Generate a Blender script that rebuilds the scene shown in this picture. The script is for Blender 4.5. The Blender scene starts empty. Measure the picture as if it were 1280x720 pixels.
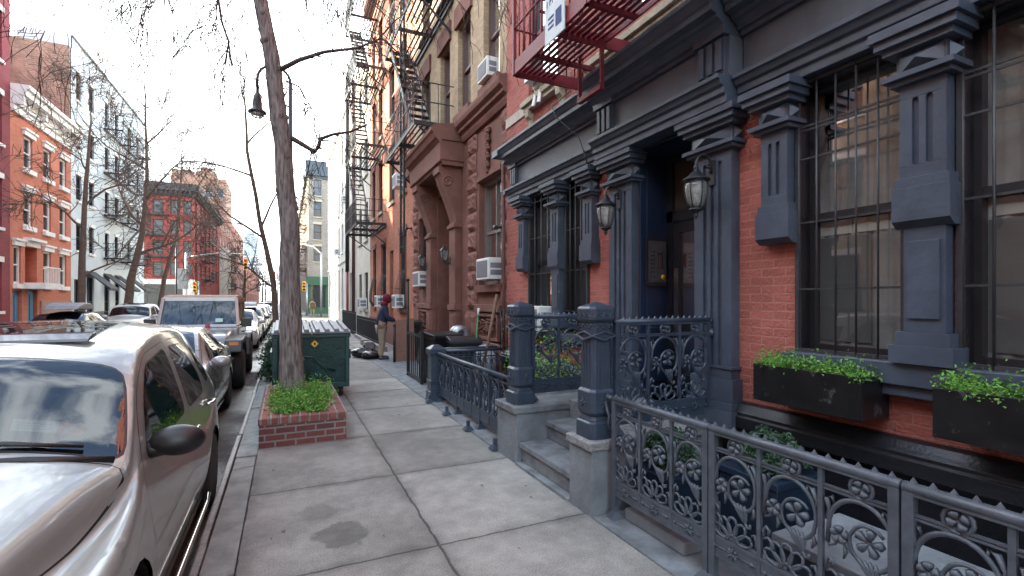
import bpy, bmesh, math, random
from mathutils import Vector, Matrix, noise
R = math.radians; PI = math.pi
S = bpy.context.scene
COL = S.collection
# ------------------------------------------------------------------ materials
def mat(name, col, rough=.6, metal=0., var=.25, scale=6., bump=0., bscale=60., spec=.5, coat=0., fine=0.):
    m = bpy.data.materials.new(name); m.use_nodes = True
    nt = m.node_tree; N = nt.nodes; L = nt.links; b = N['Principled BSDF']
    b.inputs['Roughness'].default_value = rough; b.inputs['Metallic'].default_value = metal
    b.inputs['Specular IOR Level'].default_value = spec
    if coat: b.inputs['Coat Weight'].default_value = coat; b.inputs['Coat Roughness'].default_value = .06
    c = tuple(col) + (1,)
    b.inputs['Base Color'].default_value = c
    if var or bump:
        tc = N.new('ShaderNodeTexCoord')
    if var:
        n = N.new('ShaderNodeTexNoise'); n.inputs['Scale'].default_value = scale; n.inputs['Detail'].default_value = 6
        n.inputs['Roughness'].default_value = .62
        r = N.new('ShaderNodeMapRange'); r.inputs['From Min'].default_value = .3; r.inputs['From Max'].default_value = .7
        r.inputs['To Min'].default_value = 1 - var; r.inputs['To Max'].default_value = 1 + var
        mx = N.new('ShaderNodeMix'); mx.data_type = 'RGBA'; mx.blend_type = 'MULTIPLY'; mx.inputs[0].default_value = 1
        L.new(tc.outputs['Object'], n.inputs['Vector']); L.new(n.outputs['Fac'], r.inputs['Value'])
        mx.inputs[6].default_value = c; L.new(r.outputs[0], mx.inputs[7])
        L.new(mx.outputs[2], b.inputs['Base Color'])
        rr = N.new('ShaderNodeMapRange'); rr.inputs['To Min'].default_value = max(.02, rough * .8); rr.inputs['To Max'].default_value = min(1, rough * 1.2)
        L.new(n.outputs['Fac'], rr.inputs['Value']); L.new(rr.outputs[0], b.inputs['Roughness'])
    if bump:
        n2 = N.new('ShaderNodeTexNoise'); n2.inputs['Scale'].default_value = bscale; n2.inputs['Detail'].default_value = 5
        bp = N.new('ShaderNodeBump'); bp.inputs['Strength'].default_value = bump; bp.inputs['Distance'].default_value = .02
        L.new(tc.outputs['Object'], n2.inputs['Vector']); L.new(n2.outputs['Fac'], bp.inputs['Height'])
        L.new(bp.outputs[0], b.inputs['Normal'])
    return m

def wallcoord(N, L):
    """world position unrolled onto the wall: (along the wall, height)"""
    g = N.new('ShaderNodeNewGeometry')
    sp = N.new('ShaderNodeSeparateXYZ'); L.new(g.outputs['Position'], sp.inputs[0])
    sn = N.new('ShaderNodeSeparateXYZ'); L.new(g.outputs['True Normal'], sn.inputs[0])
    ab = N.new('ShaderNodeMath'); ab.operation = 'ABSOLUTE'; L.new(sn.outputs['X'], ab.inputs[0])
    gt = N.new('ShaderNodeMath'); gt.operation = 'GREATER_THAN'; L.new(ab.outputs[0], gt.inputs[0]); gt.inputs[1].default_value = .6
    mx = N.new('ShaderNodeMix'); L.new(gt.outputs[0], mx.inputs[0]); L.new(sp.outputs['X'], mx.inputs[2]); L.new(sp.outputs['Y'], mx.inputs[3])
    cb = N.new('ShaderNodeCombineXYZ'); L.new(mx.outputs[0], cb.inputs['X']); L.new(sp.outputs['Z'], cb.inputs['Y'])
    return cb, g

def brick(name, c1, c2, mortar, scale=1., rough=.85, msize=.008, bump=.5, var=.3, bw=.21, rh=.068):
    m = bpy.data.materials.new(name); m.use_nodes = True
    nt = m.node_tree; N = nt.nodes; L = nt.links; b = N['Principled BSDF']
    cb, g = wallcoord(N, L)
    t = N.new('ShaderNodeTexBrick'); t.inputs['Scale'].default_value = 1
    t.inputs['Brick Width'].default_value = bw * scale; t.inputs['Row Height'].default_value = rh * scale
    t.inputs['Mortar Size'].default_value = msize * scale; t.inputs['Mortar Smooth'].default_value = .3; t.inputs['Bias'].default_value = -.1
    t.inputs['Color1'].default_value = (*c1, 1); t.inputs['Color2'].default_value = (*c2, 1); t.inputs['Mortar'].default_value = (*mortar, 1)
    L.new(cb.outputs[0], t.inputs['Vector'])
    n = N.new('ShaderNodeTexNoise'); n.inputs['Scale'].default_value = .9; n.inputs['Detail'].default_value = 8; n.inputs['Roughness'].default_value = .7
    L.new(g.outputs['Position'], n.inputs['Vector'])
    r = N.new('ShaderNodeMapRange'); r.inputs['From Min'].default_value = .3; r.inputs['From Max'].default_value = .7
    r.inputs['To Min'].default_value = 1 - var; r.inputs['To Max'].default_value = 1 + var
    L.new(n.outputs['Fac'], r.inputs['Value'])
    mx = N.new('ShaderNodeMix'); mx.data_type = 'RGBA'; mx.blend_type = 'MULTIPLY'; mx.inputs[0].default_value = 1
    L.new(t.outputs['Color'], mx.inputs[6]); L.new(r.outputs[0], mx.inputs[7]); L.new(mx.outputs[2], b.inputs['Base Color'])
    b.inputs['Roughness'].default_value = rough
    n2 = N.new('ShaderNodeTexNoise'); n2.inputs['Scale'].default_value = 45; n2.inputs['Detail'].default_value = 4
    L.new(g.outputs['Position'], n2.inputs['Vector'])
    inv = N.new('ShaderNodeMath'); inv.operation = 'MULTIPLY_ADD'; L.new(t.outputs['Fac'], inv.inputs[0]); inv.inputs[1].default_value = -1.0
    L.new(n2.outputs['Fac'], inv.inputs[2])
    bp = N.new('ShaderNodeBump'); bp.inputs['Strength'].default_value = bump; bp.inputs['Distance'].default_value = .012
    L.new(inv.outputs[0], bp.inputs['Height']); L.new(bp.outputs[0], b.inputs['Normal'])
    return m

def glassmat(name, tint=(.25, .3, .32), base=(.01, .012, .015), clear=0., rough=.02, ior=1.5):
    """window glass: mirror-like by fresnel, see-through by `clear`"""
    m = bpy.data.materials.new(name); m.use_nodes = True
    nt = m.node_tree; N = nt.nodes; L = nt.links
    for n in list(N):
        if n.type != 'OUTPUT_MATERIAL': N.remove(n)
    out = [n for n in N][0]
    gl = N.new('ShaderNodeBsdfGlossy'); gl.inputs['Roughness'].default_value = rough
    fr = N.new('ShaderNodeFresnel'); fr.inputs['IOR'].default_value = ior
    tc = N.new('ShaderNodeTexCoord'); nz = N.new('ShaderNodeTexNoise'); nz.inputs['Scale'].default_value = 1.6; nz.inputs['Detail'].default_value = 1
    bp = N.new('ShaderNodeBump'); bp.inputs['Strength'].default_value = .06; bp.inputs['Distance'].default_value = .05
    L.new(tc.outputs['Object'], nz.inputs['Vector']); L.new(nz.outputs['Fac'], bp.inputs['Height']); L.new(bp.outputs[0], gl.inputs['Normal'])
    d = N.new('ShaderNodeBsdfDiffuse'); d.inputs['Color'].default_value = (*base, 1)
    tr = N.new('ShaderNodeBsdfTransparent'); tr.inputs['Color'].default_value = (*tint, 1)
    m1 = N.new('ShaderNodeMixShader'); m1.inputs[0].default_value = clear; L.new(d.outputs[0], m1.inputs[1]); L.new(tr.outputs[0], m1.inputs[2])
    m2 = N.new('ShaderNodeMixShader'); L.new(fr.outputs[0], m2.inputs[0]); L.new(m1.outputs[0], m2.inputs[1]); L.new(gl.outputs[0], m2.inputs[2])
    L.new(m2.outputs[0], out.inputs['Surface'])
    return m

# ------------------------------------------------------------------ mesh builder
class MB:
    def __init__(s): s.v = []; s.f = []; s.m = []; s.sm = []; s.mi = 0
    def add(s, vs, fs, smooth=False):
        o = len(s.v); s.v += [tuple(p) for p in vs]
        for f in fs: s.f.append([i + o for i in f]); s.m.append(s.mi); s.sm.append(smooth)
        return s
    def box(s, x0, x1, y0, y1, z0, z1):
        if x0 > x1: x0, x1 = x1, x0
        if y0 > y1: y0, y1 = y1, y0
        if z0 > z1: z0, z1 = z1, z0
        return s.add([(x0,y0,z0),(x1,y0,z0),(x1,y1,z0),(x0,y1,z0),(x0,y0,z1),(x1,y0,z1),(x1,y1,z1),(x0,y1,z1)],
              [(0,3,2,1),(4,5,6,7),(0,1,5,4),(1,2,6,5),(2,3,7,6),(3,0,4,7)])
    def taper(s, cx, cy, z0, a0, b0, z1, a1, b1):
        vs = [(cx-a0,cy-b0,z0),(cx+a0,cy-b0,z0),(cx+a0,cy+b0,z0),(cx-a0,cy+b0,z0),(cx-a1,cy-b1,z1),(cx+a1,cy-b1,z1),(cx+a1,cy+b1,z1),(cx-a1,cy+b1,z1)]
        return s.add(vs, [(0,3,2,1),(4,5,6,7),(0,1,5,4),(1,2,6,5),(2,3,7,6),(3,0,4,7)])
    def bar(s, p, q, w, h=None, up=(0,0,1)):
        """rectangular bar between two points"""
        h = h or w; p = Vector(p); q = Vector(q); d = (q - p).normalized(); up = Vector(up)
        if abs(d.dot(up)) > .98: up = Vector((1,0,0))
        a = d.cross(up).normalized() * w / 2; b = a.cross(d).normalized() * h / 2
        vs = [p-a-b,p+a-b,p+a+b,p-a+b,q-a-b,q+a-b,q+a+b,q-a+b]
        return s.add(vs, [(0,1,2,3),(4,7,6,5),(0,4,5,1),(1,5,6,2),(2,6,7,3),(3,7,4,0)])
    def tube(s, pts, rad, n=6, caps=True, sx=1., smooth=True):
        pts = [Vector(p) for p in pts]; k = len(pts)
        if not isinstance(rad, (list, tuple)): rad = [rad] * k
        d0 = (pts[1] - pts[0]).normalized(); ref = Vector((0,0,1)) if abs(d0.z) < .9 else Vector((1,0,0))
        a = d0.cross(ref).normalized(); vs = []
        for i, p in enumerate(pts):
            d = (pts[min(i+1,k-1)] - pts[max(i-1,0)])
            d = d.normalized() if d.length > 1e-9 else d0
            a = (a - d * a.dot(d)); a = a.normalized() if a.length > 1e-6 else d.orthogonal().normalized()
            b = d.cross(a)
            for j in range(n):
                t = 2 * PI * j / n
                vs.append(p + (a * math.cos(t) + b * math.sin(t)) * rad[i])
        fs = []
        for i in range(k-1):
            for j in range(n):
                fs.append((i*n+j, i*n+(j+1)%n, (i+1)*n+(j+1)%n, (i+1)*n+j))
        if caps: fs.append(tuple(range(n-1,-1,-1))); fs.append(tuple((k-1)*n+j for j in range(n)))
        return s.add(vs, fs, smooth)
    def cyl(s, p, q, r0, r1=None, n=16): return s.tube([p, q], [r0, r0 if r1 is None else r1], n)
    def lathe(s, prof, c=(0,0,0), n=20, axis='z', smooth=True):
        vs = []; k = len(prof)
        for r, h in prof:
            for j in range(n):
                t = 2*PI*j/n; x, y = r*math.cos(t), r*math.sin(t)
                p = (x,y,h) if axis == 'z' else ((h,x,y) if axis == 'x' else (y,h,x))
                vs.append((p[0]+c[0],p[1]+c[1],p[2]+c[2]))
        fs = [(i*n+j, i*n+(j+1)%n, (i+1)*n+(j+1)%n, (i+1)*n+j) for i in range(k-1) for j in range(n)]
        fs.append(tuple(range(n-1,-1,-1))); fs.append(tuple((k-1)*n+j for j in range(n)))
        return s.add(vs, fs, smooth)
    def prism(s, poly, axis, a0, a1, smooth=False):
        n = len(poly)
        def P(u, w, a): return (a,u,w) if axis == 'x' else ((u,a,w) if axis == 'y' else (u,w,a))
        vs = [P(u,w,a0) for u,w in poly] + [P(u,w,a1) for u,w in poly]
        fs = [tuple(range(n-1,-1,-1)), tuple(range(n,2*n))] + [(i,(i+1)%n,n+(i+1)%n,n+i) for i in range(n)]
        return s.add(vs, fs, smooth)
    def ball(s, c, rx, ry=None, rz=None, n=10, k=6, fn=None):
        ry = ry or rx; rz = rz or rx; vs = []
        for i in range(k+1):
            a = PI*i/k
            for j in range(n):
                t = 2*PI*j/n
                q = Vector((math.sin(a)*math.cos(t), math.sin(a)*math.sin(t), math.cos(a)))
                w = 1 + (fn(q) if fn else 0)
                vs.append((c[0]+rx*q.x*w, c[1]+ry*q.y*w, c[2]+rz*q.z*w))
        fs = [(i*n+j,(i+1)*n+j,(i+1)*n+(j+1)%n,i*n+(j+1)%n) for i in range(k) for j in range(n)]
        return s.add(vs, fs, True)
    def quad(s, a, b, c, d): return s.add([a,b,c,d], [(0,1,2,3)])
    def merge(s, o, M=None):
        k = len(s.v); s.v += [tuple(M @ Vector(p)) if M else p for p in o.v]
        for f, m, q in zip(o.f, o.m, o.sm): s.f.append([i+k for i in f]); s.m.append(m); s.sm.append(q)
        return s

def obj(name, mb, mats, parent=None, bev=0., recalc=True, local=False):
    me = bpy.data.meshes.new(name); off = Vector((0,0,0))
    if parent is not None and not local:
        p = parent
        while p is not None: off += p.location; p = p.parent
    me.from_pydata([(v[0]-off.x, v[1]-off.y, v[2]-off.z) for v in mb.v], [], mb.f)
    for i, p in enumerate(me.polygons): p.material_index = mb.m[i]; p.use_smooth = mb.sm[i]
    if recalc:
        bm = bmesh.new(); bm.from_mesh(me); bmesh.ops.recalc_face_normals(bm, faces=bm.faces); bm.to_mesh(me); bm.free()
    for m in (mats if isinstance(mats, (list, tuple)) else [mats]): me.materials.append(m)
    o = bpy.data.objects.new(name, me); COL.objects.link(o)
    if parent is not None: o.parent = parent
    if bev:
        b = o.modifiers.new('edge', 'BEVEL'); b.width = bev; b.segments = 2; b.limit_method = 'ANGLE'; b.angle_limit = R(40)
    return o

def tag(o, label=None, cat=None, group=None, kind=None):
    if label: o['label'] = label
    if cat: o['category'] = cat
    if group: o['group'] = group
    if kind: o['kind'] = kind
    return o
def thing(name, label, cat, loc=(0,0,0), group=None, rz=0):
    o = bpy.data.objects.new(name, None); COL.objects.link(o); o.location = loc; o.empty_display_size = .2
    o.rotation_euler[2] = rz
    return tag(o, label, cat, group)
def copy_tree(o, parent=None):
    c = o.copy(); COL.objects.link(c)
    if parent is not None: c.parent = parent
    for ch in list(o.children): copy_tree(ch, c)
    return c
def dup(o, loc, label, rz=None, group=None):
    c = copy_tree(o); c.location = loc; c['label'] = label
    if rz is not None: c.rotation_euler[2] = rz
    if group: c['group'] = group
    return c

# a facade: maps (depth into the wall, along the street, height) to the world
class Fac:
    def __init__(s, kind, pos): s.k = kind; s.p = pos
    def P(s, d, a, z):
        if s.k == '-x': return (s.p + d, a, z)
        if s.k == '+x': return (s.p - d, a, z)
        if s.k == '-y': return (a, s.p + d, z)
        return (a, s.p - d, z)
    def box(s, mb, d0, d1, a0, a1, z0, z1):
        p = s.P(d0,a0,z0); q = s.P(d1,a1,z1); return mb.box(p[0],q[0],p[1],q[1],p[2],q[2])
    def quad(s, mb, *pts): return mb.add([s.P(*p) for p in pts], [tuple(range(len(pts)))])
    def wall(s, mb, a0, a1, z0, z1, holes=(), rev=.18, depth=8., sides=True):
        """front face with real openings (reveals `rev` deep) closed by sides, back and roof"""
        A = sorted({a0,a1,*[v for h in holes for v in h[:2]]}); Z = sorted({z0,z1,*[v for h in holes for v in h[2:4]]})
        A = [v for v in A if a0 <= v <= a1]; Z = [v for v in Z if z0 <= v <= z1]
        for i in range(len(A)-1):
            for j in range(len(Z)-1):
                ca = (A[i]+A[i+1])/2; cz = (Z[j]+Z[j+1])/2
                if any(h[0] < ca < h[1] and h[2] < cz < h[3] for h in holes): continue
                s.quad(mb, (0,A[i],Z[j]),(0,A[i+1],Z[j]),(0,A[i+1],Z[j+1]),(0,A[i],Z[j+1]))
        for h in holes:
            r = h[4] if len(h) > 4 else rev
            b0,b1,y0,y1 = h[:4]
            s.quad(mb,(0,b0,y0),(r,b0,y0),(r,b0,y1),(0,b0,y1)); s.quad(mb,(0,b1,y0),(0,b1,y1),(r,b1,y1),(r,b1,y0))
            s.quad(mb,(0,b0,y0),(0,b1,y0),(r,b1,y0),(r,b0,y0)); s.quad(mb,(0,b0,y1),(r,b0,y1),(r,b1,y1),(0,b1,y1))
            s.quad(mb,(r,b0,y0),(r,b1,y0),(r,b1,y1),(r,b0,y1))
        if sides:
            s.quad(mb,(0,a0,z0),(0,a0,z1),(depth,a0,z1),(depth,a0,z0)); s.quad(mb,(0,a1,z0),(depth,a1,z0),(depth,a1,z1),(0,a1,z1))
            s.quad(mb,(depth,a0,z0),(depth,a0,z1),(depth,a1,z1),(depth,a1,z0)); s.quad(mb,(0,a0,z1),(0,a1,z1),(depth,a1,z1),(depth,a0,z1))
        return mb

def sash(fac, parent, a0, a1, z0, z1, frame, glass, d=.1, t=.06, rail=True, mull=0, name='window', shade=None, shade_h=.5):
    """double-hung window: frame part, pane (and blind) as sub-parts"""
    f = MB()
    fac.box(f,d-.03,d+.05,a0,a0+t,z0,z1); fac.box(f,d-.03,d+.05,a1-t,a1,z0,z1)
    fac.box(f,d-.03,d+.05,a0+t,a1-t,z0,z0+t); fac.box(f,d-.03,d+.05,a0+t,a1-t,z1-t,z1)
    zm = (z0+z1)/2
    if rail: fac.box(f,d-.015,d+.04,a0+t,a1-t,zm-.03,zm+.03)
    for i in range(mull):
        am = a0 + (a1-a0)*(i+1)/(mull+1)
        zs = [(z0+t,zm-.03),(zm+.03,z1-t)] if rail else [(z0+t,z1-t)]
        for p, q in zs: fac.box(f,d-.012,d+.035,am-.015,am+.015,p,q)
    w = obj(name, f, frame, parent)
    g = MB(); fac.quad(g,(d+.03,a0+t*.5,z0+t*.5),(d+.03,a1-t*.5,z0+t*.5),(d+.03,a1-t*.5,z1-t*.5),(d+.03,a0+t*.5,z1-t*.5))
    obj('pane', g, glass, w, recalc=False)
    if shade:
        b = MB(); zt = z1-t*.6; zb = z0+(z1-z0)*(1-shade_h)
        fac.box(b,d+.07,d+.08,a0+t*.6,a1-t*.6,zb,zt); obj('blind', b, shade, w)
    return w
# ------------------------------------------------------------------ the palette
IRON = mat('blue_black_painted_iron', (.040,.055,.080), .36, 0, .22, 9, .12, 70)
IRON2 = mat('grey_painted_iron', (.082,.096,.114), .35, 0, .25, 12, .12, 90)
TRIM = mat('slate_blue_paint', (.062,.078,.108), .36, 0, .22, 5, .10, 26)
TRIMD = mat('navy_paint', (.012,.021,.048), .33, 0, .2, 4, .06, 40)
FRIEZE = mat('frieze_paint', (.115,.132,.16), .45, 0, .2, 3.5, .08, 30)
TRIMK = mat('black_paint', (.012,.013,.017), .38, 0, .25, 5, .2, 50)
BLACK = mat('black_iron', (.016,.016,.019), .5, .0, .3, 8)
REDIRON = mat('oxblood_painted_iron', (.21,.022,.032), .5, 0, .3, 9, .25, 60)
RED = brick('painted_red_brick', (.43,.13,.098), (.33,.098,.074), (.46,.19,.155), msize=.007, bump=1.2, var=.28)
REDFLAT = mat('red_painted_stucco', (.42,.10,.068), .75, 0, .2, 4, .4, 30)
ORANGE = brick('orange_brick', (.46,.155,.08), (.36,.105,.055), (.32,.2,.15), var=.22)
ORANGEL = brick('salmon_brick', (.56,.17,.10), (.48,.135,.075), (.42,.2,.14), var=.16)
TANB = brick('tan_brick', (.46,.33,.20), (.34,.235,.14), (.3,.25,.19), var=.28)
PARTY = brick('weathered_brown_brick', (.30,.185,.13), (.22,.135,.095), (.3,.24,.19), var=.35, scale=1.6)
CRIM = brick('crimson_brick', (.33,.06,.05), (.25,.045,.04), (.22,.07,.06), var=.25, scale=1.4)
BROWNB = brick('brown_red_brick', (.36,.12,.08), (.28,.09,.06), (.3,.16,.12), var=.25, scale=1.6)
MAROON = brick('plum_painted_brick', (.26,.05,.06), (.23,.042,.052), (.21,.045,.05), var=.15)
GREYB = brick('grey_tan_brick', (.30,.26,.22), (.24,.2,.17), (.26,.23,.2), var=.2, scale=1.5)
BSTONE = mat('brownstone', (.19,.083,.062), .85, 0, .3, 2.2, .5, 22)
BROUGH = mat('rock_faced_brownstone', (.20,.088,.065), .9, 0, .35, 4, .8, 22)
BSTONED = mat('dark_brownstone', (.115,.050,.043), .8, 0, .3, 2.5, .4, 25)
CREAMW = mat('cream_render', (.56,.53,.45), .85, 0, .16, 1.2, .3, 25)
GREYW = mat('pale_grey_render', (.6,.58,.53), .85, 0, .14, 1.0, .3, 25)
PALEBLUE = mat('pale_blue_painted_brick', (.54,.60,.63), .8, 0, .1, 1.2, .3, 30)
WHITE = mat('white_paint', (.78,.77,.74), .6, 0, .1, 5, .1)
CREAMS = mat('cream_stone', (.45,.40,.29), .8, 0, .25, 5, .4, 40)
BLUEST = mat('bluestone', (.19,.205,.215), .7, 0, .32, 3.5, .35, 45)
BLUEST2 = mat('worn_bluestone', (.17,.18,.185), .75, 0, .45, 5, .45, 35)
NAVYPL = mat('navy_planter_plastic', (.012,.024,.045), .42, 0, .2, 6)
BOXBLK = mat('black_lacquered_box', (.012,.012,.013), .3, 0, .5, 3)
DUMP = mat('dark_green_steel', (.005,.037,.036), .4, 0, .45, 6, .3, 25)
LIDG = mat('grey_plastic_lid', (.20,.21,.235), .5, 0, .3, 6)
RUBBER = mat('rubber', (.018,.018,.019), .8, 0, .2, 12)
CHROME = mat('chrome', (.7,.7,.7), .16, 1, 0)
ALU = mat('wheel_alloy', (.45,.45,.46), .3, 1, .15, 9)
STEELD = mat('dull_dark_steel', (.11,.11,.12), .4, .6, .25, 12)
STEEL = mat('galvanised_steel', (.42,.43,.44), .42, .8, .25, 12)
SILVER = mat('warm_silver_car_paint', (.30,.325,.30), .3, .2, .05, 3, 0, coat=.9)
SEDANP = mat('grey_car_paint', (.32,.33,.33), .28, .35, .06, 3, coat=.9)
WHITEP = mat('white_car_paint', (.50,.49,.47), .3, 0, .05, 3, coat=.9)
DARKP = mat('dark_car_paint', (.05,.055,.065), .25, .3, .05, 3, coat=.9)
BLUEP = mat('steel_blue_car_paint', (.10,.15,.22), .25, .4, .05, 3, coat=.9)
TANTOP = mat('tan_canvas', (.42,.30,.21), .9, 0, .2, 8, .3, 150)
PLASTIC = mat('black_plastic', (.011,.011,.012), .4, 0, .15, 8)
BAG = mat('black_bin_bag', (.014,.014,.016), .25, 0, .2, 8, .8, 9)
CABIN = mat('dark_upholstery', (.035,.035,.038), .8, 0, .2, 20)
CARGLASS = glassmat('car_glass', (.34,.4,.42), (.006,.008,.01), .75, .01, 1.75)
WINDSH = glassmat('windscreen_glass', (.62,.7,.7), (.004,.007,.010), .62, .01, 1.9)
GLASS = glassmat('house_glass', (.9,.92,.92), (.012,.014,.016), .85, .02, 1.75)
DGLASS = glassmat('dark_glass', base=(.016,.018,.022), clear=0, rough=.03, ior=1.7)
BGLASS = glassmat('grey_glass', base=(.06,.07,.085), clear=0, rough=.05, ior=1.6)
LAMPGL = glassmat('seeded_lamp_glass', (.85,.87,.85), (.4,.4,.38), .6, .12, 1.5)
CURT = mat('grey_curtain', (.33,.33,.325), .9, 0, .2, 5)
BLINDW = mat('white_blind', (.62,.6,.56), .8, 0, .1, 4)
def barkmat():
    m = mat('grey_ridged_bark', (.17,.14,.125), .95, 0, 0, 9); nt = m.node_tree; N = nt.nodes; L = nt.links; b = N['Principled BSDF']
    tc = N.new('ShaderNodeTexCoord'); mp = N.new('ShaderNodeMapping'); mp.inputs['Scale'].default_value = (34,34,5.5); L.new(tc.outputs['Object'], mp.inputs[0])
    n = N.new('ShaderNodeTexNoise'); n.inputs['Scale'].default_value = 1; n.inputs['Detail'].default_value = 6; n.inputs['Distortion'].default_value = .6; L.new(mp.outputs[0], n.inputs['Vector'])
    r = N.new('ShaderNodeValToRGB'); r.color_ramp.elements[0].position = .36; r.color_ramp.elements[0].color = (.095,.08,.074,1); r.color_ramp.elements[1].position = .62; r.color_ramp.elements[1].color = (.27,.24,.225,1)
    L.new(n.outputs['Fac'], r.inputs[0]); L.new(r.outputs[0], b.inputs['Base Color'])
    bp = N.new('ShaderNodeBump'); bp.inputs['Strength'].default_value = 1; bp.inputs['Distance'].default_value = .03; L.new(n.outputs['Fac'], bp.inputs['Height']); L.new(bp.outputs[0], b.inputs['Normal']); return m
BARK = barkmat()
BARKF = mat('brown_bark', (.12,.085,.065), .95, 0, .3, 6)
TWIG = mat('twig_bark', (.075,.05,.045), .95, 0, .2, 6)
SOIL = mat('soil', (.05,.035,.025), 1, 0, .4, 30, .8, 60)
LEAF1 = mat('bright_leaves', (.12,.29,.04), .5, 0, .55, 9)
LEAF2 = mat('yellow_green_leaves', (.24,.33,.06), .55, 0, .4, 12)
LEAF3 = mat('dark_evergreen_leaves', (.022,.055,.026), .5, 0, .5, 9)
LEAF4 = mat('blue_green_leaves', (.05,.10,.05), .5, 0, .4, 9)
WOOD = mat('weathered_wood', (.2,.12,.07), .8, 0, .3, 14)
CARDB = mat('cardboard', (.20,.10,.07), .9, 0, .15, 10)
SKIN = mat('skin', (.30,.17,.11), .6, 0, .1, 20)
HOODM = mat('maroon_knit', (.15,.008,.025), .95, 0, .2, 40, .5, 200)
JACKET = mat('navy_jacket', (.018,.026,.055), .8, 0, .25, 9, .4, 25)
KHAKI = mat('khaki_cotton', (.30,.235,.165), .9, 0, .2, 9, .5, 20)
SHOE = mat('dark_shoe', (.03,.035,.05), .6, 0, .2, 9)
ORANGEPL = mat('orange_plastic', (.75,.09,.02), .45, 0, .1, 9)
GREENPL = mat('green_plastic', (.02,.2,.05), .4, 0, .1, 9)
YELLOW = mat('yellow_enamel', (.75,.42,.02), .45, 0, .15, 9)
PAPER = mat('white_paper', (.75,.75,.72), .7, 0, .06, 9)
INK = mat('blue_ink', (.05,.08,.2), .8, 0, 0)
REDST = mat('red_paper', (.6,.05,.04), .6, 0, .1, 9)
MINTST = mat('pale_green_paper', (.45,.68,.6), .6, 0, .1, 9)
TEAL = mat('teal_door_paint', (.03,.16,.30), .45, 0, .15, 5)
GREEND = mat('green_door_paint', (.20,.33,.25), .6, 0, .15, 5)
SHOPG = mat('green_shopfront_paint', (.03,.09,.045), .5, 0, .2, 5)
AWN = mat('dark_canvas', (.04,.045,.05), .8, 0, .2, 9)
def chipped(m, col, thr=.66, scale=30):
    """small chips and scuffs of an older coat showing through"""
    nt = m.node_tree; N = nt.nodes; L = nt.links; b = N['Principled BSDF']; src = b.inputs['Base Color'].links[0].from_socket
    tc = N.new('ShaderNodeTexCoord'); n = N.new('ShaderNodeTexNoise'); n.inputs['Scale'].default_value = scale; n.inputs['Detail'].default_value = 7; n.inputs['Roughness'].default_value = .72
    L.new(tc.outputs['Object'], n.inputs['Vector']); r = N.new('ShaderNodeMapRange'); r.inputs[1].default_value = thr; r.inputs[2].default_value = thr+.03; L.new(n.outputs['Fac'], r.inputs[0])
    mx = N.new('ShaderNodeMix'); mx.data_type = 'RGBA'; L.new(r.outputs[0], mx.inputs[0]); L.new(src, mx.inputs[6]); mx.inputs[7].default_value = (*col,1); L.new(mx.outputs[2], b.inputs['Base Color'])
chipped(TRIM,(.16,.17,.19),.68,22); chipped(IRON,(.12,.13,.15),.66,40); chipped(IRON2,(.17,.175,.19),.65,40); chipped(FRIEZE,(.2,.21,.23),.7,12); chipped(BOXBLK,(.06,.06,.065),.6,9); chipped(DUMP,(.10,.09,.08),.69,16); chipped(REDIRON,(.05,.02,.02),.64,25)
CURBST = mat('steel_faced_curb', (.20,.185,.18), .5, .1, .35, 7, .4, 30)
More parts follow.
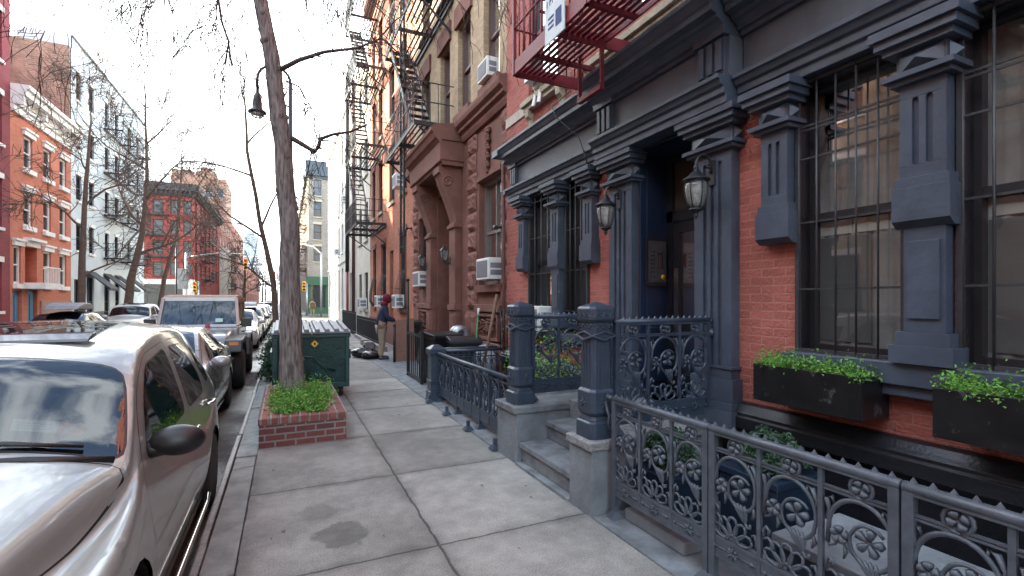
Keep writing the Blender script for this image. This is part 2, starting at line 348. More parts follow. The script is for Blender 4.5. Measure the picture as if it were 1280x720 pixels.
# ------------------------------------------------------------------ ground, road, pavements
def pavement_mat():
    m = bpy.data.materials.new('pavement_flags'); m.use_nodes = True
    nt = m.node_tree; N = nt.nodes; L = nt.links; b = N['Principled BSDF']
    def MATH(op, a, c=None):
        n = N.new('ShaderNodeMath'); n.operation = op
        for i, q in enumerate((a, c)):
            if q is None: continue
            if isinstance(q, (int, float)): n.inputs[i].default_value = q
            else: L.new(q, n.inputs[i])
        return n.outputs[0]
    def NOISE(scale, detail=5, rough=.6):
        n = N.new('ShaderNodeTexNoise'); n.inputs['Scale'].default_value = scale; n.inputs['Detail'].default_value = detail
        n.inputs['Roughness'].default_value = rough; L.new(g.outputs['Position'], n.inputs['Vector']); return n.outputs['Fac']
    def RANGE(v, a, c, d, e):
        n = N.new('ShaderNodeMapRange'); n.interpolation_type = 'SMOOTHSTEP'
        for i, q in zip((1,2,3,4), (a,c,d,e)): n.inputs[i].default_value = q
        L.new(v, n.inputs[0]); return n.outputs[0]
    g = N.new('ShaderNodeNewGeometry'); sp = N.new('ShaderNodeSeparateXYZ'); L.new(g.outputs['Position'], sp.inputs[0])
    wob = MATH('MULTIPLY', MATH('SUBTRACT', NOISE(5), .5), .05)
    x = MATH('ADD', sp.outputs['X'], wob); y = MATH('ADD', sp.outputs['Y'], wob)
    fx = MATH('DIVIDE', MATH('SUBTRACT', x, .94), 1.22); fy = MATH('DIVIDE', MATH('SUBTRACT', y, 3.18), 1.46)
    def near(f, size):
        fr = MATH('FRACT', f); return MATH('MULTIPLY', MATH('MINIMUM', fr, MATH('SUBTRACT', 1, fr)), size)
    jd = MATH('MINIMUM', near(fx, 1.22), near(fy, 1.46))
    joint = RANGE(jd, .003, .012, 0, 1)
    edge = RANGE(jd, .0, .14, .86, 1)
    cb = N.new('ShaderNodeCombineXYZ'); L.new(MATH('FLOOR', fx), cb.inputs[0]); L.new(MATH('FLOOR', fy), cb.inputs[1])
    wn = N.new('ShaderNodeTexWhiteNoise'); wn.noise_dimensions = '2D'; L.new(cb.outputs[0], wn.inputs['Vector'])
    tone = RANGE(wn.outputs['Value'], 0, 1, .74, 1.12)
    big = RANGE(NOISE(1.1, 8, .68), .33, .68, .72, 1.14)
    streak = RANGE(NOISE(7, 6, .7), .3, .72, .86, 1.1)
    speck = RANGE(NOISE(110, 4, .75), .3, .7, .62, 1.36)
    # one dried spill on the second flag
    dx = MATH('SUBTRACT', sp.outputs['X'], .36); dy = MATH('SUBTRACT', sp.outputs['Y'], 3.62)
    r2 = MATH('SQRT', MATH('ADD', MATH('MULTIPLY', dx, dx), MATH('MULTIPLY', MATH('MULTIPLY', dy, dy), 1.5)))
    spill = RANGE(MATH('ADD', r2, MATH('MULTIPLY', MATH('SUBTRACT', NOISE(4, 3), .5), .5)), .17, .24, .55, 1)
    dx2 = MATH('SUBTRACT', sp.outputs['X'], .2); dy2 = MATH('SUBTRACT', sp.outputs['Y'], 4.05)
    r3 = MATH('SQRT', MATH('ADD', MATH('MULTIPLY', dx2, dx2), MATH('MULTIPLY', dy2, dy2)))
    sp2 = RANGE(MATH('ADD', r3, MATH('MULTIPLY', MATH('SUBTRACT', NOISE(5, 3), .5), .4)), .1, .2, .72, 1)
    # grime gathered in patches along joints
    gr = RANGE(MATH('ADD', jd, MATH('MULTIPLY', NOISE(2.3, 5), .5)), .2, .34, .72, 1)
    vo = N.new('ShaderNodeTexVoronoi'); vo.inputs['Scale'].default_value = 26; L.new(g.outputs['Position'], vo.inputs['Vector'])
    gum = RANGE(vo.outputs['Distance'], .1, .16, .8, 1)
    gm = MATH('MAXIMUM', gum, RANGE(NOISE(3.7, 2), .5, .56, 1, 0))
    v = tone
    for q in (big, streak, speck, spill, sp2, gr, edge, gm): v = MATH('MULTIPLY', v, q)
    v = MATH('MULTIPLY', v, MATH('ADD', MATH('MULTIPLY', joint, .62), .38))
    mx = N.new('ShaderNodeMix'); mx.data_type = 'RGBA'; mx.blend_type = 'MULTIPLY'; mx.inputs[0].default_value = 1
    mixc = N.new('ShaderNodeMix'); mixc.data_type = 'RGBA'; L.new(NOISE(.7, 3), mixc.inputs[0])
    mixc.inputs[6].default_value = (.305,.285,.25,1); mixc.inputs[7].default_value = (.28,.268,.24,1)
    L.new(mixc.outputs[2], mx.inputs[6]); L.new(v, mx.inputs[7]); L.new(mx.outputs[2], b.inputs['Base Color'])
    b.inputs['Roughness'].default_value = .8
    h = MATH('ADD', MATH('MULTIPLY', joint, 1.4), MATH('ADD', MATH('MULTIPLY', NOISE(90, 4), .35), MATH('MULTIPLY', NOISE(9, 4), .5)))
    bp = N.new('ShaderNodeBump'); bp.inputs['Strength'].default_value = .6; bp.inputs['Distance'].default_value = .012
    L.new(h, bp.inputs['Height']); L.new(bp.outputs[0], b.inputs['Normal'])
    return m
def asphalt_mat():
    m = mat('asphalt', (.062,.056,.054), .78, 0, .45, 1.6, .7, 55)
    nt = m.node_tree; N = nt.nodes; L = nt.links; b = N['Principled BSDF']
    g = N.new('ShaderNodeNewGeometry')
    n = N.new('ShaderNodeTexNoise'); n.inputs['Scale'].default_value = .55; n.inputs['Detail'].default_value = 5; L.new(g.outputs['Position'], n.inputs['Vector'])
    r = N.new('ShaderNodeMapRange'); r.inputs[1].default_value = .42; r.inputs[2].default_value = .56; r.inputs[3].default_value = .3; r.inputs[4].default_value = .85
    L.new(n.outputs['Fac'], r.inputs[0]); L.new(r.outputs[0], b.inputs['Roughness'])
    return m
PAVE = pavement_mat(); ASPH = asphalt_mat()
def sheet(name, x0, x1, y0, y1, z, m):
    b = MB(); b.add([(x0,y0,z),(x1,y0,z),(x1,y1,z),(x0,y1,z)], [(0,1,2,3)]); o = obj(name, b, m, recalc=False); o['kind'] = 'structure'; return o
def slab(name, x0, x1, y0, y1, z0, z1, m, bev=0):
    b = MB(); b.box(x0,x1,y0,y1,z0,z1); o = obj(name, b, m, bev=bev); o['kind'] = 'structure'; return o
sheet('ground', -1500, 1500, -1500, 1500, -.19, ASPH)
sheet('road', -7.4, -.4, -60, 240, -.155, ASPH)
sheet('cross_street', -120, 120, 51, 60, -.15, ASPH)
slab('pavement', -.275, 3.62, -25, 50, -.3, 0, PAVE)
# cracked stone strip between curb and flags: separate flat stones with open joints
b = MB(); random.seed(5); y = -6.0
while y < 50:
    l = random.uniform(1.2, 2.4) if y < 14 else 3
    if 3.6 < y < 6.2: l = random.uniform(.35, .7)
    z = random.uniform(-.008, .004); sk = random.uniform(-.06, .06)
    x0, x1 = -.475, -.279 + random.uniform(-.005, .003); y1 = y + l - .007
    b.add([(x0,y,-.2),(x1,y+sk,-.2),(x1,y1+sk,-.2),(x0,y1,-.2),(x0,y,z),(x1,y+sk,z+.004),(x1,y1+sk,z),(x0,y1,z-.004)],
          [(0,3,2,1),(4,5,6,7),(0,1,5,4),(1,2,6,5),(2,3,7,6),(3,0,4,7)])
    y += l
KSTONE = mat('curb_strip_stone', (.225,.232,.215), .85, 0, .35, 5, .6, 40)
o = obj('curb_stones', b, KSTONE, bev=.008); o['kind'] = 'structure'
b = MB(); y = -8.0
while y < 50:
    l = 2.95; dx = random.uniform(-.008,.008)
    b.box(-.535+dx, -.482+dx, y, y+l, -.3, .0+random.uniform(-.006,.006)); y += l + .02
o = obj('curb', b, CURBST, bev=.012); o['kind'] = 'structure'
slab('far_pavement', -10.6, -7.45, -60, 50, -.3, 0, PAVE)
slab('far_curb', -7.45, -7.33, -60, 50, -.3, .004, CURBST)
slab('pavement', -.5, 6, 61, 240, -.3, 0, PAVE)
slab('far_pavement', -14, -7.4, 61, 240, -.3, 0, PAVE)
b = MB()
for i in range(9): b.box(-7+i*.75, -6.6+i*.75, 48.2, 50.8, -.2, -.146)
o = obj('crosswalk', b, WHITE); o['kind'] = 'structure'
# bluestone strip behind the railing and the paving of the front areas
slab('area_paving', 2.1, 3.62, -8, 3.08, -.3, .012, BLUEST2)
slab('area_paving', 2.1, 3.62, 4.9, 15, -.3, .012, BLUEST2)
# litter: dry leaves in the gutter and round the planter
b = MB(); random.seed(3)
for i in range(175):
    if i < 140: x = -.56 - abs(random.gauss(0, .18)); y = random.uniform(2.5, 14); z = -.148
    else: x = random.uniform(-.2, 2.0); y = random.uniform(2.4, 9); z = .004
    a = random.uniform(0, 6.3); s = random.uniform(.007, .026); c, q = math.cos(a)*s, math.sin(a)*s
    b.add([(x-c,y-q,z+.002),(x+q*.6,y-c*.6,z+random.uniform(.002,.012)),(x+c,y+q,z+.003),(x-q*.6,y+c*.6,z+.006)], [(0,1,2,3)])
o = obj('fallen_leaves', b, mat('dry_leaves', (.20,.13,.07), .8, 0, .5, 60), recalc=False); tag(o, 'scattered dry brown leaves lying in the gutter and on the flags', 'leaves', kind='stuff')
# ------------------------------------------------------------------ the red townhouse with slate-blue trim (nearest, right)
FX = 3.5
fac = Fac('-x', FX)
H = thing('brick_townhouse', 'red painted brick townhouse with slate blue cornice, pilasters and barred windows behind the iron railing', 'house', (FX, 3.0, 0))
YR = -6.0          # the house runs on to the right, past the frame
YL = 7.75
wins = [(1.705,2.415,1.27,3.262), (.73,1.445,1.27,3.262), (-.6,.15,1.27,3.262), (6.015,6.855,1.2,3.262), (5.205,5.765,1.2,3.262)]
door = (3.37,4.22,.6,3.3)
up = [(6.0,6.9,4.75,6.9),(3.6,4.5,4.75,6.9),(1.2,2.1,4.75,6.9),(6.0,6.9,8.1,10.2),(3.6,4.5,8.1,10.2),(1.2,2.1,8.1,10.2)] + [(p,p+.9,z,z+2) for p in (6.0,3.6,1.2,-1.4,-3.8) for z in (11.4,14.7)]
b = MB(); fac.wall(b, YR, YL, .55, 19, [(*w,.22) for w in wins] + [(*door,.44)] + [(*u,.18) for u in up])
obj('wall', b, RED, H, recalc=False)
b = MB()
for (p,q) in ((YR,3.1),(4.72,YL)):
    fac.box(b, -.02, .5, p, q, -.2, .6)
obj('basement_wall', b, TRIMK, H)
# water table: rounded moulding over a fascia
prof = [(FX-.02,.60),(FX-.13,.60),(FX-.13,.69),(FX-.115,.70),(FX-.115,.725),(FX-.09,.75),(FX-.06,.79),(FX-.03,.795),(FX-.003,.80),(FX+.05,.80),(FX+.05,.60)]
b = MB(); b.prism(prof,'y',YR,2.895); b.prism(prof,'y',4.705,YL); obj('water_table', b, TRIMK, H, bev=.004)
# --- entablature: architrave, frieze, cornice; it breaks forward over the door
def entab(mbA, mbF, mbC, y0, y1, dx, e0=0, e1=0):
    x = FX - dx
    A = [(x-.02,3.27),(x-.10,3.27),(x-.10,3.335),(x-.125,3.345),(x-.125,3.40),(x-.15,3.41),(x-.17,3.45),(x-.19,3.455),(x-.19,3.49),(x-.04,3.50),(FX+.02,3.50),(FX+.02,3.27)]
    F = [(x-.05,3.502),(x-.05,3.83),(FX+.02,3.83),(FX+.02,3.502)]
    K = [(x-.06,3.832),(x-.09,3.832),(x-.09,3.87),(x-.125,3.875),(x-.125,3.905),(x-.16,3.93),(x-.20,3.945),(x-.20,3.97),(x-.27,3.985),(x-.27,4.04),(x-.285,4.05),(x-.31,4.10),(x-.33,4.115),(x-.33,4.15),(x-.06,4.20),(FX+.02,4.21),(FX+.02,3.832)]
    mbA.prism(A,'y',y0-e0*.12,y1+e1*.12); mbF.prism(F,'y',y0,y1); mbC.prism(K,'y',y0-e0*.2,y1+e1*.2)
A_, F_, K_ = MB(), MB(), MB()
entab(A_,F_,K_, YR, 2.86, 0)
entab(A_,F_,K_, 2.872, 4.74, .14, 1e-6, 1e-6)
entab(A_,F_,K_, 4.752, 7.40, 0, 0, 0)
# returns at the free end (left)
A_.box(FX-.19,FX,7.402,7.50,3.41,3.49); A_.box(FX-.125,FX,7.402,7.45,3.27,3.405)
K_.box(FX-.33,FX,7.402,7.64,4.04,4.15); K_.box(FX-.20,FX,7.402,7.52,3.93,4.035); K_.box(FX-.12,FX,7.402,7.45,3.835,3.925)
obj('architrave', A_, TRIM, H, bev=.004); obj('frieze', F_, FRIEZE, H); obj('cornice', K_, TRIM, H, bev=.004)
# cornice rakes (parapet strip with triglyph end blocks)
def fluteblock(y0, y1, dx, z0=3.502, z1=3.83):
    b = MB(); x = FX - dx - .05
    w = (y1-y0)
    b.box(x-.035,x-.001,y0,y1,z0,z1)
    for i in range(3):
        c = y0 + w*(i+.5)/3
        b.box(x-.06,x-.036,c-w*.10,c+w*.10,z0+.05,z1-.02)
    b.box(x-.075,x-.001,y0-.03,y1+.03,z1+.001,z1+.05)
    return b
for (p,q,d) in ((2.90,3.18,.14),(4.42,4.70,.14),(7.18,7.38,0),(-.2,.05,0)):
    obj('frieze_block', fluteblock(p,q,d), TRIM, H, bev=.003)

def capital(b, y0, y1, x, z, hgt=.34, w=1.):
    """stepped capital with a diamond boss, top at z"""
    b.box(x-.13,FX+.02,y0-.10,y1+.10,z-.055,z)
    b.box(x-.105,FX+.02,y0-.08,y1+.08,z-.105,z-.057)
    b.box(x-.07,FX+.02,y0-.05,y1+.05,z-.145,z-.107)
    zc0, zc1 = z-.27, z-.147
    b.box(x-.012,FX+.02,y0,y1,zc0,zc1)
    ym = (y0+y1)/2; zm = (zc0+zc1)/2
    b.add([(x-.014,y0+.015,zc0+.01),(x-.014,y1-.015,zc0+.01),(x-.014,y1-.015,zc1-.01),(x-.014,y0+.015,zc1-.01),(x-.075,ym,zm)],[(0,1,4),(1,2,4),(2,3,4),(3,0,4)])
    xm = (x+FX)/2
    b.add([(x+.01,y0-.002,zc0+.01),(FX-.01,y0-.002,zc0+.01),(FX-.01,y0-.002,zc1-.01),(x+.01,y0-.002,zc1-.01),(xm,y0-.05,zm)],[(0,1,4),(1,2,4),(2,3,4),(3,0,4)])
    b.box(x-.075,FX+.02,y0-.055,y1+.055,z-.305,z-.272)
    b.box(x-.04,FX+.02,y0-.03,y1+.03,z-.335,z-.307)
def shaft(b, y0, y1, x, z0, z1, n, side=True):
    """fluted shaft: recessed grooves with round ends between raised fillets"""
    b.box(x+.022,FX+.02,y0,y1,z0,z1)
    w = y1-y0; m = w*.2; g = (w-2*m)/n if n else 0
    zt, zb = z1-.08, z0+.07
    edges = [y0] ; 
    for i in range(n):
        c = y0+m+g*(i+.5); edges += [c-g*.26, c+g*.26]
    edges.append(y1)
    for i in range(0,len(edges),2): b.box(x,x+.021,edges[i],edges[i+1],zb,zt)
    b.box(x,x+.021,y0,y1,zt+.001,z1); b.box(x,x+.021,y0,y1,z0,zb-.001)
    for i in range(n):                 # rounded groove heads
        c = y0+m+g*(i+.5); h = g*.26
        for zz, sgn in ((zt,1),(zb,-1)):
            pts = [(c-h,zz),(c-h,zz-sgn*h)]+[(c-h*math.cos(PI*k/6),zz-sgn*h+sgn*h*math.sin(PI*k/6)) for k in range(1,4)]+[(c,zz)]
            b.prism(pts,'x',x+.001,x+.0205)
            pts = [(c+h,zz),(c+h,zz-sgn*h)]+[(c+h*math.cos(PI*k/6),zz-sgn*h+sgn*h*math.sin(PI*k/6)) for k in range(1,4)]+[(c,zz)]
            b.prism(pts,'x',x+.001,x+.0205)
# door pilasters (full height, on plinths)
for (p,q) in ((2.92,3.368),(4.222,4.67)):
    b = MB(); x = FX-.10
    capital(b,p,q,x,3.27); shaft(b,p+.02,q-.02,x,.98,2.934,3)
    b.box(x-.012,FX+.02,p,q,1.06,1.085)
    b.box(x-.02,FX+.02,p-.01,q+.01,.78,.978)
    b.box(x-.05,FX+.02,p-.03,q+.03,.72,.778); b.box(x-.08,FX+.02,p-.05,q+.05,.59,.718)
    obj('door_pilaster', b, TRIM, H, bev=.005)
# window pilasters and hanging half pilasters
def half(p,q,zb,x=FX-.11):
    b = MB(); capital(b,p,q,x,3.27); shaft(b,p+.01,q-.01,x,zb+.30,2.934,2)
    b.box(x-.015,FX+.02,p-.01,q+.01,zb+.24,zb+.298); b.box(x-.03,FX+.02,p-.02,q+.02,zb+.04,zb+.238)
    b.prism([(x-.03,zb+.04),(FX,zb+.04),(FX,zb),(x+.02,zb)],'y',p-.02,q+.02)
    return b
obj('bracket_pilaster', half(2.42,2.66,2.08), TRIM, H, bev=.004)
obj('bracket_pilaster', half(4.98,5.20,2.1), TRIM, H, bev=.004)
obj('bracket_pilaster', half(6.86,7.08,2.1), TRIM, H, bev=.004)
def mid(p,q,x=FX-.12):
    b = half(p,q,2.08,x)
    b.box(x+.02,FX+.02,p+.02,q-.02,1.46,2.079)
    b.box(x+.004,x+.019,p+.045,q-.045,1.54,2.0)
    b.box(x-.01,FX+.02,p-.01,q+.01,1.38,1.459); b.box(x-.035,FX+.02,p-.035,q+.035,1.27,1.379)
    return b
obj('window_pilaster', mid(1.45,1.70), TRIM, H, bev=.004)
obj('window_pilaster', mid(5.77,6.01), TRIM, H, bev=.004)
obj('window_pilaster', mid(.2,.6), TRIM, H, bev=.004)
# sills
b = MB(); b.box(FX-.12,FX+.02,YR,2.47,1.13,1.268); b.box(FX-.09,FX+.02,YR,2.44,1.06,1.128)
obj('window_sill', b, TRIM, H, bev=.006)
b = MB(); b.box(FX-.10,FX+.02,5.10,6.95,1.09,1.198); obj('window_sill', b, TRIM, H, bev=.006)
# windows with security grilles
GRILLE = mat('dark_grey_painted_bars', (.042,.042,.046), .42, 0, .25, 12)
def grille(parent, p, q, z0, z1, rows, n, x=FX-.015):
    g = MB()
    for z in rows: g.box(x-.006,x+.006,p+.022,q-.022,z-.007,z+.007)
    for i in range(n+1):
        y = p+.02+(q-p-.04)*i/n; g.cyl((x-.012,y,z0),(x-.012,y,z1),.0075,n=6)
    for y in (p+.008,q-.008): g.box(x-.02,x+.012,y-.014,y+.014,z0,z1)
    for z in (z0+.012,z1-.012): g.box(x-.018,x+.01,p+.022,q-.022,z-.012,z+.012)
    return obj('security_grille', g, GRILLE, parent)
for (p,q,z0,z1) in wins:
    near = p < 3
    w = sash(fac, H, p, q, z0, z1, BLACK, GLASS, d=.13, t=.055, rail=True)
    if near: grille(w,p,q,z0,z1,[z0+.46,z0+.95,z0+1.42,2.90,2.93],5)
    else: grille(w,p,q,z0,z1,[z0+.3,z0+.85,z0+1.4,z0+1.95],4)
    ln = MB()
    for a_, s_ in ((p,1),(q,-1)): ln.box(FX-.006,FX+.10,a_-s_*.014,a_+s_*.018,z0+.001,z1+.004)
    ln.box(FX-.006,FX+.10,p+.018,q-.018,z1-.03,z1+.006); obj('lining', ln, TRIMK, w)
    c = MB()                                   # curtain: a folded sheet behind the glass
    k = 26; vs = []
    for i in range(k+1):
        y = p+.05+(q-p-.1)*i/k; d = .178+.009*math.sin(i*1.9)+.005*math.sin(i*.7)
        vs += [fac.P(d,y,z0+.05), fac.P(d,y,z1-.05)]
    c.add(vs,[(2*i,2*i+2,2*i+3,2*i+1) for i in range(k)],True); obj('curtain', c, CURT, w, recalc=False)
    if near:
        t = MB(); zq = z0+.86; fac.box(t,.168,.172,p+.06,q-.06,zq,zq+.1); obj('valance', t, BLINDW, w)
        t = MB(); fac.box(t,.165,.17,p+.3,q-.06,z0+.08,zq-.02); obj('blind', t, mat('grey_roller_blind',(.16,.165,.165),.8,0,.1), w)
for (p,q,z0,z1) in up:
    sash(fac, H, p, q, z0, z1, BLACK, DGLASS, d=.1)
# doorway: panelled reveals, glazed door with transom
b = MB()
X1 = FX+.41
for y, s in ((3.372,1),(4.218,-1)):
    b.box(FX-.02,X1,y,y+s*.02,.6,3.28)
    b.box(FX+.06,X1-.06,y+s*.021,y+s*.034,.75,1.35); b.box(FX+.06,X1-.06,y+s*.021,y+s*.034,1.45,3.1)
b.box(FX-.05,X1,3.395,4.195,3.24,3.26)
obj('door_reveal', b, TRIMD, H, bev=.004)
b = MB(); b.box(FX+.34,FX+.42,3.395,4.195,2.50,2.62)
for y in (3.395,4.10): b.box(FX+.34,FX+.42,y,y+.095,.6,3.235)
b.box(FX+.34,FX+.42,3.49,4.10,3.15,3.235); fr = obj('door_frame', b, TRIMK, H)
b = MB(); b.add([(FX+.38,3.49,2.62),(FX+.38,4.1,2.62),(FX+.38,4.1,3.15),(FX+.38,3.49,3.15)],[(0,1,2,3)]); obj('transom_light', b, mat('amber_transom_glass',(.05,.043,.032),.25,0,.1,3,spec=.6), fr, recalc=False)
b = MB()
for (p,q,z0,z1) in ((3.49,3.59,.6,2.5),(4.0,4.1,.6,2.5),(3.592,3.998,.6,.85),(3.592,3.998,2.38,2.5),(3.592,3.998,1.32,1.4)): b.box(FX+.355,FX+.405,p,q,z0,z1)
dr = obj('front_door', b, TRIMK, H)
b = MB(); b.add([(FX+.38,3.59,.85),(FX+.38,4.0,.85),(FX+.38,4.0,2.38),(FX+.38,3.59,2.38)],[(0,1,2,3)]); obj('door_pane', b, DGLASS, dr, recalc=False)
b = MB(); b.box(FX+.345,FX+.354,4.02,4.08,1.3,2.0); obj('kick_plate', b, ALU, dr)
b = MB(); b.cyl((FX+.31,3.55,1.25),(FX+.355,3.55,1.25),.01); b.cyl((FX+.315,3.55,1.1),(FX+.315,3.55,1.42),.011); obj('door_handle', b, STEEL, dr)
# entry panel on the left reveal
t = thing('intercom_panel', 'steel door entry intercom panel in a black frame inside the dark doorway', 'intercom', (FX+.17,4.16,2.05))
b = MB(); b.box(FX+.03,FX+.32,4.155,4.184,1.80,2.33); obj('frame', b, TRIMK, t)
b = MB(); b.box(FX+.055,FX+.295,4.146,4.154,1.84,2.29); obj('face_plate', b, STEELD, t)
b = MB(); b.box(FX+.18,FX+.24,4.138,4.145,2.0,2.17); obj('screen', b, DGLASS, t)
b = MB()
for i in range(7):
    for j in range(2): b.box(FX+.08+j*.035,FX+.10+j*.035,4.140,4.145,1.90+i*.045,1.912+i*.045)
obj('call_buttons', b, PLASTIC, t)
b = MB(); b.lathe([(.028,0),(.028,.004),(.02,.005)],(0,0,0),14,'y'); o = obj('round_sticker', b, YELLOW, t, local=True); o.location = (.08,-.02,-.15)
# stone sill course under the first floor windows (cream, fluted) and left bracketed sill
b = MB(); b.box(FX-.13,FX+.02,2.5,5.2,4.52,4.60); b.box(FX-.09,FX+.02,2.55,5.15,4.47,4.518); b.box(FX-.06,FX+.02,2.6,5.1,4.215,4.468)
for i in range(26):
    if i % 6 in (0,1,2): b.box(FX-.085,FX-.061,2.66+i*.095,2.70+i*.095,4.25,4.44)
b.lathe([(.0,-.17),(.05,-.165),(.06,-.1),(.05,-.03),(0,0)],(FX-.0,2.64,4.56),12,'x')
obj('stone_sill', b, CREAMS, H, bev=.006)
b = MB(); b.box(FX-.14,FX+.02,5.65,6.95,4.67,4.75); b.box(FX-.10,FX+.02,5.7,6.9,4.60,4.668)
for y in (5.78,6.72): b.prism([(FX-.11,4.599),(FX,4.599),(FX,4.36),(FX-.03,4.36),(FX-.05,4.45),(FX-.10,4.5)],'y',y,y+.11)
obj('stone_sill', b, CREAMS, H, bev=.006)
b = MB(); b.box(FX-.02,FX+.01,6.95,YL,4.62,4.78); obj('string_course', b, mat('pale_stone_band',(.5,.43,.36),.8,0,.2), H)
b = MB()
for p,q in ((5.9,7.0),(3.5,4.6),(1.1,2.2)):
    b = MB(); b.box(FX-.06,FX+.02,p,q,6.9,7.1); obj('lintel', b, CREAMS, H, bev=.006); b = MB(); b.box(FX-.08,FX+.02,p,q,8.0,8.1); obj('stone_sill', b, CREAMS, H, bev=.006)

# --- wall lanterns
def lantern(label, y, z):
    """a hanging coach lantern: back plate, scroll arm, roof, tapered glass body with ribs, finial"""
    x = FX-.10
    t = thing('wall_lantern', label, 'lantern', (x,y,z), 'lanterns beside the front door')
    b = MB(); b.box(-.018,0,-.035,.035,-.10,.12); obj('back_plate', b, BLACK, t, .004, local=True)
    b = MB(); pts = [(-.015,0,0)]
    for i in range(13):
        a = PI*.9 - i*PI*1.25/12; pts.append((-.10+math.cos(a)*-.085, 0, .07+math.sin(a)*.085))
    b.tube(pts,.011,6)
    b.tube([(-.015,0,.05)]+[(-.04-.03*math.cos(k*.6),0,.05+.03*math.sin(k*.6)) for k in range(9)],.008,5)
    obj('scroll_arm', b, BLACK, t, local=True)
    cx = -.19; b = MB()
    b.lathe([(.0,.0),(.018,-.005),(.02,-.03),(.012,-.045),(.03,-.06),(.05,-.075),(.075,-.10),(.112,-.125),(.118,-.135),(.10,-.14),(.0,-.14)],(cx,0,.06),16); obj('lantern_roof', b, BLACK, t, local=True)
    b = MB(); b.lathe([(.0,-.141),(.088,-.141),(.094,-.19),(.09,-.25),(.07,-.33),(.05,-.375),(0,-.376)],(cx,0,.06),16); obj('glass_body', b, LAMPGL, t, local=True)
    b = MB()
    for k in range(6):
        a = k*PI/3+.3; b.tube([(cx+math.cos(a)*r,math.sin(a)*r,.06+h) for r,h in ((.09,-.141),(.097,-.19),(.093,-.25),(.073,-.33),(.053,-.377))],.005,5)
    b.lathe([(.0,-.377),(.06,-.377),(.062,-.39),(.03,-.405),(.012,-.42),(.02,-.435),(.012,-.455),(0,-.47)],(cx,0,.06),12)
    b.lathe([(0,-.138),(.1,-.138),(.1,-.15),(.085,-.151)],(cx,0,.06),16)
    obj('cage', b, BLACK, t, local=True)
    b = MB(); b.cyl((cx,0,-.30),(cx,0,-.2),.018); b.ball((cx,0,-.16),.028,.028,.04); obj('bulb', b, WHITE, t, local=True)
lantern('black coach lantern on the door pilaster beside the barred window and red brick', 3.14, 2.755)
lantern('black coach lantern on the door pilaster farther from the window boxes', 4.45, 2.77)

# --- oxblood fire escape
t = thing('fire_escape', 'oxblood red iron fire escape hanging over the blue cornice, white notice tied on', 'fire escape', (FX,4.2,4.31))
xo, xi, zf, y0, y1 = 2.46, 3.42, 4.31, 1.9, 5.23
b = MB()
b.box(xo-.012,xo+.012,y0,y1,zf,zf+.16); b.box(xi-.02,xi+.004,4.2,y1,zf+.02,zf+.10); b.box(3.02,3.04,y0,4.2,zf+.02,zf+.10)
for y in (y1,4.25,3.1,y0): b.box(xo+.013,(xi if y > 4.2 else 3.04)-.021,y-.012,y+.012,zf-.01,zf+.13)
for y in (4.75,3.7,2.5): b.box(xo+.013,(xi if y > 4.2 else 3.04)-.021,y-.02,y+.02,zf+.0,zf+.05)
obj('platform_frame', b, REDIRON, t)
b = MB(); n = 14
for i in range(n):
    x = xo+.05+(xi-xo-.1)*i/(n-1)
    if i < 8: b.box(x-.02,x+.02,3.12,y1-.02,zf+.052,zf+.062)
    if x < 3.02: b.box(x-.02,x+.02,y0,3.1,zf+.052,zf+.062)
    if i >= 8 and x < 3.1: b.box(x-.02,x+.02,3.12,4.2,zf+.052,zf+.062)
obj('platform_slats', b, REDIRON, t)
b = MB()
for z in (zf+.55,zf+1.0): b.tube([(xi,y1,z),(xo,y1,z),(xo,y0,z)],.014,6)
for i in range(9): x = xo+(xi-xo)*i/8; b.cyl((x,y1,zf+.1),(x,y1,zf+1.0),.009,n=5)
for i in range(24): y = y0+(y1-y0)*i/24; b.cyl((xo,y,zf+.1),(xo,y,zf+1.0),.009,n=5)
for y in (y1,3.7): b.box(xo-.02,xo+.02,y-.02,y+.02,zf,zf+1.05)
obj('railing', b, REDIRON, t)
b = MB(); xl = 2.98                                   # hanging drop ladder
for y in (4.62,4.20): b.box(xl-.02,xl+.02,y-.014,y+.014,zf-.45,zf+2.3)
b.box(xl-.03,xl+.03,4.19,4.63,zf-.47,zf-.42)
for i in range(8): b.cyl((xl,4.2,zf+.0+i*.3),(xl,4.62,zf+.0+i*.3),.01,n=6)
b.tube([(xo+.05,4.7,zf+.5),(xl,4.62,zf+.42),(xi,4.3,zf+.55)],.018,6); b.tube([(xo+.05,4.75,zf+.15),(xl,4.4,zf+.35),(xi,4.1,zf+.6)],.014,6)
obj('drop_ladder', b, REDIRON, t)
b = MB()
for y in (y1-.05,3.6,2.1): b.bar((xi+.07,y,zf-.55),(xo+.35,y,zf-.01),.035); b.box(xi-.02,FX+.03,y-.03,y+.03,zf-.6,zf-.5)
for y in (3.4,2.1): b = MB(); b.bar((xi+.06,y,zf+1.2),(xo+.02,y,zf+.06),.03); obj('brace', b, REDIRON, t)
b = MB()                                              # stair up to the next balcony
for x in (2.6,3.1): b.bar((x,2.1,zf+.05),(x,4.1,zf+2.9),.02,.14)
for i in range(10): f = (i+.5)/10; b.box(2.61,3.09,2.1+2*f-.1,2.1+2*f+.1,zf+.05+2.85*f-.006,zf+.05+2.85*f+.006)
obj('stair', b, REDIRON, t)
t = thing('notice_board', 'white printed notice tied to the outside of the red fire escape railing', 'sign', (xo-.03,4.2,zf+.4))
M = Matrix.Rotation(R(-14),4,'X')
b = MB(); b.box(-.012,0,-.18,.20,-.46,.34); o = obj('board', b, mat('pale_sign_board',(.6,.66,.68),.6,0,.12,5), t, local=True)
b = MB(); random.seed(12)
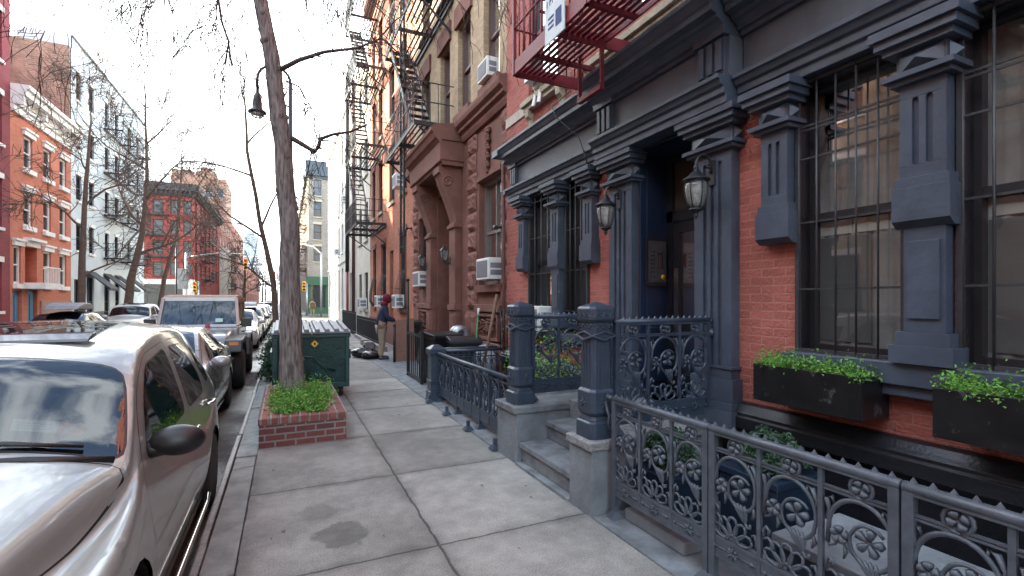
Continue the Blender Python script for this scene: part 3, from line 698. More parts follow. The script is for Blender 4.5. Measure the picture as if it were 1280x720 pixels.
for r in range(4):                                    # rows of hand lettering
    y = .15; z = .24-r*.11
    while y > -.15:
        w = random.uniform(.03,.055); k = random.randrange(4)
        pts = [[(0,0),(0,1)],[(0,0),(.5,1),(1,0)],[(1,1),(0,1),(0,0),(1,0)],[(0,0),(0,1),(1,.7),(0,.5)]][k]
        for p,q in zip(pts,pts[1:]): b.bar((-.0135,y-p[0]*w*.8,z+p[1]*.065),(-.0135,y-q[0]*w*.8,z+q[1]*.065),.010,.003,(1,0,0))
        y -= w+.012
for i in range(3): b.bar((-.0135,.13-i*.0,-.22-i*.05),(-.0135,.02,-.22-i*.05),.02,.003,(1,0,0))
b.box(-.0155,-.013,-.13,-.02,-.36,-.2)
obj('lettering', b, INK, t, local=True)
# loose cable down the facade
b = MB(); pts = [(FX-.03,5.35,4.62),(FX-.10,5.5,4.4),(FX-.35,5.55,4.17),(FX-.34,5.45,4.0),(FX-.16,5.2,3.7),(FX-.2,5.02,3.45),(FX-.2,4.95,3.3)]
b.tube(pts,.008,5); tag(obj('cable', b, BLACK), 'loose black cable sagging over the blue frieze above the left windows', 'cable')
# flood lamps bracketed under the fire escape
t = thing('security_light', 'white twin bracket floodlight below the red fire escape by the cream sill', 'light', (3.3,6.35,4.5))
b = MB(); b.box(3.36,3.5,6.2,6.5,4.80,4.86); b.bar((3.40,6.3,4.80),(3.33,6.25,4.52),.05,.03); b.bar((3.40,6.45,4.80),(3.33,6.42,4.52),.05,.03); obj('bracket', b, WHITE, t)
b = MB(); b.box(3.22,3.40,6.15,6.5,4.862,4.93); obj('lamp_head', b, STEEL, t, .01)
# ------------------------------------------------------------------ cast iron railings, stoop and front area
def bay(b, s0, w, z0, zs, k=1., r=.0092):
    """one bay of cast scrollwork between s0 and s0+w; z0 top of the bottom plate, zs the upper rail"""
    h = zs - z0
    def P(u, t, x=0): return (x, s0 + u*w, z0 + t*h)
    def st(pts, rad): b.tube([P(*p) for p in pts], rad, 6)
    def arc(cu, ct, ru, rt, a0, a1, n): return [(cu+ru*math.cos(R(a0+(a1-a0)*i/n)), ct+rt*math.sin(R(a0+(a1-a0)*i/n))) for i in range(n+1)]
    asp = w/h
    # big scroll: up from the left, over the top, down the right and curling in round the flower
    pts = [(.07,.50)] + arc(.52,.66,.43,.30,170,-20,14) + arc(.66,.60,.28,.28*asp*1.1,-25,-190,10) + arc(.64,.62,.24,.24*asp,160,40,6)
    n = len(pts); st(pts, [r*(1.25-.4*i/n) for i in range(n)])
    # five-petal flower inside the curl, petals as fat leaves
    def flower(cu, ct, rr, n=5, a0=90, x=.0):
        for i in range(n):
            a = R(a0 + 360*i/n); du, dt = math.cos(a), math.sin(a)*asp
            q = [(cu+du*rr*f, ct+dt*rr*f) for f in (.08,.45,.8,1.)]
            b.tube([P(u,t,x) for u,t in q], [r*.5, r*1.6, r*2.3, r*.8], 6)
        b.ball(P(cu,ct,x-.004), r*1.1, n=8, k=5)
    flower(.64,.63,.20,5,80); flower(.24,.60,.13,5,20)
    st([(.05,.52),(.10,.47),(.18,.50),(.24,.58)], r*.8)
    st([(.24,.60),(.36,.52),(.50,.44),(.60,.40)], r*.85)
    # drooping leaf cluster
    for du in (-.10,-.03,.04,.11): st([(.60+du*1.1,.47),(.66+du*.8,.40),(.72+du*.3,.31),(.745,.27)], [r*.7,r*1.3,r*.9,r*.5])
    st([(.74,.29),(.78,.24),(.84,.25),(.84,.29)], r*.8)
    # small acanthus curls beside the fan
    st([(.05,.22),(.05,.31),(.10,.36),(.16,.33),(.14,.28)], r*.9); st([(.05,.22),(.14,.25),(.22,.21),(.24,.15)], r*.9)
    st([(.95,.05),(.97,.14),(.93,.2),(.88,.18)], r*.9)
    # half daisy: five open petals on the plate
    for i in range(5):
        a = R(158 - 34*i); c = (.47,.0); L_ = .43
        ax, az = math.cos(a), math.sin(a)
        loop = []
        for j in range(13):
            q = 2*PI*j/12; f = .60 + .40*math.cos(q); wv = .115*math.sin(q)*(.55+.45*f)
            loop.append((c[0] + ax*L_*f - az*wv, (c[1] + (az*L_*f + ax*wv)*asp)+.01))
        st(loop, r*.85)
    b.tube([P(*p) for p in arc(.47,.0,.13,.13*asp,180,0,8)], r*.9, 6)
    # leaf curls filling the upper corners
    st([(.05,.70),(.10,.80),(.06,.90),(.14,.93),(.17,.87)], [r*.8,r*1.1,r*1.3,r*.9,r*.5]); st([(.93,.72),(.97,.82),(.90,.93),(.82,.94),(.80,.88)], [r*.6,r*1.0,r*1.3,r*.9,r*.5])
    st([(.30,.40),(.33,.47),(.30,.54)], [r*.5,r*1.2,r*.4]); st([(.88,.36),(.93,.42),(.90,.50)], [r*.5,r*1.3,r*.4])
    # ring with a flower on the upper rail
    st(arc(.54,1.08,.15,.15*asp,-80,280,14), r*.95); flower(.54,1.08,.12,4,30)
    st([(.50,.95),(.44,.97),(.38,.955)], r*.8)

def rail_panel(parent, L, nb, z, post=.02, spikes=True, plate=True, foot=None, name='scroll_panel'):
    """a railing panel L long in local coordinates: bottom plate, posts, rails, scrollwork"""
    z0, z1, zs, zt = z                                   # plate bottom, plate top, upper rail, top rail
    t = MB(); w = L/nb
    for i in range(nb): bay(t, i*w+.008, w-.016, z1+.004, zs)
    sc = obj(name, t, IRON2 if parent.get('pale') else IRON, parent, local=True)
    t = MB()
    t.box(-.007,.007,0,L,z0,z1); t.box(-.012,.012,0,L,z1-.014,z1+.004); t.box(-.012,.012,0,L,z0-.004,z0+.012)
    for i in range(nb):                                  # cast snowflakes and arrows on the plate
        c = (i+.5)*w; zm = (z0+z1)/2; q = (z1-z0)*.36
        for sx in (-1,1):
            for k in range(4):
                a = k*PI/2+PI/4; t.tube([(sx*.008,c+math.cos(a)*q*.15,zm+math.sin(a)*q*.15),(sx*.011,c+math.cos(a)*q*.9,zm+math.sin(a)*q*.7)],[.004,.010],5)
                a = k*PI/2; t.tube([(sx*.008,c,zm),(sx*.011,c+math.cos(a)*q*.9,zm+math.sin(a)*q*.8)],[.004,.006],5)
            for s in (-1,1): t.tube([(sx*.009,c+s*q*1.0,zm),(sx*.009,c+s*w*.40,zm)],.0045,5); t.tube([(sx*.009,c+s*w*.36,zm),(sx*.009,c+s*w*.45,zm)],[.014,.002],5)
    obj('bottom_plate', t, sc.data.materials[0], parent, local=True)
    t = MB()
    for i in range(nb+1):
        e = post if i in (0,nb) else .011
        s = min(max(i*w, e), L-e); t.box(-e*.9,e*.9,s-e,s+e,(foot if (foot is not None and i in (0,nb)) else z0),zt-.012)
        if foot is not None and i in (0,nb): t.taper(0,s,foot,.05,.05,foot+.05,.02,.02)
    obj('post', t, sc.data.materials[0], parent, local=True)
    t = MB()
    t.tube([(0,0,zt),(0,L,zt)],.023,10); t.box(-.016,.016,.004,L-.004,zt-.028,zt-.012)
    t.box(-.006,.006,.012,L-.012,zs-.012,zs-.002); t.box(-.006,.006,.012,L-.012,zs+.003,zs+.013)
    if spikes:
        k = max(2, int(L/.062))
        for i in range(k):
            s = (i+.5)*L/k; t.taper(0,s,zt+.017,.011,.014,zt+.044,.001,.001)
    obj('top_rail', t, sc.data.materials[0], parent, local=True)

def mirrored(o):     # reverse the drawing direction along the panel
    o.rotation_euler[2] = PI
    return o
# along the pavement in front of the near area: three panels end to end
for i, (ya, yb, lab) in enumerate(((3.02,2.10,'ornate blue grey cast iron railing panel next to the stoop, shrub planter behind it'),
                                   (2.09,1.12,'ornate grey cast iron railing panel before the pale stone slab'),
                                   (1.11,.14,'ornate grey cast iron railing panel cut by the bottom right corner'),
                                   (.13,-.84,'ornate grey cast iron railing panel outside the photo at right'))):
    t = thing('iron_railing', lab, 'railing', (2.25, ya, 0), 'cast iron railing panels along the pavement'); t['pale'] = 1
    rail_panel(t, ya-yb, 3, (.185,.30,.795,.905), foot=.012)
    mirrored(t); del t['pale']
t = bpy.data.objects['iron_railing']
c = MB()                                              # scroll that ties the first panel to the newel
c.tube([(0,-.02,.90),(0,-.07,.91),(0,-.095,.86),(0,-.08,.80),(0,-.05,.76),(0,-.07,.70),(0,-.04,.66)],[.02,.02,.016,.014,.012,.010,.006],6)
obj('scroll_end', c, IRON2, t, local=True)
# stoop guard rails
t = thing('iron_railing', 'spiked cast iron guard rail on the near side of the stoop, before the doorway', 'railing', (2.37,3.17,0), 'guard rails on the stoop', -PI/2)
rail_panel(t, 1.02, 3, (.66,.80,1.36,1.475), foot=.585)
b = MB(); b.ball((0,1.045,1.36),.045,n=12,k=8); b.tube([(0,1.0,1.46),(0,1.06,1.47),(0,1.08,1.42)],.02,6)
obj('ball_joint', b, IRON, t, local=True)
t = thing('iron_railing', 'spiked cast iron guard rail on the far side of the stoop, green plants behind it', 'railing', (2.37,4.62,0), 'guard rails on the stoop', -PI/2)
rail_panel(t, 1.02, 3, (.66,.80,1.36,1.475), foot=.585)
# railing of the area beyond the stoop
t = thing('iron_railing', 'long blue iron railing along the pavement beyond the stoop', 'railing', (2.25,7.66,0)); mirrored(t)
L_ = 2.78; sc = MB(); w = L_/9
for i in range(9):
    s = i*w
    def q(pts, r): sc.tube([(0,s+u*w,z) for u,z in pts], r, 5)
    q([(.5+.36*math.sin(a),.45+.19*math.cos(a)) for a in [k*PI/6 for k in range(13)]],.010)
    q([(.5+.2*math.sin(a),.50+.09*math.cos(a)) for a in [k*PI/5 for k in range(11)]],.009)
    q([(.1,.30),(.3,.36),(.5,.28),(.7,.36),(.9,.30)],.010); q([(.1,.66),(.25,.7),(.5,.63),(.75,.7),(.9,.66)],.010)
    q([(.5,.27),(.5,.64)],.007); q([(.3,.50),(.7,.40)],.007); q([(.3,.40),(.7,.50)],.007)
obj('scroll_panel', sc, IRON, t, local=True)
b = MB(); b.tube([(0,0,.78),(0,L_,.78)],.03,8); b.box(-.012,.012,0,L_,.70,.72); b.box(-.012,.012,0,L_,.24,.27); b.box(-.006,.006,0,L_,.13,.241); b.box(-.012,.012,0,L_,.12,.14)
obj('top_rail', b, IRON, t, local=True)
b = MB()
for i in range(10): b.box(-.012,.012,i*w-.011+.012*(i==0)-.012*(i==9),i*w+.011+.012*(i==0)-.012*(i==9),.13,.76)
for s in (.02,.95,1.85,2.72):
    for x in (0,.16): b.box(x-.02,x+.02,s-.02,s+.02,.03,.13+(.55 if x else 0)*0); b.taper(x,s,.012,.06,.06,.06,.028,.028)
obj('post', b, IRON, t, local=True)
for (yy, lab) in ((7.78,'blue iron railing crossing from the low corner post to the brownstone'),(8.12,'second blue iron railing crossing beside the brownstone bins')):
    t = thing('iron_railing', lab, 'railing', (2.33,yy,0), 'cross railings by the corner post', -PI/2)
    b = MB(); b.tube([(0,0,.80),(0,1.2,.80)],.026,8); b.box(-.01,.01,0,1.2,.68,.70); b.box(-.01,.01,0,1.2,.12,.15); obj('top_rail', b, IRON, t, local=True)
    b = MB()
    for i in range(13): b.box(-.008,.008,i*.098,i*.098+.014,.02,.79)
    for i in range(12): b.tube([(0,i*.098+.056+.03*math.cos(a),.60+.06*math.sin(a)) for a in [k*PI/4 for k in range(9)]],.007,5)
    obj('baluster', b, IRON, t, local=True)
# --- newel posts
def newel(label, x, y, z, h=1.07):
    t = thing('newel_post', label, 'post', (x,y,z), 'octagonal cast iron newel posts')
    def ring(b, z0, z1, a0, a1=None):
        a1 = a1 or a0; v = []
        for a, zz in ((a0,z0),(a1,z1)):
            c = a*.30
            v += [(a,-a+c,zz),(a,a-c,zz),(a-c,a,zz),(-a+c,a,zz),(-a,a-c,zz),(-a,-a+c,zz),(-a+c,-a,zz),(a-c,-a,zz)]
        b.add(v,[(7,6,5,4,3,2,1,0),tuple(range(8,16))]+[(i,(i+1)%8,8+(i+1)%8,8+i) for i in range(8)])
    b = MB(); ring(b,0,.12,.128); ring(b,.121,.135,.128,.112); ring(b,.136,.17,.108,.095); ring(b,.171,.20,.095,.118)
    obj('base', b, IRON, t, .004, local=True)
    b = MB(); ring(b,.201,.36,.118); ring(b,.361,.385,.118,.10); ring(b,.386,.78,.098,.094); ring(b,.781,.82,.105); ring(b,.821,.905,.098); ring(b,.906,.925,.104,.122)
    for sx, sy in ((-1,0),(0,-1),(1,0),(0,1)):            # flutes, straps and rosettes cast on each face
        for k in (-1,0,1):
            cx, cy = sx*.099+(k*.038 if sx == 0 else 0), sy*.099+(k*.038 if sy == 0 else 0)
            wx, wy = (.003,.009) if sx else (.009,.003)
            b.box(cx-wx,cx+wx,cy-wy,cy+wy,.42,.74)
        for q in range(6):
            a = q*PI/3; p = (sx*.119,sy*.119); e = .045
            c0 = (p[0],p[1],.28); c1 = (p[0]+(0 if sx else math.cos(a)*e), p[1]+(math.cos(a)*e if sx else 0), .28+math.sin(a)*.05)
            b.tube([c0,c1],[.010,.004],5)
        for q in range(-3,4):
            cx, cy = sx*.101+(q*.026 if sx == 0 else 0), sy*.101+(q*.026 if sy == 0 else 0); b.ball((cx,cy,.865+.018*(q%2)),.011,n=6,k=4)
        p0 = (sx*.108+(-.11 if sx == 0 else 0), sy*.108+(-.11 if sy == 0 else 0)); p1 = (sx*.108+(.11 if sx == 0 else 0), sy*.108+(.11 if sy == 0 else 0))
        m = (sx*.112,sy*.112); b.tube([(*p0,.80),(*m,.765),(*p1,.80)],.012,5); b.tube([(*p0,.80),(*m,.83),(*p1,.80)],.009,5)
    obj('shaft', b, IRON, t, .003, local=True)
    b = MB(); ring(b,.926,1.01,.122); ring(b,1.011,1.03,.122,.105); ring(b,1.031,1.065,.105,.012)
    for sx, sy in ((-1,0),(0,-1),(1,0),(0,1)):
        pts = []
        for q in range(7):
            o_ = -.10+.2*q/6; pts.append((sx*.123+(o_ if sx == 0 else 0), sy*.123+(o_ if sy == 0 else 0), .945+.035*(q%2)))
        b.tube(pts,.005,4,smooth=False)
    obj('cap', b, IRON, t, .003, local=True)
    return t
nA = newel('blue cast iron newel post standing on the near stone pier of the stoop', 2.25, 3.25, .57)
nB = dup(nA, (2.25,4.63,.57), 'blue cast iron newel post standing on the far stone pier of the stoop')
t = thing('gate_post', 'short blue iron corner post with pyramid cap at the far end of the railing', 'post', (2.25,7.82,0))
b = MB(); b.taper(0,0,0,.14,.14,.16,.13,.13); b.taper(0,0,.16,.115,.115,.30,.115,.115); b.taper(0,0,.30,.13,.13,.34,.13,.13); b.taper(0,0,.34,.11,.11,.74,.11,.11); b.taper(0,0,.74,.12,.12,.78,.135,.135)
obj('shaft', b, IRON, t, .006, local=True); b = MB(); b.taper(0,0,.78,.14,.14,.85,.14,.14); b.taper(0,0,.85,.135,.135,.91,.05,.05); obj('cap', b, IRON, t, .006, local=True)
# --- the stoop
t = thing('stone_stoop', 'bluestone stoop with two steps between low piers leading to the dark doorway', 'stoop', (2.6,3.9,0))
for (y0,y1,lab) in ((3.09,3.41,0),(4.42,4.90,1)):
    b = MB(); b.box(2.10,3.42,y0,y1,-.05,.50); obj('pier', b, BLUEST, t, .008)
    b = MB(); b.box(2.075,3.415,y0-.02,y1+.02,.501,.57); obj('pier_cap', b, BLUEST2 if lab else mat('pitted_granite',(.24,.235,.23),.8,0,.4,30,.7,60), t, .012)
b = MB(); b.box(2.085,2.5,3.412,4.418,-.05,.03); obj('step', b, BLUEST2, t, .006)
for i,(x,z) in enumerate(((2.13,.22),(2.43,.41))):
    b = MB(); b.box(x,x+.45,3.412,4.418,z-.055,z); b.box(x+.025,x+.44,3.413,4.417,(.03,.22)[i]+.001,z-.056); obj('step', b, BLUEST2, t, .008)
b = MB(); b.box(2.72,4.35,3.412,4.418,.3,.60); obj('landing', b, BLUEST2, t, .006)
# --- planters, shrubs and slabs in the near area
def leaves(mb, n, fn, s0, s1, droop=.3):
    for i in range(n):
        p = fn(); s = random.uniform(s0,s1); d = Vector((random.gauss(0,1),random.gauss(0,1),random.gauss(.5,.8))).normalized()
        a = d.orthogonal().normalized(); a.rotate(Matrix.Rotation(random.uniform(0,6.3),3,d)); q = d.cross(a)
        p = Vector(p); t = p + d*s*.25
        mb.add([p-a*s*.5, p+q*s*.28+d*s*.1, p+a*s*.5-d*s*droop*.4, p-q*s*.28+d*s*.1],[(0,1,2,3)])
def window_box(label, y0, y1, seed):
    t = thing('window_box', label, 'window box', (3.35,(y0+y1)/2,.91), 'black window boxes under the right windows')
    b = MB(); x0,x1,z0,z1 = 3.19,3.485,.905,1.175
    b.box(x0,x0+.015,y0,y1,z0,z1); b.box(x1-.015,x1,y0,y1,z0,z1); b.box(x0+.016,x1-.016,y0,y0+.015,z0,z1); b.box(x0+.016,x1-.016,y1-.015,y1,z0,z1); b.box(x0+.016,x1-.016,y0+.016,y1-.016,z0,z0+.02)
    obj('box', b, BOXBLK, t, .003)
    b = MB(); b.box(x0+.017,x1-.017,y0+.017,y1-.017,z0+.03,z1-.03); obj('soil', b, SOIL, t)
    random.seed(seed); b = MB(); cl = [(random.uniform(x0+.03,x1-.03),random.uniform(y0+.02,y1-.02),random.uniform(.04,.11)) for _ in range(70)]
    def f():
        c = random.choice(cl); return (c[0]+random.gauss(0,.025)-.01, c[1]+random.gauss(0,.03), 1.15+abs(random.gauss(0,.55))*c[2]+random.uniform(-.02,.02))
    leaves(b,4200,f,.012,.032)
    b.mi = 1; leaves(b,260,f,.014,.028)
    obj('foliage', b, [LEAF1,LEAF2], t, recalc=False)
window_box('black window box of bright green plants under the window next to the doorway', 1.80, 2.56, 1)
window_box('black window box of bright green plants cut by the right edge of the photo', .70, 1.44, 2)
def planter(label, x0,x1,y0,y1,z0,z1, fz, seed, n=2600, m=(LEAF4,LEAF3)):
    t = thing('planter', label, 'planter', ((x0+x1)/2,(y0+y1)/2,z0), 'navy planters behind the near railing')
    b = MB(); b.box(x0,x1,y0,y1,z0,z1-.05); b.box(x0-.015,x1+.015,y0-.015,y1+.015,z1-.05,z1); obj('pot', b, NAVYPL, t, .008)
    random.seed(seed); b = MB(); cx,cy = (x0+x1)/2,(y0+y1)/2
    def f():
        while 1:
            p = Vector((random.uniform(-1,1),random.uniform(-1,1),random.uniform(-1,1)))
            if p.length < 1 and p.length > .35: break
        q = .8+.35*noise.noise(p*2.2+Vector((seed,0,0)))
        return (cx+p.x*(x1-x0)*.62*q, cy+p.y*(y1-y0)*.62*q, z1+fz*.35+p.z*fz*.6*q)
    leaves(b,n,f,.018,.04); b.mi = 1; leaves(b,n//3,f,.018,.04)
    obj('foliage', b, list(m), t, recalc=False)
planter('navy square planter with a round blue green shrub beside the near stoop rail', 2.78,3.22,2.06,2.50,.02,.50,.30,4)
planter('navy planter with low dark foliage close behind the railing next to the newel post', 2.42,2.80,2.62,3.0,.02,.40,.34,5)
t = thing('stone_bench', 'pale bluestone slab on navy blocks behind the near railing', 'slab', (2.75,1.45,0))
b = MB(); b.box(2.45,3.05,1.05,1.85,.30,.36); obj('slab_top', b, BLUEST, t, .008); b = MB(); b.box(2.5,3.0,1.1,1.8,.012,.299); obj('block', b, NAVYPL, t, .01)
t = thing('stone_block', 'small dark stone block lying under the first railing panel', 'block', (2.4,2.5,0)); b = MB(); b.box(2.30,2.62,2.35,2.95,.013,.10); obj('block', b, BLUEST, t, .012)
b = MB(); b.box(FX+.0,FX+.45,YR,3.08,-.2,.012); b.box(3.2,3.3,YR,3.07,.013,.10); o = obj('area_step', b, TRIMK); o['kind'] = 'structure'
# plants in the far area, air conditioner under the barred window
random.seed(9); b = MB()
def f(): return (random.uniform(2.9,3.4),random.uniform(5.0,6.6),.55+abs(random.gauss(0,.3)))
leaves(b,2200,f,.02,.05); b.mi = 1; leaves(b,400,f,.02,.05)
t = thing('shrub', 'bright green shrub in the area beyond the stoop seen through the railing', 'shrub', (3.15,5.8,0)); obj('foliage', b, [LEAF1,LEAF2], t, recalc=False)
b = MB()
for y in (5.2,5.8,6.4): b.tube([(3.15,y,.02),(3.17,y+.05,.5),(3.12,y,.8)],[.02,.015,.006],5)
obj('stem', b, TWIG, t)
random.seed(10); b = MB()
def f(): return (random.uniform(2.75,3.3),random.uniform(4.95,5.6),.60+abs(random.gauss(0,.05)))
leaves(b,900,f,.02,.045); b.mi = 1; leaves(b,300,f,.02,.045)
t = thing('creeper', 'low yellow green creeper along the edge of the far stoop cap', 'plant', (3.0,5.2,.5)); obj('foliage', b, [LEAF2,LEAF1], t, recalc=False)
b = MB(); b.box(2.75,3.3,4.93,5.6,.012,.57); obj('bed', b, BLUEST, t)
def aircon(label, x, y, z, w=.55, h=.38, d=.32, group='window air conditioners'):
    t = thing('air_conditioner', label, 'air conditioner', (x,y,z), group)
    b = MB(); b.box(x-d,x,y-w/2,y+w/2,z,z+h); obj('casing', b, WHITE, t, .012)
    b = MB(); b.box(x-d-.006,x-d-.001,y-w*.42,y+w*.42,z+h*.12,z+h*.88); obj('grille', b, mat('ac_grille',(.22,.23,.25),.7,0,.2,40), t)
    b = MB()
    for i in range(7): b.box(x-d-.010,x-d-.0065,y-w*.42,y+w*.42,z+h*(.14+.1*i),z+h*(.14+.1*i)+.012)
    for i in (0,1): b.box(x-d+.04,x-.05,y-w/2-.004,y-w/2-.001,z+h*(.2+i*.32),z+h*(.44+i*.32))
    obj('louvres', b, LIDG, t)
    return t
aircon('white air conditioner low in the barred window of the red house', FX-.02, 6.42, 1.2, .6, .36, .22)
b = MB()
for i in range(9): b.cyl((3.05,5.95+i*.13,.9),(3.05,5.95+i*.13,1.52),.009,n=5)
for z in (1.5,.95): b.bar((3.05,5.9,z),(3.05,7.05,z),.02)
tag(obj('guard_rail', b, BLACK), 'plain black guard rail before the left barred window of the red house', 'railing')
# ------------------------------------------------------------------ the rest of the right-hand row
def trim_window(fac, H, a0, a1, z0, z1, frame, glass, lint=None, sill=None, lh=.22, sh=.12, lo=.08, proud=.05, d=.1, t=.06, mull=0, shade=None, shade_h=.5, cap=False):
    w = sash(fac, H, a0, a1, z0, z1, frame, glass, d, t, True, mull, shade=shade, shade_h=shade_h)
    if lint:
        b = MB(); fac.box(b,-proud,.02,a0-lo,a1+lo,z1,z1+lh)
        if cap: fac.box(b,-proud-.07,.02,a0-lo-.06,a1+lo+.06,z1+lh+.001,z1+lh+.09)
        obj('lintel', b, lint, w)
    if sill:
        b = MB(); fac.box(b,-proud-.04,.02,a0-lo*.7,a1+lo*.7,z0-sh,z0); obj('sill', b, sill, w)
    return w

def fire_escape(label, fac, a0, a1, zs, out, m, group=None, stair=True, first=None, pick=.16, thick=.012, ladder=None):
    """balconies with slatted floors, picket railings, zig-zag stairs and brackets"""
    t = thing('fire_escape', label, 'fire escape', fac.P(0,(a0+a1)/2,zs[0]), group)
    for li, z in enumerate(zs):
        b = MB(); 
        fac.box(b,-out,-out+.03,a0,a1,z-.06,z+.06); fac.box(b,-.05,-.02,a0,a1,z-.06,z+.06)
        for a in (a0,(a0+a1)/2,a1-.03): fac.box(b,-out+.031,-.051,a,a+.03,z-.05,z+.05)
        n = max(6,int(out/.11))
        for i in range(n):
            dd = -out+.05+(out-.12)*i/(n-1)
            hole = stair and li < len(zs)-0 and i < n//2
            if hole and li > 0: fac.box(b,dd-.022,dd+.022,a0+.03,a0+(a1-a0)*.42,z+.051,z+.06); fac.box(b,dd-.022,dd+.022,a1-.5,a1-.03,z+.051,z+.06)
            else: fac.box(b,dd-.022,dd+.022,a0+.03,a1-.03,z+.051,z+.06)
        obj('platform', b, m, t)
        b = MB(); r = thick
        for zz in (z+.5,z+.95):
            b.tube([fac.P(0,a0,zz),fac.P(-out,a0,zz),fac.P(-out,a1,zz),fac.P(0,a1,zz)],r*1.2,5,smooth=False)
        k = int((a1-a0)/pick)
        for i in range(k+1):
            a = a0+(a1-a0)*i/k; b.bar(fac.P(-out,a,z),fac.P(-out,a,z+.95),r*1.3)
        k = max(2,int(out/pick))
        for i in range(1,k):
            for a in (a0,a1): b.bar(fac.P(-out*i/k,a,z),fac.P(-out*i/k,a,z+.95),r*1.3)
        obj('railing', b, m, t)
        for a in (a0+.1,a1-.1):
            b = MB(); b.bar(fac.P(-.03,a,z-.75),fac.P(-out*.85,a,z-.06),.04); obj('bracket', b, m, t)
        if stair and li < len(zs)-1:
            b = MB(); z1 = zs[li+1]; s0,s1 = (a0+.5,a1-.6); 
            for dd in (-out+.06,-out+.55): b.bar(fac.P(dd,s0,z+.06),fac.P(dd,s1,z1+.02),.03,.13)
            n = int((z1-z)/.25)
            for i in range(n):
                f = (i+.5)/n; a = s0+(s1-s0)*f; zz = z+.06+(z1-z-.06)*f
                fac.box(b,-out+.07,-out+.54,a-.09,a+.09,zz-.008,zz+.008)
            for dd in (-out+.06,): b.tube([fac.P(dd,s0,z+.9),fac.P(dd,s1,z1+.85)],r*1.2,5)
            obj('stair', b, m, t)
    if ladder:
        la, lz0, lz1, ld = ladder
        b = MB()
        for a in (la-.2,la+.2): b.bar(fac.P(ld,a,lz0),fac.P(ld,a,lz1),.035,.05)
        k = int((lz1-lz0)/.3)
        for i in range(k): b.tube([fac.P(ld,la-.2,lz0+.15+i*.3),fac.P(ld,la+.2,lz0+.15+i*.3)],.012,5)
        obj('drop_ladder', b, m, t)
    return t

# --- brownstone with the columned door hood
BX = 3.6
fb = Fac('-x', BX)
B = thing('brownstone_house', 'brownstone with rock faced blocks, bracketed door hood and tan brick upper floors', 'house', (BX,11,0))
Y0, Y1 = 7.76, 15.0
w1 = (8.22,9.36,1.95,4.05); w2 = (13.05,14.3,1.95,4.05); dro = (11.05,12.35,.25,4.3,1.0)
b = MB(); fb.wall(b,Y0,Y1,-.2,5.15,[(*w1,.25),(*w2,.25),dro]); obj('ground_floor_wall', b, BSTONE, B, recalc=False)
ups = [(8.3,9.1),(9.85,10.7),(11.3,12.1),(13.1,13.9)]
uh = []
for z0,z1 in ((5.85,7.9),(9.1,11.1),(12.2,14)): uh += [(p,q,z0,z1,.22) for p,q in ups]
b = MB(); fb.wall(b,Y0,Y1,5.6,16,uh); obj('upper_wall', b, TANB, B, recalc=False)
b = MB(); b.prism([(BX+.03,5.12),(BX-.06,5.12),(BX-.10,5.2),(BX-.10,5.27),(BX-.17,5.30),(BX-.17,5.36),(BX-.24,5.42),(BX-.26,5.50),(BX-.26,5.56),(BX-.10,5.62),(BX+.03,5.63)],'y',Y0-.02,10.2)
obj('belt_cornice', b, BSTONE, B, .006); b = MB()
b.prism([(BX+.03,5.12),(BX-.06,5.12),(BX-.10,5.27),(BX-.24,5.42),(BX-.26,5.56),(BX+.03,5.63)],'y',13.3,Y1)
obj('belt_cornice', b, BSTONE, B, .006)
# rock-faced quoins with pillowed faces
def rock(b, y0, y1, z0, z1, x, dep=.07, seed=0):
    ny, nz = 7, 6; vs = []
    for i in range(ny):
        for j in range(nz):
            u, v = i/(ny-1), j/(nz-1); e = min(u,1-u,v,1-v)
            p = Vector((u*3.1+seed*1.7, v*2.3+seed, seed*.37))
            dd = (0 if e < .01 else dep*(.55+.75*noise.noise(p*1.7)+.3*noise.noise(p*5)))
            vs.append((x-max(dd,0)-.012*(e>0.01), y0+(y1-y0)*u, z0+(z1-z0)*v))
    b.add(vs,[(i*nz+j,(i+1)*nz+j,(i+1)*nz+j+1,i*nz+j+1) for i in range(ny-1) for j in range(nz-1)],False)
sd = 0
for (ya,yb) in ((7.78,8.17),(9.42,9.98)):
    b = MB(); k = 0
    for zz in [1.45,1.86,2.27,2.68,3.09,3.50,3.91,4.32,4.72]:
        sd += 1; o = .05 if k % 2 else 0; k += 1
        rock(b, ya+(.0 if ya < 8 else o), yb-(o if ya < 8 else 0), zz+.012, zz+.40, BX-.012, .06, sd)
    for yy in ((7.80,8.1),) if ya < 8 else ((9.42,9.72),(9.75,10.05)): sd += 1; rock(b, *yy, .85, 1.4, BX-.03, .05, sd)
    obj('rock_faced_quoins', b, BROUGH, B)
b = MB()
for zz in [1.45,1.86,2.27,2.68,3.09,3.50,3.91,4.32]:
    sd += 1; rock(b, 14.4, 14.95, zz+.012, zz+.40, BX-.012, .06, sd)
obj('rock_faced_quoins', b, BROUGH, B)
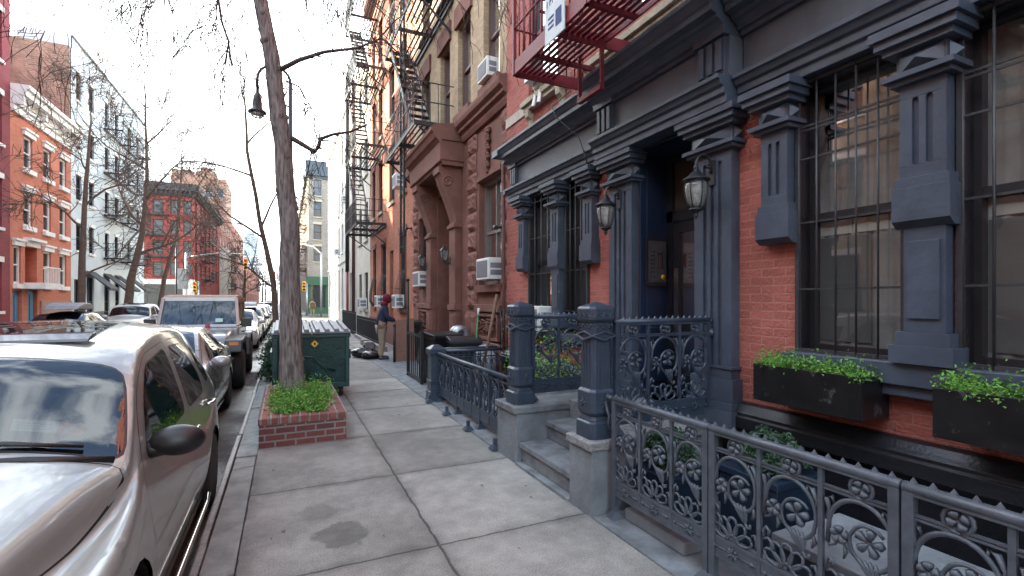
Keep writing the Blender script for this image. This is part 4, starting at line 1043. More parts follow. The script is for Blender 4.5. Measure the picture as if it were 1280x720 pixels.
# plinth courses and carved panels
b = MB(); b.box(BX-.10,BX+.02,Y0+.01,10.1,-.2,.80); b.box(BX-.13,BX+.02,Y0+.01,10.1,.801,.84); b.box(BX-.09,BX+.02,8.12,9.42,1.42,1.56); obj('plinth', b, BSTONE, B, .008)
b = MB(); b.box(BX-.10,BX+.02,13.0,Y1,-.2,.84); b.box(BX-.09,BX+.02,12.95,14.4,1.42,1.56); obj('plinth', b, BSTONE, B, .008)
b = MB(); b.box(BX-.10,BX+.02,8.13,9.41,1.80,1.94); obj('sill', b, BSTONE, B, .008)
for (ya,yb) in ((8.22,9.34),(13.15,14.1)):
    b = MB(); x = BX-.03
    for (p,q,r_,s_) in ((ya,yb,.88,.93),(ya,yb,1.33,1.38),(ya,ya+.05,.931,1.329),(yb-.05,yb,.931,1.329)): b.box(x-.05,BX,p,q,r_,s_)
    ym = (ya+yb)/2; zm = 1.13; random.seed(int(ya*10))
    b.ball((x,ym,zm),.05,.10,.15,n=10,k=8)
    for i in range(40):
        a = random.uniform(0,6.28); r_ = random.uniform(.35,1); yy, zz = ym+math.cos(a)*r_*(yb-ya)*.42, zm+math.sin(a)*r_*.15
        a2 = a+random.uniform(.5,1.6); l = random.uniform(.04,.10)
        b.tube([(x-.01,yy,zz),(x-.045,yy+math.cos(a2)*l*.5,zz+math.sin(a2)*l*.4),(x-.015,yy+math.cos(a2+.8)*l,zz+math.sin(a2+.8)*l*.7)],[.012,.026,.01],5)
    obj('carved_panel', b, BSTONE, B)
# hanging carved pendant over the window
b = MB()
for i in range(16):
    z = 4.15+i*.055; b.ball((BX-.04,8.80+.03*math.sin(i*2.1),z),.05,.035+.006*i,.045,n=7,k=5)
b.box(BX-.035,BX+.01,8.2,9.4,4.06,4.16); obj('carved_pendant', b, BSTONE, B)
for (q,gl) in ((w1,1),(w2,0)):
    w = sash(fb, B, *q, mat('taupe_window_paint',(.20,.17,.15),.5,0,.1) if gl else BLACK, GLASS, d=.16, t=.075, mull=1)
    c = MB(); k = 22; vs = []
    for i in range(k+1):
        y = q[0]+.06+(q[1]-q[0]-.12)*i/k; d = .25-.008-.010*math.sin(i*2.2); vs += [fb.P(d,y,q[2]+.5),fb.P(d,y,q[3]-.05)]
    c.add(vs,[(2*i,2*i+2,2*i+3,2*i+1) for i in range(k)],True); obj('curtain', c, BLINDW, w, recalc=False)
aircon('white air conditioner in the brownstone window nearest the red house', BX+.06, 8.52, 2.03, .62, .40, .32)
aircon('white air conditioner in the brownstone window beyond the door hood', BX+.06, 13.6, 2.03, .7, .42, .34)
aircon('white air conditioner in the tan brick window above the brownstone cornice', BX+.06, 8.72, 5.88, .5, .36, .24)
for z0,z1 in ((5.85,7.9),(9.1,11.1),(12.2,14)):
    for p,q in ups:
        trim_window(fb,B,p,q,z0,z1,mat('brown_window_paint',(.12,.06,.05),.5,0,.1),BGLASS,BSTONE,BSTONE,.45,.16,.12,.06,.14,.07)
# door hood on scrolled consoles
HX = 3.02; ya, yb = 10.30, 13.15
b = MB()
b.prism([(BX,4.62),(HX+.10,4.62),(HX+.08,4.68),(HX+.03,4.70),(HX+.03,5.10),(HX-.02,5.16),(HX-.07,5.20),(HX-.12,5.30),(HX-.16,5.34),(HX-.16,5.42),(HX-.05,5.50),(BX,5.60)],'y',ya,yb)
b.box(HX+.06,BX,ya-.05,ya-.002,5.15,5.40); b.box(HX+.03,BX,ya-.025,ya-.002,4.72,5.149)
obj('door_hood', b, BSTONE, B, .008)
def console(y0, y1):
    b = MB(); pr = []
    top = 4.619; d = .50
    for i in range(15):
        f = i/14; a = f*PI*.5
        pr.append((BX-.10-(d-.10)*(1-math.sin(a))**.7 if f < 1 else BX-.10, top-.16-f*1.2))
    pts = [(BX,top),(BX-d-.04,top),(BX-d-.04,top-.14)]+pr+[(BX,top-1.36)]
    b.prism(pts,'y',y0,y1)
    for s in (y0-.012,y1-.002):                          # scroll eyes on the cheeks
        c = (BX-d+.17, top-.33); b.tube([(c[0]+math.cos(t*.5)*.13*(1-t/26),s+.007,c[1]+math.sin(t*.5)*.13*(1-t/26)) for t in range(22)],.02,5)
    b.box(BX-.16,BX,y0+.02,y1-.02,1.55,top-1.2)
    b.box(BX-.19,BX,y0-.02,y1+.02,1.42,1.549); b.box(BX-.15,BX,y0+.0,y1-.0,.55,1.419); b.box(BX-.24,BX,y0-.06,y1+.06,-.1,.549)
    for z0,z1 in ((1.0,1.3),): b.box(BX-.17,BX-.151,y0+.08,y1-.08,.85,1.3)
    b.box(BX-.20,BX,y0-.02,y1+.02,3.28,3.36)
    return b
obj('console_pilaster', console(10.42,10.9), BSTONE, B, .008)
obj('console_pilaster', console(12.45,12.93), BSTONE, B, .008)
b = MB(); b.box(BX+.7,BX+.78,11.07,12.33,.3,4.25); b.box(BX+.66,BX+.70,11.2,11.65,.5,2.3); b.box(BX+.66,BX+.70,11.75,12.2,.5,2.3); obj('front_door', b, BSTONED, B, .01)
b = MB(); b.box(BX-.1,BX+1,11.0,12.4,.0,.24); b.box(BX-.5,BX-.11,10.95,12.45,-.02,.12); obj('door_step', b, BSTONED, B, .01)
def small_lantern(label, x, y, z):
    t = thing('wall_lantern', label, 'lantern', (x,y,z), 'lanterns beside the brownstone door')
    b = MB(); b.box(-.02,0,-.03,.03,-.1,.08); b.tube([(-.01,0,-.05),(-.08,0,-.09),(-.14,0,-.05),(-.14,0,0)],.012,5); obj('arm', b, BLACK, t, local=True)
    b = MB(); b.taper(-.14,0,0,.045,.045,.22,.08,.08); obj('glass_body', b, LAMPGL, t, local=True)
    b = MB(); b.taper(-.14,0,.221,.095,.095,.30,.02,.02); b.ball((-.14,0,.32),.02); b.taper(-.14,0,-.02,.03,.03,-.001,.05,.05)
    for sx,sy in ((-1,-1),(1,-1),(1,1),(-1,1)): b.bar((-.14+sx*.045,sy*.045,0),(-.14+sx*.08,sy*.08,.22),.012)
    obj('cage', b, BLACK, t, local=True)
small_lantern('small black lantern on the near console pilaster of the brownstone door', BX-.2, 10.66, 2.55)
small_lantern('small black lantern on the far console pilaster of the brownstone door', BX-.2, 12.69, 2.55)
def cctv(label, x, y, z):
    t = thing('security_camera', label, 'camera', (x,y,z))
    b = MB(); b.cyl((0,0,.0),(-.12,0,.0),.02,n=8); b.box(0-.01,.01,-.05,.05,-.05,.05); obj('bracket', b, BLACK, t, local=True)
    b = MB(); b.cyl((-.10,.09,.02),(-.16,-.12,-.03),.042,n=10); obj('camera_body', b, BLACK, t, .004, local=True)
cctv('black security camera on the rock faced blocks beside the brownstone window', BX-.08, 8.0, 2.95)
cctv('twin white camera on the corner of the orange brick house', BX-.02, 15.25, 3.9)
fire_escape('black iron fire escape above the brownstone door hood with a long drop ladder', fb, 11.0, 14.6, [5.72,8.75,11.8], .95, BLACK, None, True, ladder=(12.9,2.9,9.5,-.80))
# --- front area of the brownstone: bins, standpipe, broom, pole
def bin_(label, x, y, rz=0, s=1., lid_open=False, m=PLASTIC):
    t = thing('wheelie_bin', label, 'bin', (x,y,.0), None, rz)
    b = MB(); b.taper(0,0,.06,.22*s,.25*s,.92*s,.29*s,.33*s); b.box(-.31*s,.31*s,-.35*s,.35*s,.90*s,.94*s); obj('body', b, m, t, .012, local=True)
    b = MB(); b.prism([(-.36*s,.945*s),(.36*s,.945*s),(.34*s,1.0*s),(.1,1.03*s),(-.33*s,.99*s)],'x',-.32*s,.32*s); obj('lid', b, m, t, .012, local=True)
    for sx in (-.24*s,.2*s):
        b = MB(); b.lathe([(0,0),(.09,0),(.1,.02),(.09,.05),(0,.05)],(sx,.27*s,.1),12,'x'); obj('wheel', b, RUBBER, t, local=True)
    b = MB(); b.cyl((-.28*s,.37*s,.93*s),(.28*s,.37*s,.93*s),.018); obj('handle', b, m, t, local=True)
    return t
bin_('black wheelie bin with a shiny lid behind the small black gate', 2.75, 9.25, .2, 1.0)
bin_('black wheelie bin next to the brownstone standpipe', 3.0, 8.60, -.15, .95)
t = thing('standpipe', 'grey siamese standpipe with an orange cap by the brownstone plinth', 'standpipe', (3.35,9.55,0))
for dy in (0,.2):
    b = MB(); b.tube([(3.35,9.45+dy,0),(3.35,9.45+dy,.95)]+[(3.35-.11*(1-math.cos(a)),9.45+dy,.95+.11*math.sin(a)) for a in (.5,1.,1.57,2.1,2.7,3.14)]+[(3.13,9.45+dy,.72)],.075,10); b.cyl((3.13,9.45+dy,.74),(3.13,9.45+dy,.68),.095); obj('pipe', b, STEEL, t)
b = MB(); b.ball((3.0,9.15,.86),.15,.15,.13); obj('orange_cap', b, ORANGEPL, t)
b = MB(); b.cyl((3.1,8.35,.05),(3.22,8.40,1.42),.016,n=8); b.cyl((3.215,8.398,1.36),(3.225,8.402,1.48),.018,n=8); b.box(3.0,3.2,8.2,8.5,0,.1)
t = thing('broom', 'green handled broom leaning behind the iron railing', 'broom', (3.1,8.35,0)); obj('handle', b, GREENPL, t)
b = MB(); b.cyl((3.212,8.397,1.36),(3.226,8.403,1.50),.021,n=8); obj('hand_grip', b, WHITE, t)
b = MB(); b.tube([(3.0,7.95,.0),(3.2,7.93,.8),(3.38,7.9,1.75)],.028,7); tag(obj('wooden_pole', b, WOOD), 'long weathered wooden pole leaning on the brownstone beside the red house', 'pole')
b = MB(); b.tube([(3.44,7.74,.1),(3.44,7.74,4.3)],.03,8); tag(obj('drainpipe', b, BSTONED), 'thin dark drainpipe in the joint between red house and brownstone', 'pipe')
t = thing('bin_bags', 'white sacks piled behind the railing by the broom', 'bags', (3.0,8.3,0))
b = MB(); b.ball((3.3,8.35,.5),.25,.35,.35,fn=lambda q: .2*noise.noise(q*3)); obj('sack', b, mat('grey_white_sack',(.5,.52,.55),.5,0,.1), t)
t = thing('gate', 'small black iron gate and tall lamp post like bar before the brownstone bins', 'gate', (2.42,10.2,0))
b = MB()
for i in range(8): y = 9.35+i*.17; b.box(2.39,2.41,y-.012,y+.012,.08,.98)
b.box(2.385,2.415,9.33,10.57,.92,.96); b.box(2.385,2.415,9.33,10.57,.06,.10); b.box(2.37,2.43,9.3,9.36,.01,1.05); obj('gate_leaf', b, BLACK, t)
b = MB(); b.cyl((2.42,10.6,0),(2.42,10.6,2.05),.028,n=8); b.ball((2.42,10.6,2.09),.04); obj('post', b, BLACK, t)
# --- orange brick house
fo = Fac('-x', BX)
O = thing('brick_house', 'orange brick house with dark windows and a black fire escape, beyond the brownstone', 'house', (BX,19,0))
cols = [(15.95,17.05),(18.0,18.7),(19.6,20.5),(21.6,22.5)]
gh = [(15.95,17.1,1.35,3.95,.2),(18.1,18.8,.2,3.5,.4),(19.55,20.65,1.35,3.9,.2),(21.9,22.7,1.35,3.9,.2)]
uh = [(p,q,z0,z1,.2) for p,q in ((15.9,16.9),(17.9,18.9),(20.3,21.2),(22.1,22.9)) for z0,z1 in ((5.3,7.4),(8.4,10.4),(11.4,13.3))]
b = MB(); fo.wall(b,15.01,23.4,-.2,15.2,gh+uh); obj('wall', b, ORANGE, O, recalc=False)
for h in gh[:1]+gh[2:]:
    w = trim_window(fo,O,*h[:4],BLACK,DGLASS,BSTONE,BSTONE,.2,.12,.05,.03)
    g = MB()
    for i in range(7): y = h[0]+.06+(h[1]-h[0]-.12)*i/6; g.tube([fo.P(-.02,y,h[2]),fo.P(-.18,y,h[2]+.25),fo.P(-.16,y,h[2]+.7),fo.P(-.02,y,h[2]+1.3)],.007,5)
    for zz in (.02,.7,1.3): g.tube([fo.P(-.02,h[0],h[2]+zz),fo.P(-.17 if zz == .7 else -.03,h[0]+.05,h[2]+zz),fo.P(-.17 if zz == .7 else -.03,h[1]-.05,h[2]+zz),fo.P(-.02,h[1],h[2]+zz)],.012,5)
    obj('window_guard', g, BLACK, w)
for h in uh: trim_window(fo,O,*h[:4],BLACK,BGLASS,mat('rust_stone',(.33,.14,.09),.8,0,.2),CREAMS,.25,.12,.08,.03)
b = MB(); fo.box(b,.3,.36,18.1,18.8,.2,3.5); fo.box(b,.27,.30,18.2,18.7,.4,2.4); obj('front_door', b, TRIMK, O)
b = MB(); fo.box(b,-.06,.02,15.02,23.39,-.2,.9); obj('base_course', b, BSTONE, O)
b = MB(); fo.box(b,-.35,.1,15.0,23.41,14.7,15.3); obj('cornice', b, BSTONED, O)
aircon('grey air conditioner in the ground floor window behind the person', BX-.02, 16.5, 1.38, .6,.45,.3)
aircon('grey air conditioner in the far ground floor window of the orange house', BX-.02, 20.1, 1.38, .6,.45,.3)
aircon('white air conditioner in an upper window of the orange house under the black ladder', BX-.02, 16.4, 5.4, .6,.45,.3)
fire_escape('tall black fire escape with zig-zag stairs on the orange brick house', fo, 19.4, 23.2, [4.62,7.65,10.7,13.6], 1.15, BLACK, None, True)
# --- cream house, grey corner house
fc = Fac('-x', BX-.02)
C_ = thing('rendered_house', 'cream rendered house with two downpipes and a green door beyond the orange one', 'house', (BX,28,0))
ch = [(p,q,z0,z1,.2) for p,q in ((24.1,25.2),(26.2,27.2)) for z0,z1 in ((1.2,3.0),(4.6,6.4),(7.8,9.6),(11,12.7))] + [(30.0,31.3,0,3.3,.3)]
b = MB(); fc.wall(b,23.41,32.0,-.2,14.0,ch); obj('wall', b, CREAMW, C_, recalc=False)
for h in ch[:-1]: trim_window(fc,C_,*h[:4],BLACK,DGLASS,None,CREAMW)
b = MB(); fc.box(b,.2,.26,30.0,31.3,0,2.5); obj('front_door', b, GREEND, C_); b = MB(); fc.box(b,.2,.25,30.0,31.3,2.52,3.3); obj('transom_light', b, DGLASS, C_)
b = MB(); b.tube([fc.P(-.12,28.6,0),fc.P(-.12,28.6,14)],.09,8); obj('downpipe', b, mat('dark_downpipe',(.09,.04,.04),.6,0,.2), C_)
b = MB(); b.tube([fc.P(-.12,31.7,3.4),fc.P(-.12,31.7,14)],.11,8); obj('downpipe', b, BLACK, C_)
b = MB(); b.tube([fc.P(-.10,31.7,0),fc.P(-.10,31.7,3.4)],.07,8); obj('standpipe', b, mat('red_pipe_paint',(.3,.02,.03),.5,0,.2), C_)
aircon('white air conditioner low in the cream house window', BX-.03, 24.65, 1.25, .7,.5,.35)
G_ = thing('corner_building', 'pale grey rendered corner building with rows of small dark windows, at the crossing', 'building', (BX,41,0))
fg = Fac('-x', BX+.05)
gh = [(p,p+1.1,z0,z1,.2) for p in (33.2,35.8,38.4,41.0,43.8,46.6) for z0,z1 in ((1.0,3.9),(5.0,7.0),(8.0,10.0),(11.,13.))]
b = MB(); fg.wall(b,32.01,49.0,-.2,14.6,gh,depth=9); obj('wall', b, GREYW, G_, recalc=False)
for h in gh: trim_window(fg,G_,*h[:4],mat('grey_window_paint',(.3,.3,.29),.6,0,.1),DGLASS,None,WHITE,d=.12)
b = MB(); fg.box(b,-.08,.02,32.05,48.98,4.25,4.4); obj('string_course', b, GREYW, G_); b = MB(); fg.box(b,-.15,.1,32.05,48.98,14.2,14.7); obj('cornice', b, GREYW, G_)
for i,(y,z) in enumerate(((33.7,8.05),(38.9,5.05))): aircon('white air conditioner in a grey corner building window, '+('upper' if i == 0 else 'lower')+' of the two', BX+.02, y, z, .6,.45,.3)
# fences and steps before the orange and cream houses
t = thing('iron_fence', 'low black iron fence on a kerb before the orange house behind the person', 'fence', (2.9,18,0))
b = MB(); b.box(2.75,2.95,15.8,22.5,-.02,.16); obj('kerb', b, CURBST, t, .02)
b = MB(); 
for i in range(52): y = 16+i*.125; b.box(2.84,2.86,y-.01,y+.01,.16,.98)
b.box(2.835,2.865,16,22.4,.86,.89); b.box(2.835,2.865,16,22.4,.2,.23); obj('pickets', b, BLACK, t)
t = thing('iron_fence', 'black iron fence with taller posts before the cream house', 'fence', (2.95,26,0)); b = MB()
for i in range(40): y = 23.5+i*.15; b.box(2.94,2.96,y-.012,y+.012,0,1.1)
b.box(2.935,2.965,23.5,29.4,1.0,1.03); b.box(2.935,2.965,23.5,29.4,.15,.18); obj('pickets', b, BLACK, t)
t = thing('stone_block', 'two rough stone kerb blocks beside the low fence', 'block', (2.55,17,0)); b = MB(); b.box(2.42,2.72,16.9,17.3,0,.24); b.box(2.5,2.75,18.2,18.7,0,.22); obj('block', b, CURBST, t, .03)
# --- person sorting bins, bags
def skin_body(name, m, joints, bones, root, parent, sub=2):
    me = bpy.data.meshes.new(name); me.from_pydata([j[:3] for j in joints], bones, [])
    o = bpy.data.objects.new(name, me); COL.objects.link(o)
    sm = o.modifiers.new('skin','SKIN'); o.modifiers.new('sub','SUBSURF').levels = sub; o.modifiers['sub'].render_levels = sub
    for i,j in enumerate(joints):
        v = me.skin_vertices[0].data[i]; v.radius = (j[3], j[4] if len(j) > 4 else j[3]); v.use_root = (i == root)
    dg = bpy.context.evaluated_depsgraph_get(); ev = o.evaluated_get(dg); m2 = bpy.data.meshes.new_from_object(ev)
    bpy.data.objects.remove(o); bpy.data.meshes.remove(me)
    m2.name = name; m2.materials.clear(); m2.materials.append(m)
    for p in m2.polygons: p.use_smooth = True
    o = bpy.data.objects.new(name, m2); COL.objects.link(o); o.parent = parent
    return o
PX, PY = 2.42, 13.75
p = thing('person', 'person in maroon hood, navy jacket and khaki trousers leaning over a bin', 'person', (PX,PY,0))
# local frame: faces +x (towards the houses), slightly bowed
J = [(-.02,0,.93,.13,.15),(0,0,1.12,.12,.15),(.04,0,1.32,.12,.17),(.08,0,1.46,.07,.09),(.11,0,1.53,.052,.052),(.145,0,1.61,.075,.072),(.165,0,1.70,.085,.078),
     (.06,.17,1.42,.065),(.10,.22,1.17,.052),(.34,.19,1.06,.038),(.42,.18,1.05,.03),
     (.06,-.17,1.42,.065),(.09,-.23,1.17,.052),(.33,-.19,1.07,.038),(.41,-.18,1.06,.03),
     (-.02,.09,.86,.095),(.02,.10,.48,.062),(-.03,.10,.09,.045),(.02,.10,.04,.04),(.13,.11,.025,.03),
     (-.02,-.09,.86,.095),(-.01,-.10,.48,.062),(-.06,-.11,.09,.045),(-.01,-.11,.04,.04),(.10,-.12,.025,.03)]
E_ = [(0,1),(1,2),(2,3),(3,4),(4,5),(5,6),(2,7),(7,8),(8,9),(9,10),(2,11),(11,12),(12,13),(13,14),(0,15),(15,16),(16,17),(17,18),(18,19),(0,20),(20,21),(21,22),(22,23),(23,24)]
skin_body('body', SKIN, J, E_, 0, p)
JJ = [(J[i][0],J[i][1],J[i][2],J[i][3]+.022,(J[i][4] if len(J[i])>4 else J[i][3])+.022) for i in (0,1,2,3,7,8,9,11,12,13)]
JJ[0] = (-.02,0,.90,.165,.185)
skin_body('jacket', JACKET, JJ, [(0,1),(1,2),(2,3),(2,4),(4,5),(5,6),(2,7),(7,8),(8,9)], 0, p)
skin_body('trousers', KHAKI, [(-.02,0,.95,.14,.16)]+[(j[0],j[1],j[2],j[3]+.028) for j in (J[15],J[16],J[17],J[20],J[21],J[22])], [(0,1),(1,2),(2,3),(0,4),(4,5),(5,6)], 0, p)
for j0,j1 in ((18,19),(23,24)):
    a, c = J[j0], J[j1]; b = MB(); b.ball((a[0]+.05,a[1],.05),.145,.055,.055,n=12,k=8); b.box(a[0]-.08,a[0]+.18,a[1]-.045,a[1]+.045,0,.022); obj('shoe', b, SHOE, p, .008, local=True)
b = MB(); b.ball((.135,0,1.685),.128,.118,.145,n=16,k=10,fn=lambda q: -.12 if q.x > .8 else .0); b.ball((.06,0,1.53),.105,.11,.09,n=14,k=8); obj('hood', b, HOODM, p, local=True)
b = MB(); b.ball((.205,0,1.66),.068,.066,.095,n=14,k=10); b.tube([(.265,0,1.675),(.285,0,1.655),(.268,0,1.64)],[.008,.016,.008],6)
for s in (-1,1): b.ball((.258,s*.027,1.685),.009,n=8,k=5)
b.tube([(.262,-.022,1.612),(.268,0,1.61),(.262,.022,1.612)],.006,5); obj('face', b, SKIN, p, local=True)
for s in (1,-1):                                        # hands, fingers curled over the bin rim
    b = MB(); hx, hy, hz = (.44,.18*s,1.045)
    b.ball((hx,hy,hz),.045,.042,.02,n=10,k=6)
    for k,(dy,l) in enumerate(((-.032,.058),(-.011,.07),(.011,.066),(.032,.05))):
        b.tube([(hx+.02,hy+dy,hz),(hx+.03+l*.6,hy+dy,hz-.002),(hx+.03+l*.85,hy+dy,hz-.03),(hx+.02+l*.8,hy+dy,hz-.052)],[.010,.010,.009,.007],6)
    b.tube([(hx-.01,hy-s*.03,hz),(hx+.02,hy-s*.062,hz-.008),(hx+.045,hy-s*.066,hz-.022)],[.012,.011,.008],6)
    obj('hand', b, SKIN, p, local=True)
bin_('black wheelie bin that the hooded person is leaning over', 3.12, 13.75, 0, 1.05)
t = thing('cardboard_sheet', 'flattened brown cardboard leaning on the bin beside the hooded person', 'cardboard', (2.9,13.1,0))
b = MB(); b.add([(2.62,13.1,.02),(3.15,12.98,.02),(3.2,13.3,1.15),(2.72,13.38,1.1),(2.62,13.115,.02),(3.15,12.995,.02),(3.2,13.315,1.15),(2.72,13.395,1.1)],[(0,1,2,3),(7,6,5,4),(0,4,5,1),(1,5,6,2),(2,6,7,3),(3,7,4,0)]); obj('sheet', b, CARDB, t)
b = MB(); b.cyl((2.6,12.95,0),(2.6,12.95,.95),.035,n=8); b.ball((2.6,12.95,.97),.045); tag(obj('bollard', b, BLACK), 'plain black iron post standing beside the hooded person', 'post')
for i,(x,y,s,lab) in enumerate(((2.05,14.6,.30,'flat black bin bag lying behind the hooded person'),(2.2,14.1,.25,'smaller black bin bag at the feet of the hooded person'))):
    b = MB(); b.ball((x,y,s*.42),s*1.15,s*1.3,s*.5,n=18,k=12,fn=lambda q: .30*noise.noise(q*3.1+Vector((i*7,0,0)))+.12*noise.noise(q*9)); b.tube([(x,y,s*.8),(x+.03,y,s*.98),(x-.02,y,s*1.1)],[.05,.02,.05],7)
    tag(obj('bin_bag', b, BAG), lab, 'bin bag', 'black bin bags by the hooded person')
# --- street side: brick tree planter, dumpster, lamp
t = thing('brick_planter', 'low red brick planter round the street tree, filled with bright green plants', 'planter', (.17,7.2,0))
PLB = brick('planter_brick', (.19,.055,.045),(.105,.04,.045),(.23,.215,.20), msize=.011, bump=.8, var=.3, rh=.075)
PLC = brick('planter_coping_brick', (.23,.078,.06),(.15,.055,.045),(.24,.22,.2), msize=.012, bump=.7, var=.25, bw=.10, rh=.5)
x0,x1,y0,y1 = -.27,.65,6.05,8.35
b = MB(); 
for q in ((x0,x1,y0,y0+.2),(x0,x1,y1-.2,y1),(x0,x0+.2,y0+.201,y1-.201),(x1-.2,x1,y0+.201,y1-.201)): b.box(*q,-.02,.255)
obj('wall', b, PLB, t)
b = MB()
for i in range(9): xx = x0-.012+i*(x1-x0+.024)/9; b.box(xx+.004,xx+(x1-x0+.024)/9-.004,y0-.012,y0+.215,.262,.335+random.uniform(-.003,.003)); b.box(xx+.004,xx+(x1-x0+.024)/9-.004,y1-.21,y1+.012,.262,.335)
for i in range(18):
    yy = y0+.222+i*(y1-y0-.44)/18; h = (y1-y0-.44)/18
    b.box(x0-.012,x0+.205,yy+.004,yy+h-.004,.262,.335+random.uniform(-.003,.003)); b.box(x1-.205,x1+.012,yy+.004,yy+h-.004,.262,.335+random.uniform(-.003,.003))
obj('coping', b, PLC, t, .006)
b = MB(); b.box(x0+.01,x1-.01,y0+.01,y1-.01,.256,.26); b.box(x0-.004,x1+.004,y0-.004,y0+.19,.257,.325); obj('mortar_bed', b, mat('mortar',(.24,.22,.20),.95,0,.2,20,.5,60), t)
b = MB(); b.box(x0+.21,x1-.21,y0+.22,y1-.22,.262,.30); obj('soil', b, SOIL, t)
random.seed(21); b = MB(); cl = [(random.uniform(x0+.14,x1-.14),random.uniform(y0+.14,y1-.5),random.uniform(.07,.20)) for _ in range(110)]
def f():
    c = random.choice(cl); z = abs(random.gauss(0,.5)); return (c[0]+random.gauss(0,.035)*(1+z), c[1]+random.gauss(0,.035)*(1+z), .31+z*c[2]+random.uniform(0,.03))
leaves(b,9000,f,.016,.045); b.mi = 1; leaves(b,1000,f,.016,.035)
obj('foliage', b, [LEAF1,LEAF2], t, recalc=False)
t = thing('dumpster', 'dark green steel dumpster with grey ribbed lids behind the tree', 'dumpster', (.42,9.3,0))
x0,x1,y0,y1 = -.18,.98,8.75,10.2
b = MB(); b.taper((x0+x1)/2,(y0+y1)/2,.16,(x1-x0)/2-.03,(y1-y0)/2-.06,1.08,(x1-x0)/2,(y1-y0)/2)
b.box(x0-.03,x1+.03,y0-.03,y1+.03,1.02,1.085)
b.box(x0-.02,x0+.07,y0-.025,y0+.01,.17,1.02); b.box(x1-.06,x1+.012,y0-.02,y0+.0,.17,1.02)
b.box(x0+.0,x1,y0-.0,y0+.03,.17,.26)
obj('bin_body', b, DUMP, t, .012)
b = MB(); b.tube([(x0+.30,y0-.004,.55),(x0+.42,y0-.012,.72),(x0+.60,y0-.015,.70),(x0+.75,y0-.012,.52),(x0+.95,y0+.004,.45)],.02,6); obj('dent_rib', b, DUMP, t)
for sx in (x0-.06,x1+.02):
    b = MB(); b.box(sx,sx+.05,y0+.3,y1-.3,.62,.78); obj('lift_sleeve', b, DUMP, t, .006)
for (p,q) in ((x0-.03,(x0+x1)/2-.01),((x0+x1)/2+.01,x1+.03)):
    b = MB(); b.add([(p,y0-.06,1.09),(q,y0-.06,1.09),(q,y1,1.20),(p,y1,1.20),(p,y0-.06,1.12),(q,y0-.06,1.12),(q,y1,1.23),(p,y1,1.23)],[(0,3,2,1),(4,5,6,7),(0,1,5,4),(1,2,6,5),(2,3,7,6),(3,0,4,7)])
    for i in range(4):
        c = p+(q-p)*(i+.5)/4; b.add([(c-.04,y0-.07,1.121),(c+.04,y0-.07,1.121),(c+.04,y1,1.231),(c-.04,y1,1.231),(c-.03,y0-.07,1.165),(c+.03,y0-.07,1.165),(c+.03,y1,1.27),(c-.03,y1,1.27)],[(0,3,2,1),(4,5,6,7),(0,1,5,4),(1,2,6,5),(2,3,7,6),(3,0,4,7)])
    obj('lid', b, LIDG, t, .006)
for sx in (x0+.12,x1-.12):
    for sy in (y0+.12,y1-.12):
        b = MB(); b.lathe([(0,-.025),(.07,-.025),(.08,0),(.07,.025),(0,.025)],(sx,sy,.08),12,'x'); b.box(sx-.04,sx+.04,sy-.04,sy+.04,.12,.17); obj('caster', b, RUBBER, t)
b = MB(); b.add([(x0+.62,y0-.010,.86),(x0+.68,y0-.008,.92),(x0+.62,y0-.006,.98),(x0+.56,y0-.008,.92)],[(0,1,2,3)]); obj('diamond_sticker', b, YELLOW, t, recalc=False)
b = MB(); b.box(x0+.605,x0+.635,y0-.0135,y0-.0105,.90,.94); obj('sticker_mark', b, BLACK, t)
# evergreen shrubs by the kerb beyond the dumpster
for (x,y,h,r,lab,sd) in ((-.12,11.2,.75,.36,'dark evergreen shrub by the kerb just beyond the dumpster',31),(.15,14.2,1.05,.75,'wide evergreen shrub spreading behind the dumpster lids',32)):
    t = thing('shrub', lab, 'shrub', (x,y,0), 'evergreen shrubs along the kerb'); random.seed(sd); b = MB()
    def f():
        a = random.uniform(0,6.3); zz = random.uniform(0,1); q = r*math.sqrt(random.uniform(.2,1))*(1.05-.55*zz*zz)*(1+.35*noise.noise(Vector((math.cos(a)*2,math.sin(a)*2,zz*3+sd))))
        return (math.cos(a)*q, math.sin(a)*q, .05+zz*h)
    leaves(b,3200,f,.03,.09); obj('foliage', b, LEAF3, t, recalc=False, local=True)
    b = MB(); b.tube([(0,0,0),(.02,0,h*.6)],[.04,.015],6); obj('stem', b, TWIG, t, local=True)
t = thing('street_lamp', 'bishop crook street lamp with hanging lantern, its pole hidden behind the street tree', 'street lamp', (.12,14.6,0))
lx, ly = .12, 14.6
b = MB(); b.tube([(lx,ly,0),(lx,ly,1.0),(lx,ly,7.55)],[.11,.07,.05],10); obj('pole', b, BLACK, t)
b = MB(); pts = [(lx,ly,7.5)]
for i in range(13): a = i*PI/12; pts.append((lx-.40*(1-math.cos(a)),ly,7.55+.40*math.sin(a)))
pts.append((lx-.80,ly,7.15)); b.tube(pts,.035,8)
b.tube([(lx-.02,ly,6.9)]+[(lx-.24-.16*math.cos(k*.55+.3),ly,7.2+.22*math.sin(k*.55-.6)) for k in range(9)],.022,6); obj('crook', b, BLACK, t)
b = MB(); b.lathe([(0,.52),(.05,.5),(.09,.42),(.11,.30),(.12,.12),(.14,.06),(.22,0),(.23,-.03),(.2,-.05),(0,-.05)],(lx-.80,ly,6.66),14); obj('lantern_hood', b, BLACK, t)
b = MB(); b.lathe([(0,-.051),(.17,-.051),(.15,-.12),(.08,-.17),(0,-.18)],(lx-.80,ly,6.66),14); obj('lamp_glass', b, LAMPGL, t)
